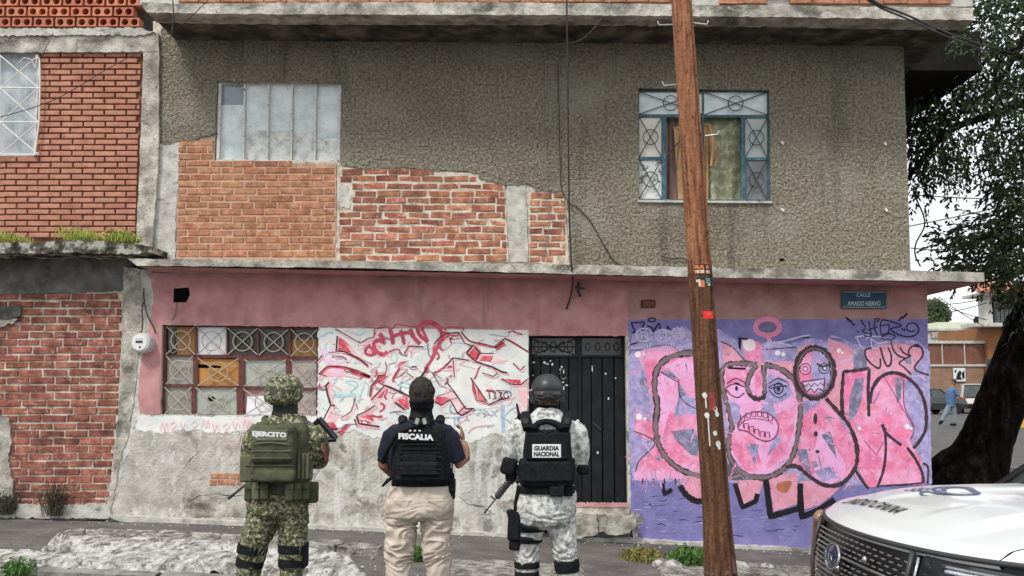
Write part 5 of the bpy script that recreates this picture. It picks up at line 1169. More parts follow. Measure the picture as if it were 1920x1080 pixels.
CAMO = mat('green_camouflage_cloth',[(.40,(.035,.042,.022)),(.47,(.10,.108,.055)),(.55,(.22,.205,.125)),(.63,(.40,.37,.27))],44,3,.88,.4,120,.003,
    layers=[((.022,.022,.014),26,.57,.60,.9,S3),((.46,.44,.31),44,.60,.63,.85,S3),((.09,.115,.045),18,.54,.57,.8,S3)])
CAMOW = mat('pale_grey_camouflage_cloth',[(.36,(.22,.225,.21)),(.45,(.42,.425,.40)),(.54,(.58,.585,.56)),(.66,(.70,.70,.67))],28,3,.88,.4,120,.003,
    layers=[((.14,.145,.13),42,.63,.65,.75,S3),((.36,.36,.33),20,.58,.61,.6,S3)])
OLIVE = mat('olive_nylon',[(.3,(.035,.040,.020)),(.7,(.085,.09,.05))],14,5,.8,.5,160,.002)
OLIVE2 = mat('light_olive_webbing',[(.3,(.08,.085,.05)),(.7,(.14,.145,.09))],20,5,.8,.5,160,.002)
HAIR = mat('dark_brown_hair',[(.35,(.004,.003,.0025)),(.65,(.030,.018,.013))],60,5,.5,1,90,.012,stretch=(1,1,.25),spec=.4)
PLAS = mat('matt_black_shell',[(.3,(.018,.019,.021)),(.7,(.034,.036,.039))],12,4,.42,.15,60,.001,spec=.5)
WTXT = mat('white_lettering',[(.3,(.62,.63,.62)),(.7,(.75,.76,.75))],50,3,.7)
BTXT = mat('black_lettering',[(.5,(.012,.012,.012))],rough=.8)
GUN = mat('gun_black',[(.3,(.010,.010,.011)),(.7,(.03,.03,.031))],20,4,.45,spec=.5)
EYE = mat('eye_white',[(.5,(.6,.58,.55))],rough=.2); IRIS = mat('brown_iris',[(.5,(.03,.015,.01))],rough=.2)
def folds(amp, zs=60, xs=10, seed=0, zones=()):
    def d(c):
        w_ = noise.noise(Vector((c.x*xs*.5,c.y*xs*.5,c.z*8+seed)))*2.2
        r = 1-abs(noise.noise(Vector((c.x*xs+w_*.5,c.y*xs*.6,c.z*zs*.45+w_*2+seed))))*2.2
        k = .35
        for (z0,s_,a) in zones: k += a*math.exp(-((c.z-z0)/s_)**2)
        return amp*k*(r-.45)+amp*.35*noise.noise(c*14)
    return d
def eyes(T_, rx, par):
    for s in (-1,1):
        mb = MB().use(EYE); mb.ell(T_(s*.032,rx*1.13,.008),(.014,.010,.010),10,8); mb.use(IRIS).ell(T_(s*.032,rx*1.13+.006,.008),(.006,.006,.006),8,6); HB(mb,'eye',None,par)
def textpatch(txt, cx, cy, wpx, hpx, Y, m, par, nm, bold=0.0, tilt=0, line=1., bend=0):
    me = font_mesh(txt,1,bold,0,0,1,line); vs = [v.co.copy() for v in me.vertices]
    x0,x1 = min(v.x for v in vs),max(v.x for v in vs); y0,y1 = min(v.y for v in vs),max(v.y for v in vs); mb = MB().use(m); mb.norec = 1
    q = []
    for v in vs:
        a = ((v.x-x0)/(x1-x0)-.5); b = ((v.y-y0)/(y1-y0)-.5); q.append(P(cx+a*wpx, cy-b*hpx+tilt*a, Y+bend*a*a))
    mb.add(q,[tuple(p.vertices) for p in me.polygons]); bpy.data.meshes.remove(me); return HB(mb,nm,None,par)
def panel(mb, x0,y0,x1,y1, Y, th, r=.01, seg=2, bend=0):
    a = P(x0,y0,Y); b = P(x1,y1,Y); mb.rbox(((a.x+b.x)/2, Y+th/2, (a.z+b.z)/2),((b.x-a.x)/2, th/2, (a.z-b.z)/2), r, None, seg, bend)
GZP = -.075
# ---------- man in khaki trousers
p2 = thing('person','man seen from behind in navy polo, black FISCALIA vest and khaki trousers','person',(Wp(785,1173).x,YPR,GZP))
b = MB(); T2 = head(b,791,738,.078,.108)
pxtube(b,[(791,762,.0,16),(790,790,.0,17)])
pxloft(b,[(792,762,818,.06),(806,738,842,.09),(840,736,844,.11),(900,742,838,.11),(940,736,836,.12),(962,740,834,.11)])
for xs in ([(752,955,0,27),(748,1035,0,19),(746,1090,.0,16),(745,1158,.01,11)],[(818,955,0,27),(822,1035,0,19),(826,1090,.0,16),(828,1158,.01,11)]): pxtube(b,xs)
pxtube(b,[(732,812,0,14),(722,850,.0,12.5),(720,870,.01,12),(734,884,.10,11),(752,880,.2,9),(766,872,.27,7)]); hand(b,Wp(766,872,.27),(.35,.8,.15),(0,.2,-1),.95,1,.8)
pxtube(b,[(842,812,0,14),(854,846,.0,12.5),(863,868,.01,12.5),(871,858,.06,11),(871,840,.12,9),(868,830,.15,7)]); hand(b,Wp(868,829,.155),(-.10,.3,.95),(-1,.2,0),.95,-1,.7)
fuse(b,'body',SKIN,p2,.0075,3)
mb = MB(); c = T2(0,-.012,.012)
mb.ell(c,(.091,.108,.108),22,14); mb.ell(T2(0,-.055,-.03),(.078,.06,.07),14,10)
fuse(mb,'hair',HAIR,p2,.008,3,lambda c_: .010*noise.noise(Vector((c_.x*90,c_.y*60,c_.z*22)))+.006*noise.noise(c_*25))
eyes(T2,.078,p2)
mb = MB(); mb.ell(T2(0,-.012,-.055),(.092,.118,.052),20,12); mb.ell(T2(0.01,-.10,-.05),(.05,.03,.032),12,8); mb.ell(T2(0,.0,-.085),(.088,.11,.05),18,10); pxtube(mb,[(790,757,.0,20),(790,775,.005,21),(790,787,.0,24)]); mb.ell(T2(.0,-.08,-.07),(.04,.03,.025),12,8)
fuse(mb,'face_cover',BLKF,p2,.008,2,folds(.007,120,20,3))
b = MB()
pxloft(b,[(786,768,812,.07),(793,748,833,.10),(802,732,850,.125),(825,728,853,.14),(860,730,850,.15),(906,736,844,.15)],2.4)
pxtube(b,[(748,806,0,15),(735,818,0,18.5),(725,846,.0,17),(723,866,.01,16)]); pxtube(b,[(832,806,0,15),(843,819,0,18),(853,846,.0,16.5),(859,864,.01,16)])
fuse(b,'polo_shirt',NAVY,p2,.009,4,folds(.008,50,9,7))
b = MB()
pxloft(b,[(896,736,842,.135),(915,731,845,.15),(935,724,849,.165),(952,722,850,.17,-.01),(966,726,848,.155,-.01),(974,742,838,.11,-.01)],2.2)
b.ell(Wp(757,945,-.05),(.125,.115,.13),18,12); b.ell(Wp(817,945,-.05),(.125,.115,.13),18,12)
for c_,s in (([(753,955,-.01,30),(752,985,0,30),(750,1020,.0,26),(748,1050,0,24),(746,1090,0,22),(744,1158,0,19)],0),([(820,955,-.01,30),(818,985,0,29),(819,1020,.0,25.5),(821,1050,0,23.5),(824,1090,0,21.5),(827,1158,0,19)],0)): pxtube(b,c_,18)
zk, zc = Wp(785,1035).z, Wp(785,975).z
fuse(b,'trousers',KHAKI,p2,.0085,3,folds(.019,62,9,1.5,((zk,.085,1.5),(zc-.05,.07,.8))))
mb = MB().use(KHAKI)
for x0,x1,y0 in ((736,772,938),(801,838,938)): mb.tube([Wp(x0,y0,-.165),Wp((x0+x1)/2,y0+2,-.19),Wp(x1,y0+1,-.165)],.004,5)
HBS(mb,'back_pocket_seam',None,p2)
mb = MB().use(BLKF); pxloft(mb,[(900,735,843,.155),(909,735,844,.158)],2.4,32); HB(mb,'belt',None,p2,True)
b = MB()
pxloft(b,[(797,748,833,.135),(806,743,837,.165),(830,737,841,.185),(865,736,843,.195),(898,738,842,.195),(903,744,838,.17)],3.4,40)
pxtube(b,[(757,796,-.06,9),(755,786,.0,9),(757,792,.09,9)]); pxtube(b,[(824,796,-.06,9),(826,786,.0,9),(824,792,.09,9)])
fuse(b,'vest',BLKF,p2,.009,2,folds(.006,60,12,4))
mb = MB().use(BLKF); panel(mb,748,866,822,893,YPR-.245,.07,.02,3,.4); panel(mb,755,852,818,866,YPR-.215,.03,.008,2,.4); panel(mb,740,893,832,902,YPR-.225,.06,.015,3,.3)
for y in (832,840,848,856,871,879,887): panel(mb,746,y,828,y+3,YPR-.25 if y>865 else YPR-.212,.008,.002,1,.4)
panel(mb,752,808,822,829,YPR-.21,.02,.006,2,.4)
HB(mb,'back_pouch',None,p2)
mb = MB().use(BLKF); mb.tube([Wp(812,789,-.1),Wp(775,799,-.19),Wp(745,812,-.20),Wp(727,840,-.16),Wp(718,868,-.12)],[.018,.02,.02,.018,.015],8)
mb.tube([Wp(735,895,-.17),Wp(726,902,-.15),Wp(717,912,-.14)],[.012,.014,.008],6); mb.tube([Wp(781,783,-.12),Wp(778,793,-.2),Wp(782,803,-.215)],.012,6); mb.tube([Wp(800,783,-.12),Wp(804,794,-.2),Wp(800,803,-.215)],.012,6); HB(mb,'shoulder_strap',None,p2,True)
mb = MB().use(mat('grey_buckle',[(.4,(.25,.25,.22)),(.6,(.4,.39,.35))],40,3,.5)); 
for x in (782,796): mb.rbox(Wp(x,790,-.215),(.013,.006,.022),.004,Matrix.Rotation(.3 if x<790 else -.3,3,'Y'))
HBS(mb,'strap_buckle',None,p2)
textpatch('FISCALIA',780,819,66,11.5,YPR-.2185,WTXT,p2,'vest_lettering',.055,3,1,.0); textpatch('- - -',778,807.5,22,2.5,YPR-.2185,WTXT,p2,'vest_emblem',.02)
mb = MB().use(BLKF); mb.rbox(Wp(848,912,-.02),(.022,.05,.055),.01); mb.rbox(Wp(847,895,-.01),(.018,.03,.03),.008); mb.rbox(Wp(849,925,-.03),(.016,.035,.04),.01); mb.use(mat('grey_buckle')if 0 else BLKF).rbox(Wp(846,868,-.04),(.012,.012,.09),.004)
mb.use(MATS['grey_buckle']).rbox(Wp(845,873,-.06),(.008,.004,.018),.002); HB(mb,'hip_holster',None,p2)
b = MB()
for x in (744,828): b.ell(Wp(x,1165,.05)+Vector((0,.02,.0)),(.05,.14,.05),14,8); b.ell(Wp(x,1155,-.02),(.045,.06,.06),12,8)
b.v = [(x_,y_,max(z_,GZP+.002)) for x_,y_,z_ in b.v]; fuse(b,'shoes',BLKF,p2,.01,2)

# ---------- rifle (local: muzzle along -X, up +Z)
def rifle(name, label, muzzle, butt, roll=0, s=1.0, tri_stock=False):
    o = Vector(muzzle); d = (Vector(butt)-o); L_ = d.length; d.normalize(); up = Vector((0,0,1)) if abs(d.z)<.9 else Vector((1,0,0)); side = Vector((0,1,0)); side = (side-d*side.dot(d)).normalized(); up = d.cross(side)
    if up.z < 0: up = -up
    R = Matrix((d,side,up)).transposed(); t = thing(name,label,'rifle',tuple(o)); k = L_/.85
    Q = lambda x,z,y=0: o+R@Vector((x*k,y*k,z*k))
    mb = MB().use(GUN); mb.tube([Q(0,0),Q(.05,0),Q(.051,0),Q(.30,0)],[.011*k,.011*k,.008*k,.008*k],10); mb.rbox(Q(.17,.03),(.008*k,.006*k,.03*k),.002,R); HB(mb,'barrel',None,t)
    mb = MB().use(GUN); mb.rbox(Q(.30,.0),(.11*k,.028*k,.03*k),.01,R); 
    for i in range(7): mb.rbox(Q(.22+i*.028,.034),(.009*k,.012*k,.006*k),.002,R)
    HB(mb,'handguard',None,t)
    mb = MB().use(GUN); mb.rbox(Q(.50,.0),(.11*k,.024*k,.04*k),.008,R); mb.rbox(Q(.50,.055),(.07*k,.014*k,.02*k),.006,R); HB(mb,'receiver',None,t)
    mb = MB().use(GUN); mb.rbox(Q(.455,-.11),(.032*k,.013*k,.085*k),.006,R@Matrix.Rotation(.18,3,'Y')); HB(mb,'magazine',None,t)
    mb = MB().use(GUN); mb.rbox(Q(.575,-.075),(.02*k,.016*k,.05*k),.01,R@Matrix.Rotation(-.35,3,'Y')); HB(mb,'pistol_grip',None,t)
    mb = MB().use(GUN)
    if tri_stock:
        mb.tube([Q(.6,.01),Q(.84,.03)],.020*k,8); mb.tube([Q(.84,.04),Q(.85,-.15)],.024*k,8); mb.tube([Q(.85,-.15),Q(.64,-.01)],.020*k,8)
    else:
        mb.tube([Q(.6,.0),Q(.7,.0)],.015*k,8); mb.rbox(Q(.76,-.02),(.08*k,.02*k,.045*k),.01,R)
    HB(mb,'stock',None,t)
    return t
# ---------- soldier on the left
p1 = thing('person','soldier seen from behind in green camouflage with olive EJERCITO backpack and covered helmet','person',(Wp(520,1173).x,YPR,GZP))
b = MB(); T1 = head(b,533,740,.078,.105,-.15)
pxtube(b,[(534,762,.0,15),(533,790,.0,17)])
pxloft(b,[(792,510,560,.06),(808,485,585,.09),(900,492,572,.11),(945,480,572,.11),(960,485,565,.1)])
pxtube(b,[(500,950,0,24),(478,1030,0,18),(468,1090,0,15),(460,1158,0,10)]); pxtube(b,[(548,950,0,24),(550,1030,0,18),(548,1090,0,15),(545,1158,0,10)])
pxtube(b,[(482,812,0,13),(468,850,.02,12),(466,880,.06,11),(482,885,.2,9),(510,878,.3,7)]); hand(b,Wp(510,878,.3),(.8,.5,0),(0,.6,-.8),.95,1,1)
pxtube(b,[(588,812,0,13),(600,845,.02,12),(600,862,.06,12),(588,858,.2,9),(572,850,.3,7)]); hand(b,Wp(572,850,.3),(-.8,.5,.1),(0,.6,-.8),.95,-1,1)
fuse(b,'body',SKIN,p1,.0075,3); eyes(T1,.078,p1)
b = MB(); c = T1(0,-.005,.03)
b.ell(c,(.131,.15,.120),26,16); b.ell(T1(0,-.03,-.02),(.128,.13,.06),24,10)
def hcov(c_): return .007*noise.noise(Vector((c_.x*22,c_.y*22,c_.z*22)))+.006*(1-abs(noise.noise(Vector((c_.x*16,c_.y*16,c_.z*30+4)))*2))
fuse(b,'helmet',CAMO,p1,.008,2,hcov)
mb = MB().use(mat('helmet_band',[(.3,(.04,.045,.03)),(.7,(.09,.1,.065))],20,4,.8)); ring = [T1(.128*cos(t),-.005+.148*sin(t),-.012) for t in [i*2*pi/24 for i in range(25)]]; mb.tube(ring,.008,6,False); mb.rbox(T1(.085,-.10,.045),(.035,.02,.022),.008,Matrix.Rotation(.6,3,'Z')); mb.rbox(T1(-.02,-.148,.03),(.03,.012,.03),.008); mb.tube([T1(-.1,-.07,.0),T1(-.05,-.12,.075),T1(.03,-.1,.12)],.007,6); HB(mb,'helmet_strap',None,p1)
b = MB(); pxtube(b,[(534,748,.0,24),(535,762,.005,23),(534,776,.0,25),(534,786,0,27)]); fuse(b,'neck_gaiter',mat('dark_green_black_scarf',[(.3,(.012,.015,.014)),(.7,(.03,.036,.03))],20,4,.85),p1,.008,2,folds(.008,110,18,5))
b = MB()
pxloft(b,[(778,510,560,.085),(786,500,572,.105),(796,480,588,.125),(820,474,592,.145),(870,478,586,.15),(918,478,580,.15)],2.4)
pxtube(b,[(488,804,0,18),(474,824,0,19),(466,855,.02,16),(466,880,.08,14.5),(484,886,.2,12.5),(505,880,.29,10)]); pxtube(b,[(582,804,0,19),(592,822,0,22),(600,846,.02,19),(598,864,.07,17),(586,860,.2,13),(574,852,.28,10)])
pxtube(b,[(535,775,0,25),(535,786,0,28)])
fuse(b,'combat_shirt',CAMO,p1,.009,3,folds(.012,55,11,2))
b = MB()
pxloft(b,[(905,470,578,.14),(925,464,580,.155),(945,464,578,.16),(960,468,574,.15),(970,480,566,.11)],2.2)
pxtube(b,[(498,950,-.0,31),(492,978,0,30),(482,1005,0,28),(474,1030,.0,25),(468,1060,0,23),(464,1100,0,22),(460,1140,0,18)],18)
pxtube(b,[(548,950,-.0,30),(550,978,0,28),(549,1005,0,26),(549,1030,.0,24),(547,1060,0,22),(546,1100,0,21),(545,1140,0,18)],18)
fuse(b,'combat_trousers',CAMO,p1,.0085,3,folds(.016,60,10,9,((zk,.08,.8),(zc,.08,.6))))
mb = MB(); pxtube(mb,[(474,1022,0,27),(472,1030,0,27),(471,1037,0,26.5)],20); pxtube(mb,[(470,1048,0,25.5),(468,1056,0,25.5),(467,1062,0,25)],20); pxtube(mb,[(549,1020,0,26.5),(548.5,1028,0,26.5),(548,1036,0,26)],20); pxtube(mb,[(548,1047,0,25),(547,1054,0,25),(547,1061,0,24.5)],20)
mb.rbox(Wp(470,1040,.10),(.085,.03,.1),.03); mb.rbox(Wp(549,1040,.10),(.085,.03,.1),.03); mb.rbox(Wp(573,1040,.02),(.012,.06,.085),.01); mb.use(BLKF); mb.m = [0]*len(mb.f); HBS(mb,'knee_pad',None,p1)
b = MB()
for x in (460,545): b.ell(Wp(x,1165,.05)+Vector((0,.02,0)),(.052,.15,.055),14,8); b.tube([Wp(x,1160,-.01),Wp(x+1,1120,-.005)],[.055,.06],14)
b.v = [(x_,y_,max(z_,GZP+.002)) for x_,y_,z_ in b.v]; fuse(b,'boots',BLKF,p1,.01,2)
b = MB(); pxloft(b,[(792,484,580,.13),(805,478,586,.16),(850,478,584,.175),(900,480,582,.175),(906,484,578,.16)],3.4,36)
pxtube(b,[(500,796,-.06,8),(498,786,.0,8),(500,794,.09,8)]); pxtube(b,[(566,796,-.06,8),(568,786,.0,8),(566,794,.09,8)])
fuse(b,'plate_carrier',OLIVE,p1,.009,2,folds(.007,60,12,14))
b = MB(); panel(b,470,797,549,905,YPR-.275,.13,.035,4,.0); panel(b,468,824,548,868,YPR-.315,.08,.03,4); panel(b,476,882,552,905,YPR-.305,.08,.025,4)
fuse(b,'backpack',OLIVE,p1,.008,2,folds(.010,40,14,6))
mb = MB().use(OLIVE2); panel(mb,470,806,539,824.5,YPR-.285,.014,.004,1); panel(mb,480,822,538,827,YPR-.318,.02,.006,2)
for y in (845,858,872): panel(mb,472,y,546,y+2.2,YPR-.321 if y<868 else YPR-.285,.008,.002,1)
mb.tube([Wp(478,833,-.315),Wp(508,829,-.33),Wp(542,834,-.315)],.005,6)
for x in (560,568,576):
    panel(mb,x-2,850,x+2,898,YPR-.195,.02,.003,1)
mb.tube([Wp(500,797,-.22),Wp(508,786,-.25),Wp(520,797,-.22)],.007,6); HB(mb,'backpack_webbing',None,p1)
textpatch('EJERCITO',505,815.5,64,12,YPR-.2862,WTXT,p1,'backpack_lettering',.055,3)
b = MB(); pxloft(b,[(905,468,578,.165),(922,466,580,.17)],2.4,32); fuse(b,'war_belt',BLKF if 0 else OLIVE,p1,.01,1)
for i,(x,y,w_,h,dy,ml) in enumerate(((467,922,.035,.075,-.10,OLIVE),(481,921,.036,.07,-.16,OLIVE2),(497,921,.036,.07,-.185,OLIVE),(543,922,.036,.07,-.185,OLIVE2),(558,922,.036,.07,-.17,OLIVE),(573,921,.035,.07,-.13,OLIVE),(587,923,.045,.085,-.06,OLIVE),(464,878,.045,.11,-.04,OLIVE2))):
    mb = MB().use(ml); mb.rbox(Wp(x,y,dy),(w_*.5*1.6 if i<7 else .05,.035,h*.85),.016,None,3); panel(mb,x-5,y-16*h/.07*.6,x+5,y-4,YPR+dy-.045,.012,.003,1); HB(mb,'pouch',None,p1)
mb = MB().use(mat('arm_patch_red',[(.4,(.3,.03,.03)),(.6,(.05,.05,.04))],60,2,.8)); mb.rbox(Wp(611,848,-.02),(.006,.035,.06),.004,Matrix.Rotation(-.12,3,'Y')); HB(mb,'arm_patch',None,p1)
rifle('assault_rifle','black rifle slung across the chest of the green camouflage soldier, stock above his right arm',Wp(428,935,.20),Wp(606,792,.20),tri_stock=True)

# ---------- soldier on the right
p3 = thing('person','guard seen from behind in pale grey camouflage, black helmet and GUARDIA NACIONAL vest','person',(Wp(1020,1173).x,YPR,GZP))
b = MB(); T3 = head(b,1026,736,.078,.105,.0)
pxtube(b,[(1027,756,.0,15),(1025,790,.0,17)])
pxloft(b,[(792,1000,1050,.06),(808,975,1072,.09),(900,985,1065,.11),(945,975,1068,.11),(962,980,1062,.1)])
pxtube(b,[(994,955,0,24),(990,1035,0,17),(988,1090,0,15),(986,1158,0,10)]); pxtube(b,[(1050,955,0,24),(1060,1035,0,17),(1066,1090,0,15),(1070,1158,0,10)])
pxtube(b,[(972,808,0,13),(960,845,.02,12),(956,875,.05,11),(972,890,.18,9),(985,895,.26,7)]); hand(b,Wp(985,896,.26),(.5,.7,-.2),(0,.4,-.8),.95,1,1)
pxtube(b,[(1078,806,0,13),(1090,845,.02,12),(1090,872,.05,11.5),(1072,880,.2,9),(1050,878,.28,7)]); hand(b,Wp(1050,878,.28),(-.7,.6,0),(0,.4,-.8),.95,-1,1)
fuse(b,'body',SKIN,p3,.0075,3); eyes(T3,.078,p3)
b = MB(); b.ell(T3(0,-.005,.035),(.112,.136,.100),26,16); b.ell(T3(0,-.035,-.015),(.110,.112,.045),24,10)
fuse(b,'helmet',PLAS,p3,.007,3)
mb = MB().use(GUN)
for s in (-1,1):
    mb.rbox(T3(s*.112,-.01,-.005),(.010,.06,.016),.005); mb.rbox(T3(s*.098,-.03,-.045),(.022,.038,.032),.012,None,3); mb.tube([T3(s*.10,-.05,-.02),T3(s*.075,-.10,-.055),T3(s*.02,-.105,-.075)],.008,6)
mb.rbox(T3(0,-.148,-.015),(.035,.01,.022),.006); mb.tube([T3(-.08,-.09,-.03),T3(0,-.14,-.045),T3(.08,-.09,-.03)],.013,8)
HB(mb,'helmet_rail',None,p3)
mb = MB().use(WTXT); mb.rbox(T3(.116,-.05,.03),(.004,.006,.012),.002); HB(mb,'helmet_mark',None,p3)
b = MB(); pxtube(b,[(1026,759,.0,20),(1026,768,.0,22),(1026,776,0,23)]); fuse(b,'neck_gaiter',BLKF,p3,.008,2,folds(.007,110,18,5))
b = MB()
pxloft(b,[(768,1004,1050,.085),(780,992,1062,.105),(792,972,1078,.125),(820,966,1084,.14),(870,974,1076,.15),(918,976,1072,.15)],2.4)
pxtube(b,[(982,796,0,17),(968,812,0,19),(958,845,.02,16.5),(954,872,.05,15),(970,890,.17,12),(982,894,.24,10)]); pxtube(b,[(1070,796,0,17),(1082,812,0,20),(1089,845,.02,17),(1088,870,.05,15.5),(1072,880,.19,12),(1056,878,.26,10)])
pxtube(b,[(1028,768,0,24),(1027,780,-.01,28)])
fuse(b,'combat_shirt',CAMOW,p3,.009,3,folds(.013,55,11,3))
b = MB()
pxloft(b,[(905,974,1074,.14),(925,969,1079,.155),(945,966,1080,.165),(962,966,1078,.165),(978,972,1074,.15),(990,990,1058,.1)],2.2)
b.ell(Wp(998,955,-.05),(.11,.1,.12),16,10); b.ell(Wp(1048,955,-.05),(.11,.1,.12),16,10)
pxtube(b,[(996,965,-.0,30),(992,990,0,28),(989,1015,0,24),(988,1045,.0,21.5),(988,1075,0,20),(987,1110,0,19),(986,1140,0,17)],18)
pxtube(b,[(1048,965,-.0,30),(1054,990,0,27),(1058,1015,0,23),(1060,1045,.0,21),(1064,1075,0,19.5),(1067,1110,0,19),(1070,1140,0,17)],18)
fuse(b,'combat_trousers',CAMOW,p3,.0085,3,folds(.016,60,10,19,((zk,.1,.9),(zc,.08,.6))))
mb = MB(); pxtube(mb,[(988,1052,0,23),(988,1058,0,23.5),(988,1064,0,23)],20); pxtube(mb,[(988,1070,0,22),(988,1078,0,22.5),(988,1088,0,22)],20); pxtube(mb,[(1062,1050,0,23),(1063,1060,0,23.5),(1064,1072,0,22)],20); pxtube(mb,[(991,985,0,30.5),(990,990,0,30.5),(990,995,0,30)],20); pxtube(mb,[(990,1006,0,27.5),(989,1011,0,27.5),(989,1016,0,27)],20)
mb.use(BLKF); mb.m = [0]*len(mb.f); HBS(mb,'leg_strap',None,p3)
b = MB()
for x in (986,1070): b.ell(Wp(x,1165,.05)+Vector((0,.02,0)),(.052,.15,.055),14,8); b.tube([Wp(x,1160,-.01),Wp(x+1,1120,-.005)],[.055,.06],14)
b.v = [(x_,y_,max(z_,GZP+.002)) for x_,y_,z_ in b.v]; fuse(b,'boots',BLKF,p3,.01,2)
b = MB()
pxloft(b,[(804,985,1068,.15),(812,982,1070,.175),(840,980,1071,.185),(860,979,1072,.19)],3.6,36); pxloft(b,[(858,974,1077,.195),(880,973,1078,.2),(904,974,1077,.2),(909,978,1072,.18)],3.4,36)
for s,x in ((-1,987),(1,1062)):
    pxtube(b,[(x+s*-2,806,-.17,9),(x,790,-.13,10),(x+s*2,780,-.03,10),(x,790,.09,9)])
pxtube(b,[(1000,803,-.16,7),(1010,793,-.16,6),(1025,790,-.165,5.5),(1040,793,-.16,6),(1054,803,-.16,7)])
fuse(b,'vest',BLKF,p3,.0085,2,folds(.006,60,12,24))
mb = MB().use(BLKF); panel(mb,985,812,1066,862,YPR-.215,.05,.012,3); 
panel(mb,976,866,1074,904,YPR-.225,.05,.014,3); mb.tube([Wp(1010,806,-.19),Wp(1024,812,-.215),Wp(1038,806,-.19)],.008,6); HB(mb,'back_panel',None,p3)
mb = MB().use(PLAS)
for x in (985,1063): mb.tube([Wp(x,789,-.17),Wp(x,789,-.185)],.022,14)
HBS(mb,'strap_buckle',None,p3)
mb = MB().use(WTXT); panel(mb,998,833,1052,858.5,YPR-.222,.008,.002,1); HB(mb,'vest_patch',None,p3)
textpatch('GUARDIA',1025,840.5,47,9,YPR-.2232,BTXT,p3,'vest_lettering',.05); textpatch('NACIONAL',1025,851.5,48,9,YPR-.2232,BTXT,p3,'vest_lettering',.05)
b = MB(); pxloft(b,[(909,970,1076,.17),(916,969,1078,.175),(923,969,1078,.172)],2.4,32); fuse(b,'duty_belt',BLKF,p3,.009,1)
mb = MB().use(BLKF); mb.rbox(Wp(1044,921,-.18),(.05,.03,.035),.012,None,3); mb.rbox(Wp(1052,914,-.175),(.022,.03,.05),.01,None,3); mb.rbox(Wp(1066,918,-.13),(.03,.03,.045),.012,None,3); HB(mb,'belt_pouch',None,p3)
mb = MB().use(BLKF); mb.rbox(Wp(964,985,-.03),(.045,.075,.10),.02,Matrix.Rotation(.05,3,'Y'),3); mb.rbox(Wp(966,1010,-.03),(.038,.06,.075),.018,Matrix.Rotation(.12,3,'Y'),3); mb.rbox(Wp(958,968,-.05),(.022,.05,.045),.01,Matrix.Rotation(-.25,3,'Y'),2); mb.tube([Wp(972,915,-.08),Wp(967,940,-.06),Wp(965,965,-.05)],.014,6); mb.tube([Wp(975,1010,-.13),Wp(985,1010,-.14),Wp(1000,1013,-.13)],.013,6); mb.tube([Wp(975,983,-.13),Wp(990,990,-.15),Wp(1006,992,-.12)],.013,6); HB(mb,'thigh_holster',None,p3)
mb = MB(); mb.rbox(Wp(954,874,.01),(.055,.06,.062),.03,Matrix.Rotation(.3,3,'Y'),3); mb.rbox(Wp(958,893,.03),(.04,.05,.03),.02,None,3); mb.rbox(Wp(1093,880,.03),(.042,.06,.035),.02,None,3); mb.use(BLKF); mb.m = [0]*len(mb.f); HBS(mb,'elbow_pad',None,p3)
mb = MB().use(BLKF); mb.tube([Wp(968,757,.1),Wp(970,770,.08),Wp(974,786,.03)],[.003,.005,.006],5); mb.tube([Wp(972,778,.03),Wp(966,795,-.0),Wp(958,812,-.02)],[.007,.007,.005],5); mb.rbox(Wp(973,783,.02),(.012,.012,.03),.004); HB(mb,'radio_antenna',None,p3)
rifle('assault_rifle','black rifle hanging muzzle-down beside the left arm of the pale camouflage guard',Wp(908,962,.16),Wp(1008,838,.24))
# ================================================================ white patrol car, nose to the left
PAINT = mat('white_car_paint',[(.5,(.66,.67,.67))],rough=.28,spec=.5,coat=.6,coord='object')
CBLK = mat('gloss_black_trim',[(.5,(.007,.007,.008))],rough=.3,spec=.3); CHR = mat('dark_chrome',[(.5,(.42,.42,.43))],rough=.22,metal=.9)
TYRE = mat('tyre_rubber',[(.5,(.02,.02,.02))],rough=.85); RIMM = mat('alloy_rim',[(.5,(.35,.35,.36))],rough=.3,metal=.8)
TAN = mat('tan_ground_reflection',[(.3,(.20,.11,.05)),(.7,(.30,.17,.085))],5,4,.35,spec=.5,coat=.4)
CGL = mat('car_window_glass',[(.3,(.02,.028,.027)),(.7,(.06,.08,.075))],3,4,.06,spec=.8); ORR = mat('orange_reflector',[(.5,(.75,.25,.03))],rough=.25)
LENS = mat('clear_lens',[(.5,(.80,.83,.85))],rough=.02,trans=1,spec=.15,ior=1.06); GRY = mat('satin_grey_trim',[(.5,(.05,.05,.052))],rough=.45,metal=.3)
CX0, CYC = 1.375, 4.08
def xf(w): q = abs(w)/.93; return .02+.24*q**2+.12*q**6
def sm_(a,b,x): t = max(0,min(1,(x-a)/(b-a))); return t*t*(3-2*t)
def hoodz(xl,w):
    t = max(0,xl-xf(w)); q = min(1,abs(w)/.95)
    z = 1.083+.075*(1-math.exp(-t/.38))+.035*(1-q*q)*sm_(0,.5,t)
    z += .022*sm_(.60,.54,abs(w)+.12*(t))*sm_(.02,.3,t) - .014*sm_(.30,.24,abs(w)+.10*t)*sm_(.12,.4,t)
    z -= .05*sm_(.86,1.02,abs(w)) + .022*math.exp(-(t/.03)**2)
    return z
def cp(xl,w,z): return Vector((CX0+xl, CYC+w, z))
def hp(xl,w,d=.0): return cp(xl,w,hoodz(xl,w)+d)
def cowl(w): return 1.075-.14*(1-(w/.9)**2)
GZC = -.15
car = thing('patrol_car','white patrol car with UNIDAD CANINA lettering on its bonnet, parked bottom right','car',(CX0+1.2,CYC,GZC))
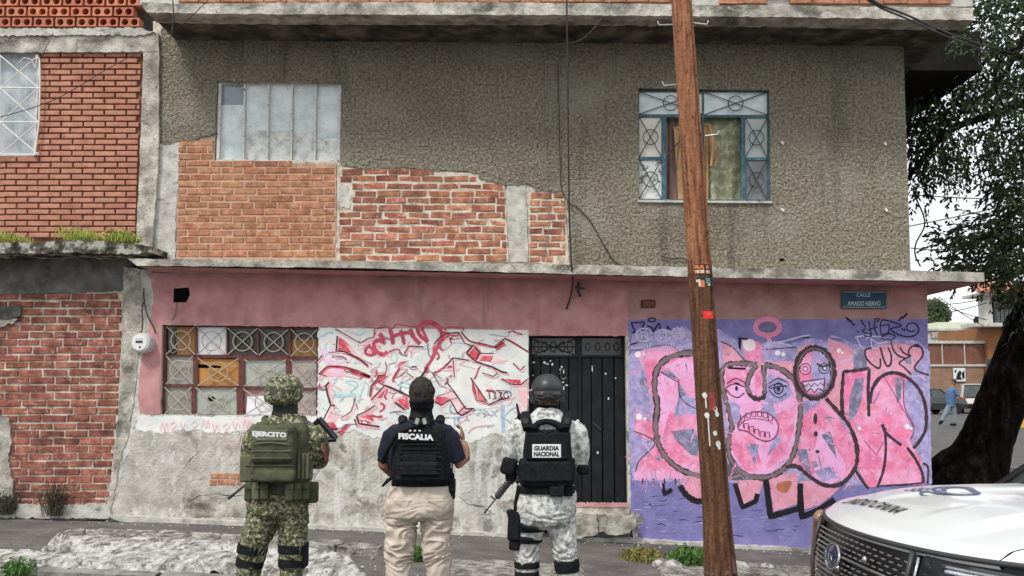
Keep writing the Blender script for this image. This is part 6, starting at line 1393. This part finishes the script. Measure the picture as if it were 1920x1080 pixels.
# bonnet, front edge rolled down
mb = MB().use(PAINT)
def hood(u,v):
    w = -.80+1.60*v; x0 = xf(w)
    if u < .08:
        a = u/.08; return cp(x0-.004+.012*(a-1)**2*1.0, w, 1.083-.022-.03*(1-a)**1.2)
    t = ((u-.08)/.92)**1.5; return hp(x0+t*(cowl(w)-x0), w)
mb.grid(hood, 70, 70); HB(mb,'bonnet',None,car,True)
for s in (-1,1):
    mb = MB().use(PAINT)
    def fen(u,v,s=s):
        w = .806+.19*min(1,v*1.6); xs = xf(min(w,.98)); xl = xs+u*(4.55-xs)
        zt = hoodz(min(xl,1.2),w)
        if v*1.6 > 1: zt = zt-(v*1.6-1)*1.0; w = .996+.02*sin(min(1,(v*1.6-1)*1.6)*pi)
        if v > .62 and zt < .95 and abs(xl-.95) < .48: zt = max(zt, .25+sqrt(max(0,.48**2-(xl-.95)**2))+.08)
        if v > .62 and zt < .95 and abs(xl-3.85) < .48: zt = max(zt, .25+sqrt(max(0,.48**2-(xl-3.85)**2))+.08)
        return cp(xl,s*w,zt)
    mb.grid(fen, 90, 40); HB(mb,'wing',None,car,True)
def fx(w,z): t = max(0,min(1,(1.06-z)/.55)); return xf(w)-.055*sin(pi*t)+.0
def fp(w,z,d=0): return cp(fx(w,z)-d, w, z)
mb = MB().use(CBLK); mb.grid(lambda u,v: fp(-.93+1.86*v, 1.062-.55*u, -.03), 14, 40); HB(mb,'front_backing',None,car,True)
# grille
mb = MB().use(CBLK); gz0, gz1 = 1.035, .70
mb.grid(lambda u,v: fp(-.50+1.0*v, gz0-(gz0-gz1)*u, -.02), 10, 30); HB(mb,'grille_backing',None,car,True)
mb = MB().use(CHR)
for z in (.945,.865,.785,.715):
    mb.tube([fp(-.49+.98*i/24,z-.02*(i/12-1)**2,.006) for i in range(25)],.0065,6)
HB(mb,'grille_bar',None,car,True)
mb = MB().use(mat('grille_mesh_grey',[(.5,(.30,.30,.31))],rough=.35,metal=.6)); r_ = 0
z = 1.02
while z > .69:
    w = -.48+(.03 if r_%2 else 0)
    while w < .48:
        c = fp(w,z-.02*(w/.5)**2,.0); mb.rbox(c,(.004,.015,.0026),.001,None,1); w += .05
    z -= .020; r_ += 1
stuff(HB(mb,'grille_mesh',None,car))
mb = MB().use(GRY)
mb.tube([fp(-.93+1.86*i/50,1.053,.004) for i in range(51)],.010,8)
for s in (-1,1):
    mb.tube([fp(s*.515,1.045,.012),fp(s*.52,.95,.016),fp(s*.50,.84,.016),fp(s*.46,.72,.012)],.011,8)
HB(mb,'grille_surround',None,car,True)
mb = MB().use(CHR)
for s in (-1,1): mb.tube([fp(s*.555,1.03,.018),fp(s*.558,.95,.02),fp(s*.545,.86,.02),fp(s*.60,.845,.02),fp(s*.85,.87,.01)],.006,8)
HBS(mb,'headlight_trim',None,car,True)
mb = MB().use(mat('badge_blue',[(.5,(.006,.010,.05))],rough=.25,spec=.6,coat=.6)); e = [fp(.04+.085*cos(t),.935+.052*sin(t),.018) for t in [i*2*pi/28 for i in range(28)]]; mb.add([fp(.04,.935,.03)]+e,[(0,i+1,(i+1)%28+1) for i in range(28)]); bd = HB(mb,'badge',None,car,True)
mb = MB().use(CHR); mb.tube(e+[e[0]],.007,6,False); mb.tube([fp(.04+a,.935+b,.034) for a,b in ((.055,-.005),(.045,.02),(.03,.015),(.035,-.02),(.015,-.005),(.0,.012),(-.01,-.012),(-.03,.01),(-.05,-.008))],.003,5); HB(mb,'badge_ring',None,bd,True)
mb = MB().use(CHR)
for w,z in ((-.03,.90),(-.25,.97)): mb.ell(fp(w,z,.012),(.012,.016,.016),10,8)
HBS(mb,'grille_sensor',None,car,True)
# headlights
for s in (-1,1):
    def hl(u,v,d,s=s):
        w = .545+.37*v; zt = 1.038-.022*v; zb = .855+.055*v
        return fp(s*w, zt-(zt-zb)*u, d)
    hr = HB(MB().use(mat('headlight_housing',[(.45,(.012,.013,.015)),(.6,(.07,.075,.08))],9,3,.35,metal=.2)).grid(lambda u,v: hl(u,v,-.012),8,14),'headlight',None,car,True)
    mb = MB().use(CHR); mb.tube([hl(.70,.12+.8*i/10,.0) for i in range(11)],.012,6); mb.tube([hl(.12,.25+.7*i/10,-.002) for i in range(11)],.010,6)
    for v in (.42,.62): mb.ell(hl(.45,v,-.004),(.02,.038,.034),16,10)
    HB(mb,'reflector',None,hr,True)
    mb = MB().use(mat('daylight_strip',[(.5,(.75,.78,.8))],rough=.2)); mb.tube([hl(.2,.30+.5*i/8,.004) for i in range(9)],.006,6); mb.tube([hl(.82,.3+.5*i/8,.004) for i in range(9)],.005,6); HB(mb,'light_strip',None,hr,True)
    mb = MB().use(ORR); mb.rbox(hl(.55,.93,.002),(.02,.022,.05),.01); HB(mb,'indicator',None,hr)
    HB(MB().use(LENS).grid(lambda u,v: hl(u,v,.016),8,14),'lens',None,hr,True)
# bumper; the tan band paints the ground's reflection along its lip
mb = MB().use(GRY)
mb.grid(lambda u,v: fp(-.99+1.98*v, .70-.32*u, .045*sin(pi*(.3+.6*u))), 10, 40); HB(mb,'bumper',None,car,True)
mb = MB().use(TAN)
for s in (-1,1):
    pts = [(s*.56,1.04),(s*.64,.98),(s*.69,.90),(s*.70,.82),(s*.66,.73),(s*.55,.66),(s*.35,.63),(s*.0,.62)] if s>0 else [(-.5,.66),(-.35,.63),(0,.62)]
    mb.tube([fp(w,z,.012) for w,z in catmull(pts,6)],[.016]+[.036]*(len(catmull(pts,6))-1),10)
HB(mb,'bumper_lip_reflection',None,car,True)
# lettering and emblem on the bonnet
def hood_text(txt, x0, w0, x1, w1, h, m, nm, bold=.02, shear=.3):
    me = font_mesh(txt,1,bold,shear,0); vs = [v.co.copy() for v in me.vertices]; a0,a1 = min(v.x for v in vs),max(v.x for v in vs); b0,b1 = min(v.y for v in vs),max(v.y for v in vs)
    bm = bmesh.new(); bm.from_mesh(me); bmesh.ops.subdivide_edges(bm, edges=[e for e in bm.edges if e.calc_length()>.3], cuts=2); bm.to_mesh(me); bm.free(); vs = [v.co.copy() for v in me.vertices]
    mb = MB().use(m); mb.norec = 1; q = []
    for v in vs:
        t = (v.x-a0)/(a1-a0); u = (v.y-b0)/(b1-b0); q.append(hp(x0+(x1-x0)*t+h*u, w0+(w1-w0)*t, .0035))
    mb.add(q,[tuple(p.vertices) for p in me.polygons]); bpy.data.meshes.remove(me); return HB(mb,nm,None,car)
hood_text('UNIDAD CANINA',.165,.50,.175,-.10,.07,BTXT,'bonnet_lettering',.015,.25)
SLB = mat('slate_blue_print',[(.3,(.05,.06,.11)),(.7,(.13,.14,.2))],20,4,.5)
mb = MB().use(SLB); mb.norec = 1
n_=32; E1 = [hp(.57+.09*cos(t),.20+.135*sin(t),.003) for t in [i*2*pi/n_ for i in range(n_)]]; E2 = [hp(.58+.05*cos(t),.18+.075*sin(t),.003) for t in [i*2*pi/n_ for i in range(n_)]]
mb.add(E1+E2,[(i,(i+1)%n_,n_+(i+1)%n_,n_+i) for i in range(n_)]); HB(mb,'bonnet_emblem',None,car)
hood_text('SSC',.40,.36,.42,.16,.07,SLB,'bonnet_lettering',.02,.1); hood_text('POLICIA',.475,.38,.48,.12,.025,SLB,'bonnet_lettering',.01,.1)
# cabin
mb = MB().use(CBLK); mb.grid(lambda u,v: cp(cowl(-.86+1.72*v)+.0+.12*u, -.86+1.72*v, hoodz(1.1,-.86+1.72*v)-.012+.015*u), 3, 24); HB(mb,'cowl',None,car,True)
def ws(u,v):
    w = (-.84+1.68*v)*(1-.14*u); return cp(cowl(-.86+1.72*v)+.03+.80*u, w, 1.145+.58*u-.05*u*u+.03*(1-(w/.86)**2))
HB(MB().use(CGL).grid(ws,12,20),'windscreen',None,car,True)
mb = MB().use(CBLK)
for v in (0,1): mb.tube([ws(0,v)+Vector((-.02,0,-.01)),ws(.5,v),ws(1,v)],[.03,.026,.024],8)
mb.tube([ws(.02,.55)+Vector((-.02,0,.015)),ws(.10,.30)+Vector((-.02,0,.015)),ws(.13,.05)+Vector((-.02,0,.02))],.010,6); HB(mb,'windscreen_pillar',None,car,True)
mb = MB().use(PAINT); rf = lambda u,v: cp(1.98+2.4*u,(-.72+1.44*v)*(1-.06*u),1.70+.05*sin(pi*min(1,u+.1))+.03*(1-(2*v-1)**2)-.08*u*u); mb.grid(rf,16,12); HB(mb,'roof',None,car,True)
for s in (-1,1):
    mb = MB().use(CGL); mb.grid(lambda u,v,s=s: cp(1.35+.55*(1-v)*0+ (1.35+3.1*u-1.35) + (.62*(v))*(1-u) , s*(.93-.20*v), 1.06+.64*v), 10, 6); HB(mb,'side_window',None,car,True)
    mb = MB().use(PAINT); mb.rbox(cp(1.85,s*1.12,1.16),(.07,.10,.08),.04,None,3); HB(mb,'wing_mirror',None,car)
mb = MB().use(PAINT); mb.grid(lambda u,v: cp(4.55+.05*sin(pi*u), (-.98+1.96*v), 1.05-.7*u), 8, 8); mb.grid(lambda u,v: cp(4.38+.17*u, (-.72+1.44*v)*(1+.3*u), 1.62-.57*u), 6, 6); HB(mb,'tailgate',None,car,True)
for xl in (.95,3.85):
    for s in (-1,1):
        c = cp(xl,s*.86,GZC+.37); wh = HB(MB().use(TYRE).tube([c+Vector((0,-.12*s,0)),c+Vector((0,-.11*s,0)),c+Vector((0,.11*s,0)),c+Vector((0,.12*s,0))],[.34,.37,.37,.34],32),'wheel',None,car,True)
        mb = MB().use(RIMM); mb.tube([c+Vector((0,.10*s,0)),c+Vector((0,.125*s,0))],[.24,.22],24)
        for k in range(5): a=k*2*pi/5; mb.rbox(c+Vector((.12*cos(a),.13*s,.12*sin(a))),(.11,.012,.03),.01,Matrix.Rotation(-a,3,'Y'))
        HB(mb,'rim',None,wh)
mb = MB().use(CBLK); mb.rbox(cp(2.4,0,.36),(2.0,.9,.16),.05); mb.rbox(cp(2.6,0,.75),(1.9,.86,.25),.05); HB(mb,'underbody',None,car)

# ================================================================ tree at the corner
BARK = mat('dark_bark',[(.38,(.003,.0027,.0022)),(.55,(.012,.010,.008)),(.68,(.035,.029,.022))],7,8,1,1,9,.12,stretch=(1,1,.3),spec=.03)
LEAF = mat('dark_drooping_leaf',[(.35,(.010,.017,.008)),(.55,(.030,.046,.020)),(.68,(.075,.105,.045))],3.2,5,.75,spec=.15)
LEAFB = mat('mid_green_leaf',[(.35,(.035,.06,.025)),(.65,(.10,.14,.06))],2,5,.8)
YT = 15.2
tree = thing('corner_tree','big dark leaning tree with drooping leafy twigs behind the building corner','tree',tuple(P(1820,910,YT)))
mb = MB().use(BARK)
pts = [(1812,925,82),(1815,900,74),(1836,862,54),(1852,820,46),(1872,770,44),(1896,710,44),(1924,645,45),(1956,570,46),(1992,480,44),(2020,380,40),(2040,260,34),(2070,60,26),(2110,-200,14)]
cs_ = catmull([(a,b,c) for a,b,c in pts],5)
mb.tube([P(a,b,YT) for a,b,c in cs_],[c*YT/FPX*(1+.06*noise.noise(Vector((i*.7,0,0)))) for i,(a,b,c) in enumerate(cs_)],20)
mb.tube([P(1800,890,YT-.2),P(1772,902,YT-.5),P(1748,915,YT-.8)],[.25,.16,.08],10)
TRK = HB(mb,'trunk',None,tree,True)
mb = MB().use(BARK)
limbs = [[(2020,400,15.2,.16),(1960,262,14.9,.10),(1925,196,14.6,.075),(1880,208,14.3,.06),(1838,222,14.2,.055),(1790,240,14,.05),(1752,272,13.9,.045),(1722,308,13.8,.035),(1698,340,13.8,.02)],
 [(2040,300,15.2,.14),(1980,150,14.6,.08),(1920,112,14.3,.055),(1870,92,14,.045),(1820,68,13.6,.035),(1775,60,13.2,.02)],
 [(1925,60,15,.05),(1900,110,14.7,.04),(1868,160,14.5,.035),(1838,182,14.4,.03),(1800,215,14.2,.02)],
 [(2010,420,15.3,.12),(1950,380,15,.06),(1900,400,14.8,.04),(1850,440,14.6,.03),(1790,470,14.4,.015)],
 [(1990,480,15.2,.1),(1930,500,14.8,.05),(1880,520,14.6,.03),(1840,530,14.5,.015)],[(1865,120,14.5,.03),(1868,170,14.4,.025),(1885,205,14.3,.02)],
 [(2070,60,15.2,.12),(1980,-40,15,.07),(1880,-60,14.6,.05),(1800,-80,14.4,.03)]]
for lb in limbs:
    q = catmull([tuple(v) for v in lb],5); mb.tube([P(a,b_,c) for a,b_,c,r in q],[r for a,b_,c,r in q],8)
HB(mb,'branch',None,tree,True)
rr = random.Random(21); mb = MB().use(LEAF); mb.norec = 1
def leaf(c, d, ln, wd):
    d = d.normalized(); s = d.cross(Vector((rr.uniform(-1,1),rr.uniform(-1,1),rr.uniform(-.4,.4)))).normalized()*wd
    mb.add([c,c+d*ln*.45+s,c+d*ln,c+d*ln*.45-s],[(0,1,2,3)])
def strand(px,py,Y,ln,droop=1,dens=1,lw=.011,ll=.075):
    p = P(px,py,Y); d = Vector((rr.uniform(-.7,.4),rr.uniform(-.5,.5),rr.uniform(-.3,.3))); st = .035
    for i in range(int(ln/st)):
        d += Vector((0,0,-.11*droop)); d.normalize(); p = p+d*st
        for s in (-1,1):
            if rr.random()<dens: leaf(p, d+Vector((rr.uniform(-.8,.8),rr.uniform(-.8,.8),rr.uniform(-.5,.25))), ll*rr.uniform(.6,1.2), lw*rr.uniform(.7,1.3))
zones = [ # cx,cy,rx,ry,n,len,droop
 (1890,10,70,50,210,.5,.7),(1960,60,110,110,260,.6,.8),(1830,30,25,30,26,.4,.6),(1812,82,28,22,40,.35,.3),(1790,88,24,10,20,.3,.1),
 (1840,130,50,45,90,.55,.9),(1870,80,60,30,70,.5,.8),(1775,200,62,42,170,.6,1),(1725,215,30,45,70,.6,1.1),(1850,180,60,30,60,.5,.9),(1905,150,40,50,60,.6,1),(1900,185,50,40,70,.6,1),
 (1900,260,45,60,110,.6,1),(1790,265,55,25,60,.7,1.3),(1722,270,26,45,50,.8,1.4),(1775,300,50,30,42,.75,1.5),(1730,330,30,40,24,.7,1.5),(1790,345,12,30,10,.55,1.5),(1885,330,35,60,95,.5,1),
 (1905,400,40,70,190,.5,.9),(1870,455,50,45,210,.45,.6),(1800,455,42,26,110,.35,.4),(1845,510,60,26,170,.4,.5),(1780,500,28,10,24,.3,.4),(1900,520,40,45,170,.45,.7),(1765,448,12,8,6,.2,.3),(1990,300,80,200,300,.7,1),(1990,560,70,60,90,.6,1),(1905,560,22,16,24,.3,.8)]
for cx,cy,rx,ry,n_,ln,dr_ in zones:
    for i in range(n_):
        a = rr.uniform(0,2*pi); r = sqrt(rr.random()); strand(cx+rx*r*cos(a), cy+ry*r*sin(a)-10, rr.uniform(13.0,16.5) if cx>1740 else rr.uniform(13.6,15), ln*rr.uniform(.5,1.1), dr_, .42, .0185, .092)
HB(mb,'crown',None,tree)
# grey-green spray before the slab end; its paler leaf colour paints it lit
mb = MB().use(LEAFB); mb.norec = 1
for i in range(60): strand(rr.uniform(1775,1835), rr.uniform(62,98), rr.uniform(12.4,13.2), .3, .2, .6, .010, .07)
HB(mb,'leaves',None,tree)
bed = MB(); q0 = P(1735,925,13.5);  # earth bed; its dark colour also stands in for shadow under the tree
bed.grid(lambda u,v: Vector((4.9+9*u, 12.9+6.3*v, -.45+min(1,v*1.2)*.47+.035*noise.noise(Vector((u*30,v*20,1))))), 60, 40); struct(bed.build('planting_bed',EARTH,None,True))
mb = MB().use(CURB); mb.box((9.6,19.35,.03),(4.9,.09,.10)); struct(mb.build('far_kerb'))
# ================================================================ across the cross street
ZB = .32
def bx(mb, x0,y0,x1,y1,Y,dp,m=None):
    if m: mb.use(m)
    a = P(x0,y0,Y); b_ = P(x1,y1,Y); mb.box(((a.x+b_.x)/2,Y+dp/2,(a.z+b_.z)/2),(abs(b_.x-a.x)/2,dp/2,abs(a.z-b_.z)/2)); return mb
FB = mat('far_brick',[(.3,(.13,.055,.038)),(.7,(.22,.10,.07))],2,6,.9,.4,8,.05); FB2 = mat('far_light_brick',[(.3,(.21,.12,.08)),(.7,(.31,.19,.13))],2,6,.9,.4,8,.05)
CRM = mat('cream_render',[(.3,(.40,.38,.34)),(.7,(.55,.53,.48))],1,5,.9); ORW = mat('orange_render',[(.3,(.24,.105,.045)),(.7,(.33,.155,.07))],1,5,.9)
fw = thing('far_brick_wall','far brick boundary wall with concrete posts and a poster across the street','wall',tuple(P(1790,790,70)))
HB(bx(MB(),1700,644,1850,684,70,.3,FB),'upper_brickwork',None,fw); HB(bx(MB(),1700,686,1850,800,70,.3,FB2),'lower_brickwork',None,fw)
mb = MB()
for x in (1725,1767,1809): bx(mb,x-2,640,x+2,684,69.93,.34,CRM)
bx(mb,1700,683,1850,687,69.9,.34,CRM); bx(mb,1700,639,1850,644,69.85,.45,CONC_L); HBS(mb,'concrete_post',None,fw)
ps = HB(bx(MB(),1787,690,1811,715,69.88,.02,mat('poster_paper',[(.5,(.66,.67,.68))])),'poster',None,fw)
mb = MB().use(BTXT); 
for q in ([(1792,712),(1795,700),(1800,694),(1803,698),(1801,706),(1804,712)],[(1803,700),(1808,694),(1809,708),(1805,712)],[(1789,695),(1794,693),(1792,700)]): mb.add([P(a,b_,69.87) for a,b_ in q],[tuple(range(len(q)))])
HB(mb,'poster_print',None,ps)
def building(name,label,px,py,Y): return thing(name,label,'building',tuple(P(px,py,Y)))
wb = building('low_white_building','low white flat-roofed building behind the far brick wall',1780,800,86)
HB(bx(MB(),1700,618,1848,800,86,8,CRM),'wall',None,wb); HB(bx(MB(),1757,604,1822,618,88,4,mat('pale_green_render',[(.5,(.55,.58,.45))])),'roof_room',None,wb)
mb = MB(); bx(mb,1700,616,1850,620,85.8,.4,CONC_L); HB(mb,'parapet',None,wb); mb=MB(); bx(mb,1770,622,1790,634,85.9,.1,G_SMOK); bx(mb,1745,622,1760,634,85.9,.1,CONC); HB(mb,'window',None,wb)
tk = thing('water_tank','black rooftop water tank beside the tiled-roof house','water tank',tuple(P(1835,608,80))); mb = MB().use(BLKF); c=P(1835,602,80); mb.tube([c+Vector((0,0,-.35)),c+Vector((0,0,.2)),c+Vector((0,0,.4))],[.4,.4,.2],16); HB(mb,'tank_body',None,tk,True); HB(bx(MB(),1822,608,1846,616,80,1.5,CRM),'tank_base',None,tk)
hs = building('tiled_roof_house','far house with clay tile eave, dark upper window and orange lower wall beside the trunk',1890,790,62)
HB(bx(MB(),1849,612,2050,800,69.6,8,ORW),'lower_wall',None,hs)
HB(bx(MB(),1845,552,1862,606,69.3,1,CRM),'pillar',None,hs); HB(bx(MB(),1862,545,2050,606,70.2,.5,mat('dark_recess',[(.5,(.05,.055,.055))])),'upper_wall',None,hs)
HB(bx(MB(),1830,605,1910,612,68.4,2.4,CONC_L),'balcony_slab',None,hs)
mb = MB()
for x in (1866,1882,1898): bx(mb,x,552,x+1.5,604,69.5,.06,BAR_B)
bx(mb,1862,576,1912,577.5,69.45,.06,BAR_B); HB(mb,'window_frame',None,hs); HB(bx(MB(),1864,553,1911,604,69.8,.05,CGL),'window_pane',None,hs)
HB(bx(MB(),1851,673,1869,745,69.5,.08,mat('navy_door',[(.5,(.03,.06,.09))])),'door',None,hs)
TILE = mat('clay_roof_tile',[(.3,(.40,.15,.09)),(.7,(.58,.30,.22))],6,5,.9,rnd=.2)
rf_ = HB(bx(MB(),1840,548,2050,553,68.6,3,CRM),'roof',None,hs)
tm = None
for i in range(22):
    for j in range(3):
        if tm is None:
            b_ = MB().use(TILE); b_.tube([Vector((0,0,0)),Vector((0,.62,.30))],[.14,.12],8); o = b_.build('roof_tile',None,rf_); tm = o.data; first = o
            o.location = P(1836,548,68.4)+Vector((0,0,.06)); continue
        o = bpy.data.objects.new('roof_tile',tm); C.objects.link(o); o.parent = rf_; o.location = P(1836,548,68.4)+Vector((i*.29,j*.55,.06+j*.27))
sw_ = thing('far_side_wall','long cream boundary wall running on beyond the tiled-roof house','wall',tuple(P(2500,790,70)))
HB(bx(MB(),2051,610,3600,800,70,.3,CRM),'wall_face',None,sw_); HB(bx(MB(),2051,604,3600,610,69.9,.5,CONC_L),'coping',None,sw_)
# parked vehicles
def simple_car(name,label,x,Y,rz,L_,W_,H_,body,box=False,cat='car'):
    t = thing(name,label,cat,(x,Y,ZB),rz); put = lambda mb,nm,sm=False: place(mb,nm,t,sm)
    n=24; st = [(-L_/2,.45,.62),(-L_/2+.12,.32,.92),(-L_/2+.9,.28,1.0),(L_/2-1.1,.28,1.0),(L_/2-.15,.32,.85),(L_/2,.45,.65)]
    mb = MB().use(body); vs=[]
    for x_,z0,z1 in st:
        for w_,z_ in ((-W_/2*.96,z0),(-W_/2,(z0+z1)/2),(-W_/2*.93,z1),(W_/2*.93,z1),(W_/2,(z0+z1)/2),(W_/2*.96,z0)): vs.append((x_,w_,z_))
    mb.add(vs,[(i*6+j,i*6+(j+1)%6,(i+1)*6+(j+1)%6,(i+1)*6+j) for i in range(5) for j in range(6)]+[tuple(range(5,-1,-1)),tuple(30+j for j in range(6))]); put(mb,'body')
    x0,x1,x2,x3 = (-L_/2+.1,-L_/2+.3,.5,1.2) if box else (-L_/2+.7,-L_/2+1.2,.35,1.1)
    mb = MB().use(CGL); vs=[]
    for x_,z_,k in ((x0,.98,.9),(x1,H_-.06,.76),(x2,H_-.06,.76),(x3,.98,.9)): vs += [(x_,-W_/2*k,z_),(x_,W_/2*k,z_)]
    mb.add(vs,[(0,1,3,2),(2,3,5,4),(4,5,7,6),(0,2,4,6),(1,7,5,3)]); put(mb,'windows')
    mb = MB().use(body); mb.rbox(((x1+x2)/2,0,H_-.03),((x2-x1)/2+.08,W_/2*.78,.035),.03); 
    for s in (-1,1):
        for xa,xb in ((x0,x1),(x3,x2)): mb.tube([(xa,s*W_/2*.9,.98),(xb,s*W_/2*.77,H_-.05)],.045,6)
        mb.tube([((x1+x2)/2,s*W_/2*.9,.98),((x1+x2)/2,s*W_/2*.77,H_-.05)],.04,6)
    put(mb,'roof')
    for xw in (-L_/2+.85,L_/2-.85):
        for s in (-1,1):
            put(MB().use(TYRE).tube([(xw,s*W_/2*.80,.33),(xw,s*W_/2*1.0,.33)],.33,18),'wheel')
    mb = MB().use(mat('tail_light_red',[(.5,(.5,.02,.02))],rough=.3))
    for s in (-1,1): mb.rbox((-L_/2+.0,s*W_/2*.82,.86),(.05,.10,.13),.03)
    put(mb,'tail_light'); mb = MB().use(CBLK); mb.rbox((-L_/2-.04,0,.48),(.06,W_/2*.95,.12),.04); mb.rbox((L_/2+.02,0,.48),(.06,W_/2*.95,.12),.04); put(mb,'bumper_bar'); return t
def place(mb,nm,t,sm=False): o = mb.build(nm,None,None,sm); o.parent = t; return o
sil = mat('silver_beige_paint',[(.5,(.50,.47,.43))],rough=.3,spec=.5,coat=.4); dkp = mat('dark_green_grey_paint',[(.5,(.03,.034,.034))],rough=.3,spec=.5,coat=.4)
simple_car('parked_suv','pale silver sport utility car seen from behind, parked left of the tree trunk',P(1829,760,60).x,60,radians(68),4.6,1.85,1.78,sil,True)
simple_car('parked_sedan','dark parked car at the building edge behind the walking man',P(1738,760,57).x,57,radians(20),4.5,1.8,1.5,dkp)
# walking man
KW = FPX/37.0; 
def Wm(px,py,dy=0): return P(px,py,37+dy)
wm = thing('person','distant man in blue shirt and jeans walking left across the side street','person',tuple(Wm(1785,797)))
BLUS = mat('blue_shirt_cloth',[(.3,(.05,.11,.22)),(.7,(.09,.17,.30))],6,4,.85); JEAN = mat('pale_jeans',[(.3,(.13,.18,.23)),(.7,(.22,.28,.33))],6,4,.85)
def mt_(mb,pts,n=12): return mb.tube([Wm(a,b_,d) for a,b_,d,r in pts],[r/KW for a,b_,d,r in pts],n)
b = MB(); c = Wm(1788,717); b.ell(c,(.09,.10,.12),14,10); b.ell(c+Vector((-.08,0,-.02)),(.03,.02,.03),8,6); mt_(b,[(1787,722,0,2.8),(1785,730,0,3)]); mt_(b,[(1785,728,0,6),(1783,745,0,6),(1783,757,0,5.5)]); mt_(b,[(1790,731,-.15,2.6),(1796,741,-.2,2.2),(1803,747,-.2,1.8)]); mt_(b,[(1779,731,.15,2.4),(1776,742,.2,2),(1778,752,.2,1.6)])
mt_(b,[(1781,757,0,3.6),(1774,772,0,2.8),(1766,788,0,2)]); mt_(b,[(1786,757,0,3.6),(1790,775,0,2.8),(1790,793,0,2)]); hand(b,Wm(1803,747,-.2),(1,0,-.3),(0,0,-1),.9,1,.8); hand(b,Wm(1778,752,.2),(0.2,0,-1),(1,0,0),.9,1,.8)
fuse(b,'body',SKIN,wm,.012,2)
b = MB(); b.ell(c+Vector((.015,0,.03)),(.098,.11,.11),14,10); fuse(b,'hair',HAIR,wm,.012,1)
b = MB(); mt_(b,[(1785,727,0,5.5),(1784,733,0,8.5),(1783,745,0,8.8),(1783,759,0,7.8)],16); mt_(b,[(1789,730,-.15,4),(1794,739,-.18,3.6),(1797,742,-.2,3)]); mt_(b,[(1780,730,.12,4),(1776,740,.18,3.4)])
fuse(b,'shirt',BLUS,wm,.015,2,folds(.012,20,6,1))
b = MB(); mt_(b,[(1783,755,0,7.4),(1783,762,0,7.6)]); mt_(b,[(1781,759,0,5.2),(1774,772,0,4.4),(1766,789,0,3.4)]); mt_(b,[(1786,759,0,5.2),(1790,776,0,4.4),(1790,793,0,3.4)]); fuse(b,'jeans',JEAN,wm,.015,2,folds(.012,20,6,1))
b = MB(); b.ell(Wm(1764,792,.05),(.12,.06,.06),12,8,Matrix.Rotation(-.8,3,'Y')); b.ell(Wm(1787,796,-.05),(.15,.06,.05),12,8); fuse(b,'shoes',BLKF,wm,.015,1)
# far foliage
ft = thing('far_tree','light green tree beyond the low white building, seen under the cornice','tree',tuple(P(1760,700,95)))
HB(MB().use(BARK).tube([P(1755,700,95),P(1757,620,95),P(1760,590,95)],[.3,.22,.1],8),'trunk',None,ft)
mb = MB().use(LEAFB); mb.norec = 1
for i in range(2600):
    a = rr.uniform(0,2*pi); r = sqrt(rr.random()); p = P(1752+30*r*cos(a), 585+24*r*sin(a)+abs(r*cos(a))*6, 95+rr.uniform(-2,2)); leaf(p, Vector((rr.uniform(-1,1),rr.uniform(-1,1),rr.uniform(-1,1))), rr.uniform(.2,.4), .1)
HB(mb,'crown',None,ft)
for i,(x0,y0,x1,y1) in enumerate(((1740,572,1850,560),(1740,560,1850,600),(1745,590,1850,568),(1760,556,1845,612))):
    cable('street_wire',[P(x0,y0,55),P((x0+x1)/2,(y0+y1)/2+3,55),P(x1,y1,55)],.025,['level street wire under the cornice end','falling street wire under the cornice end','low rising street wire under the cornice end','steep street wire under the cornice end'][i])
mb = MB().use(mat('yellow_paint',[(.5,(.6,.42,.05))])); bx(mb,1914,785,1935,802,36,.4); tag(mb.build('yellow_kerb_block'),'yellow painted kerb block right of the tree trunk','kerb block')
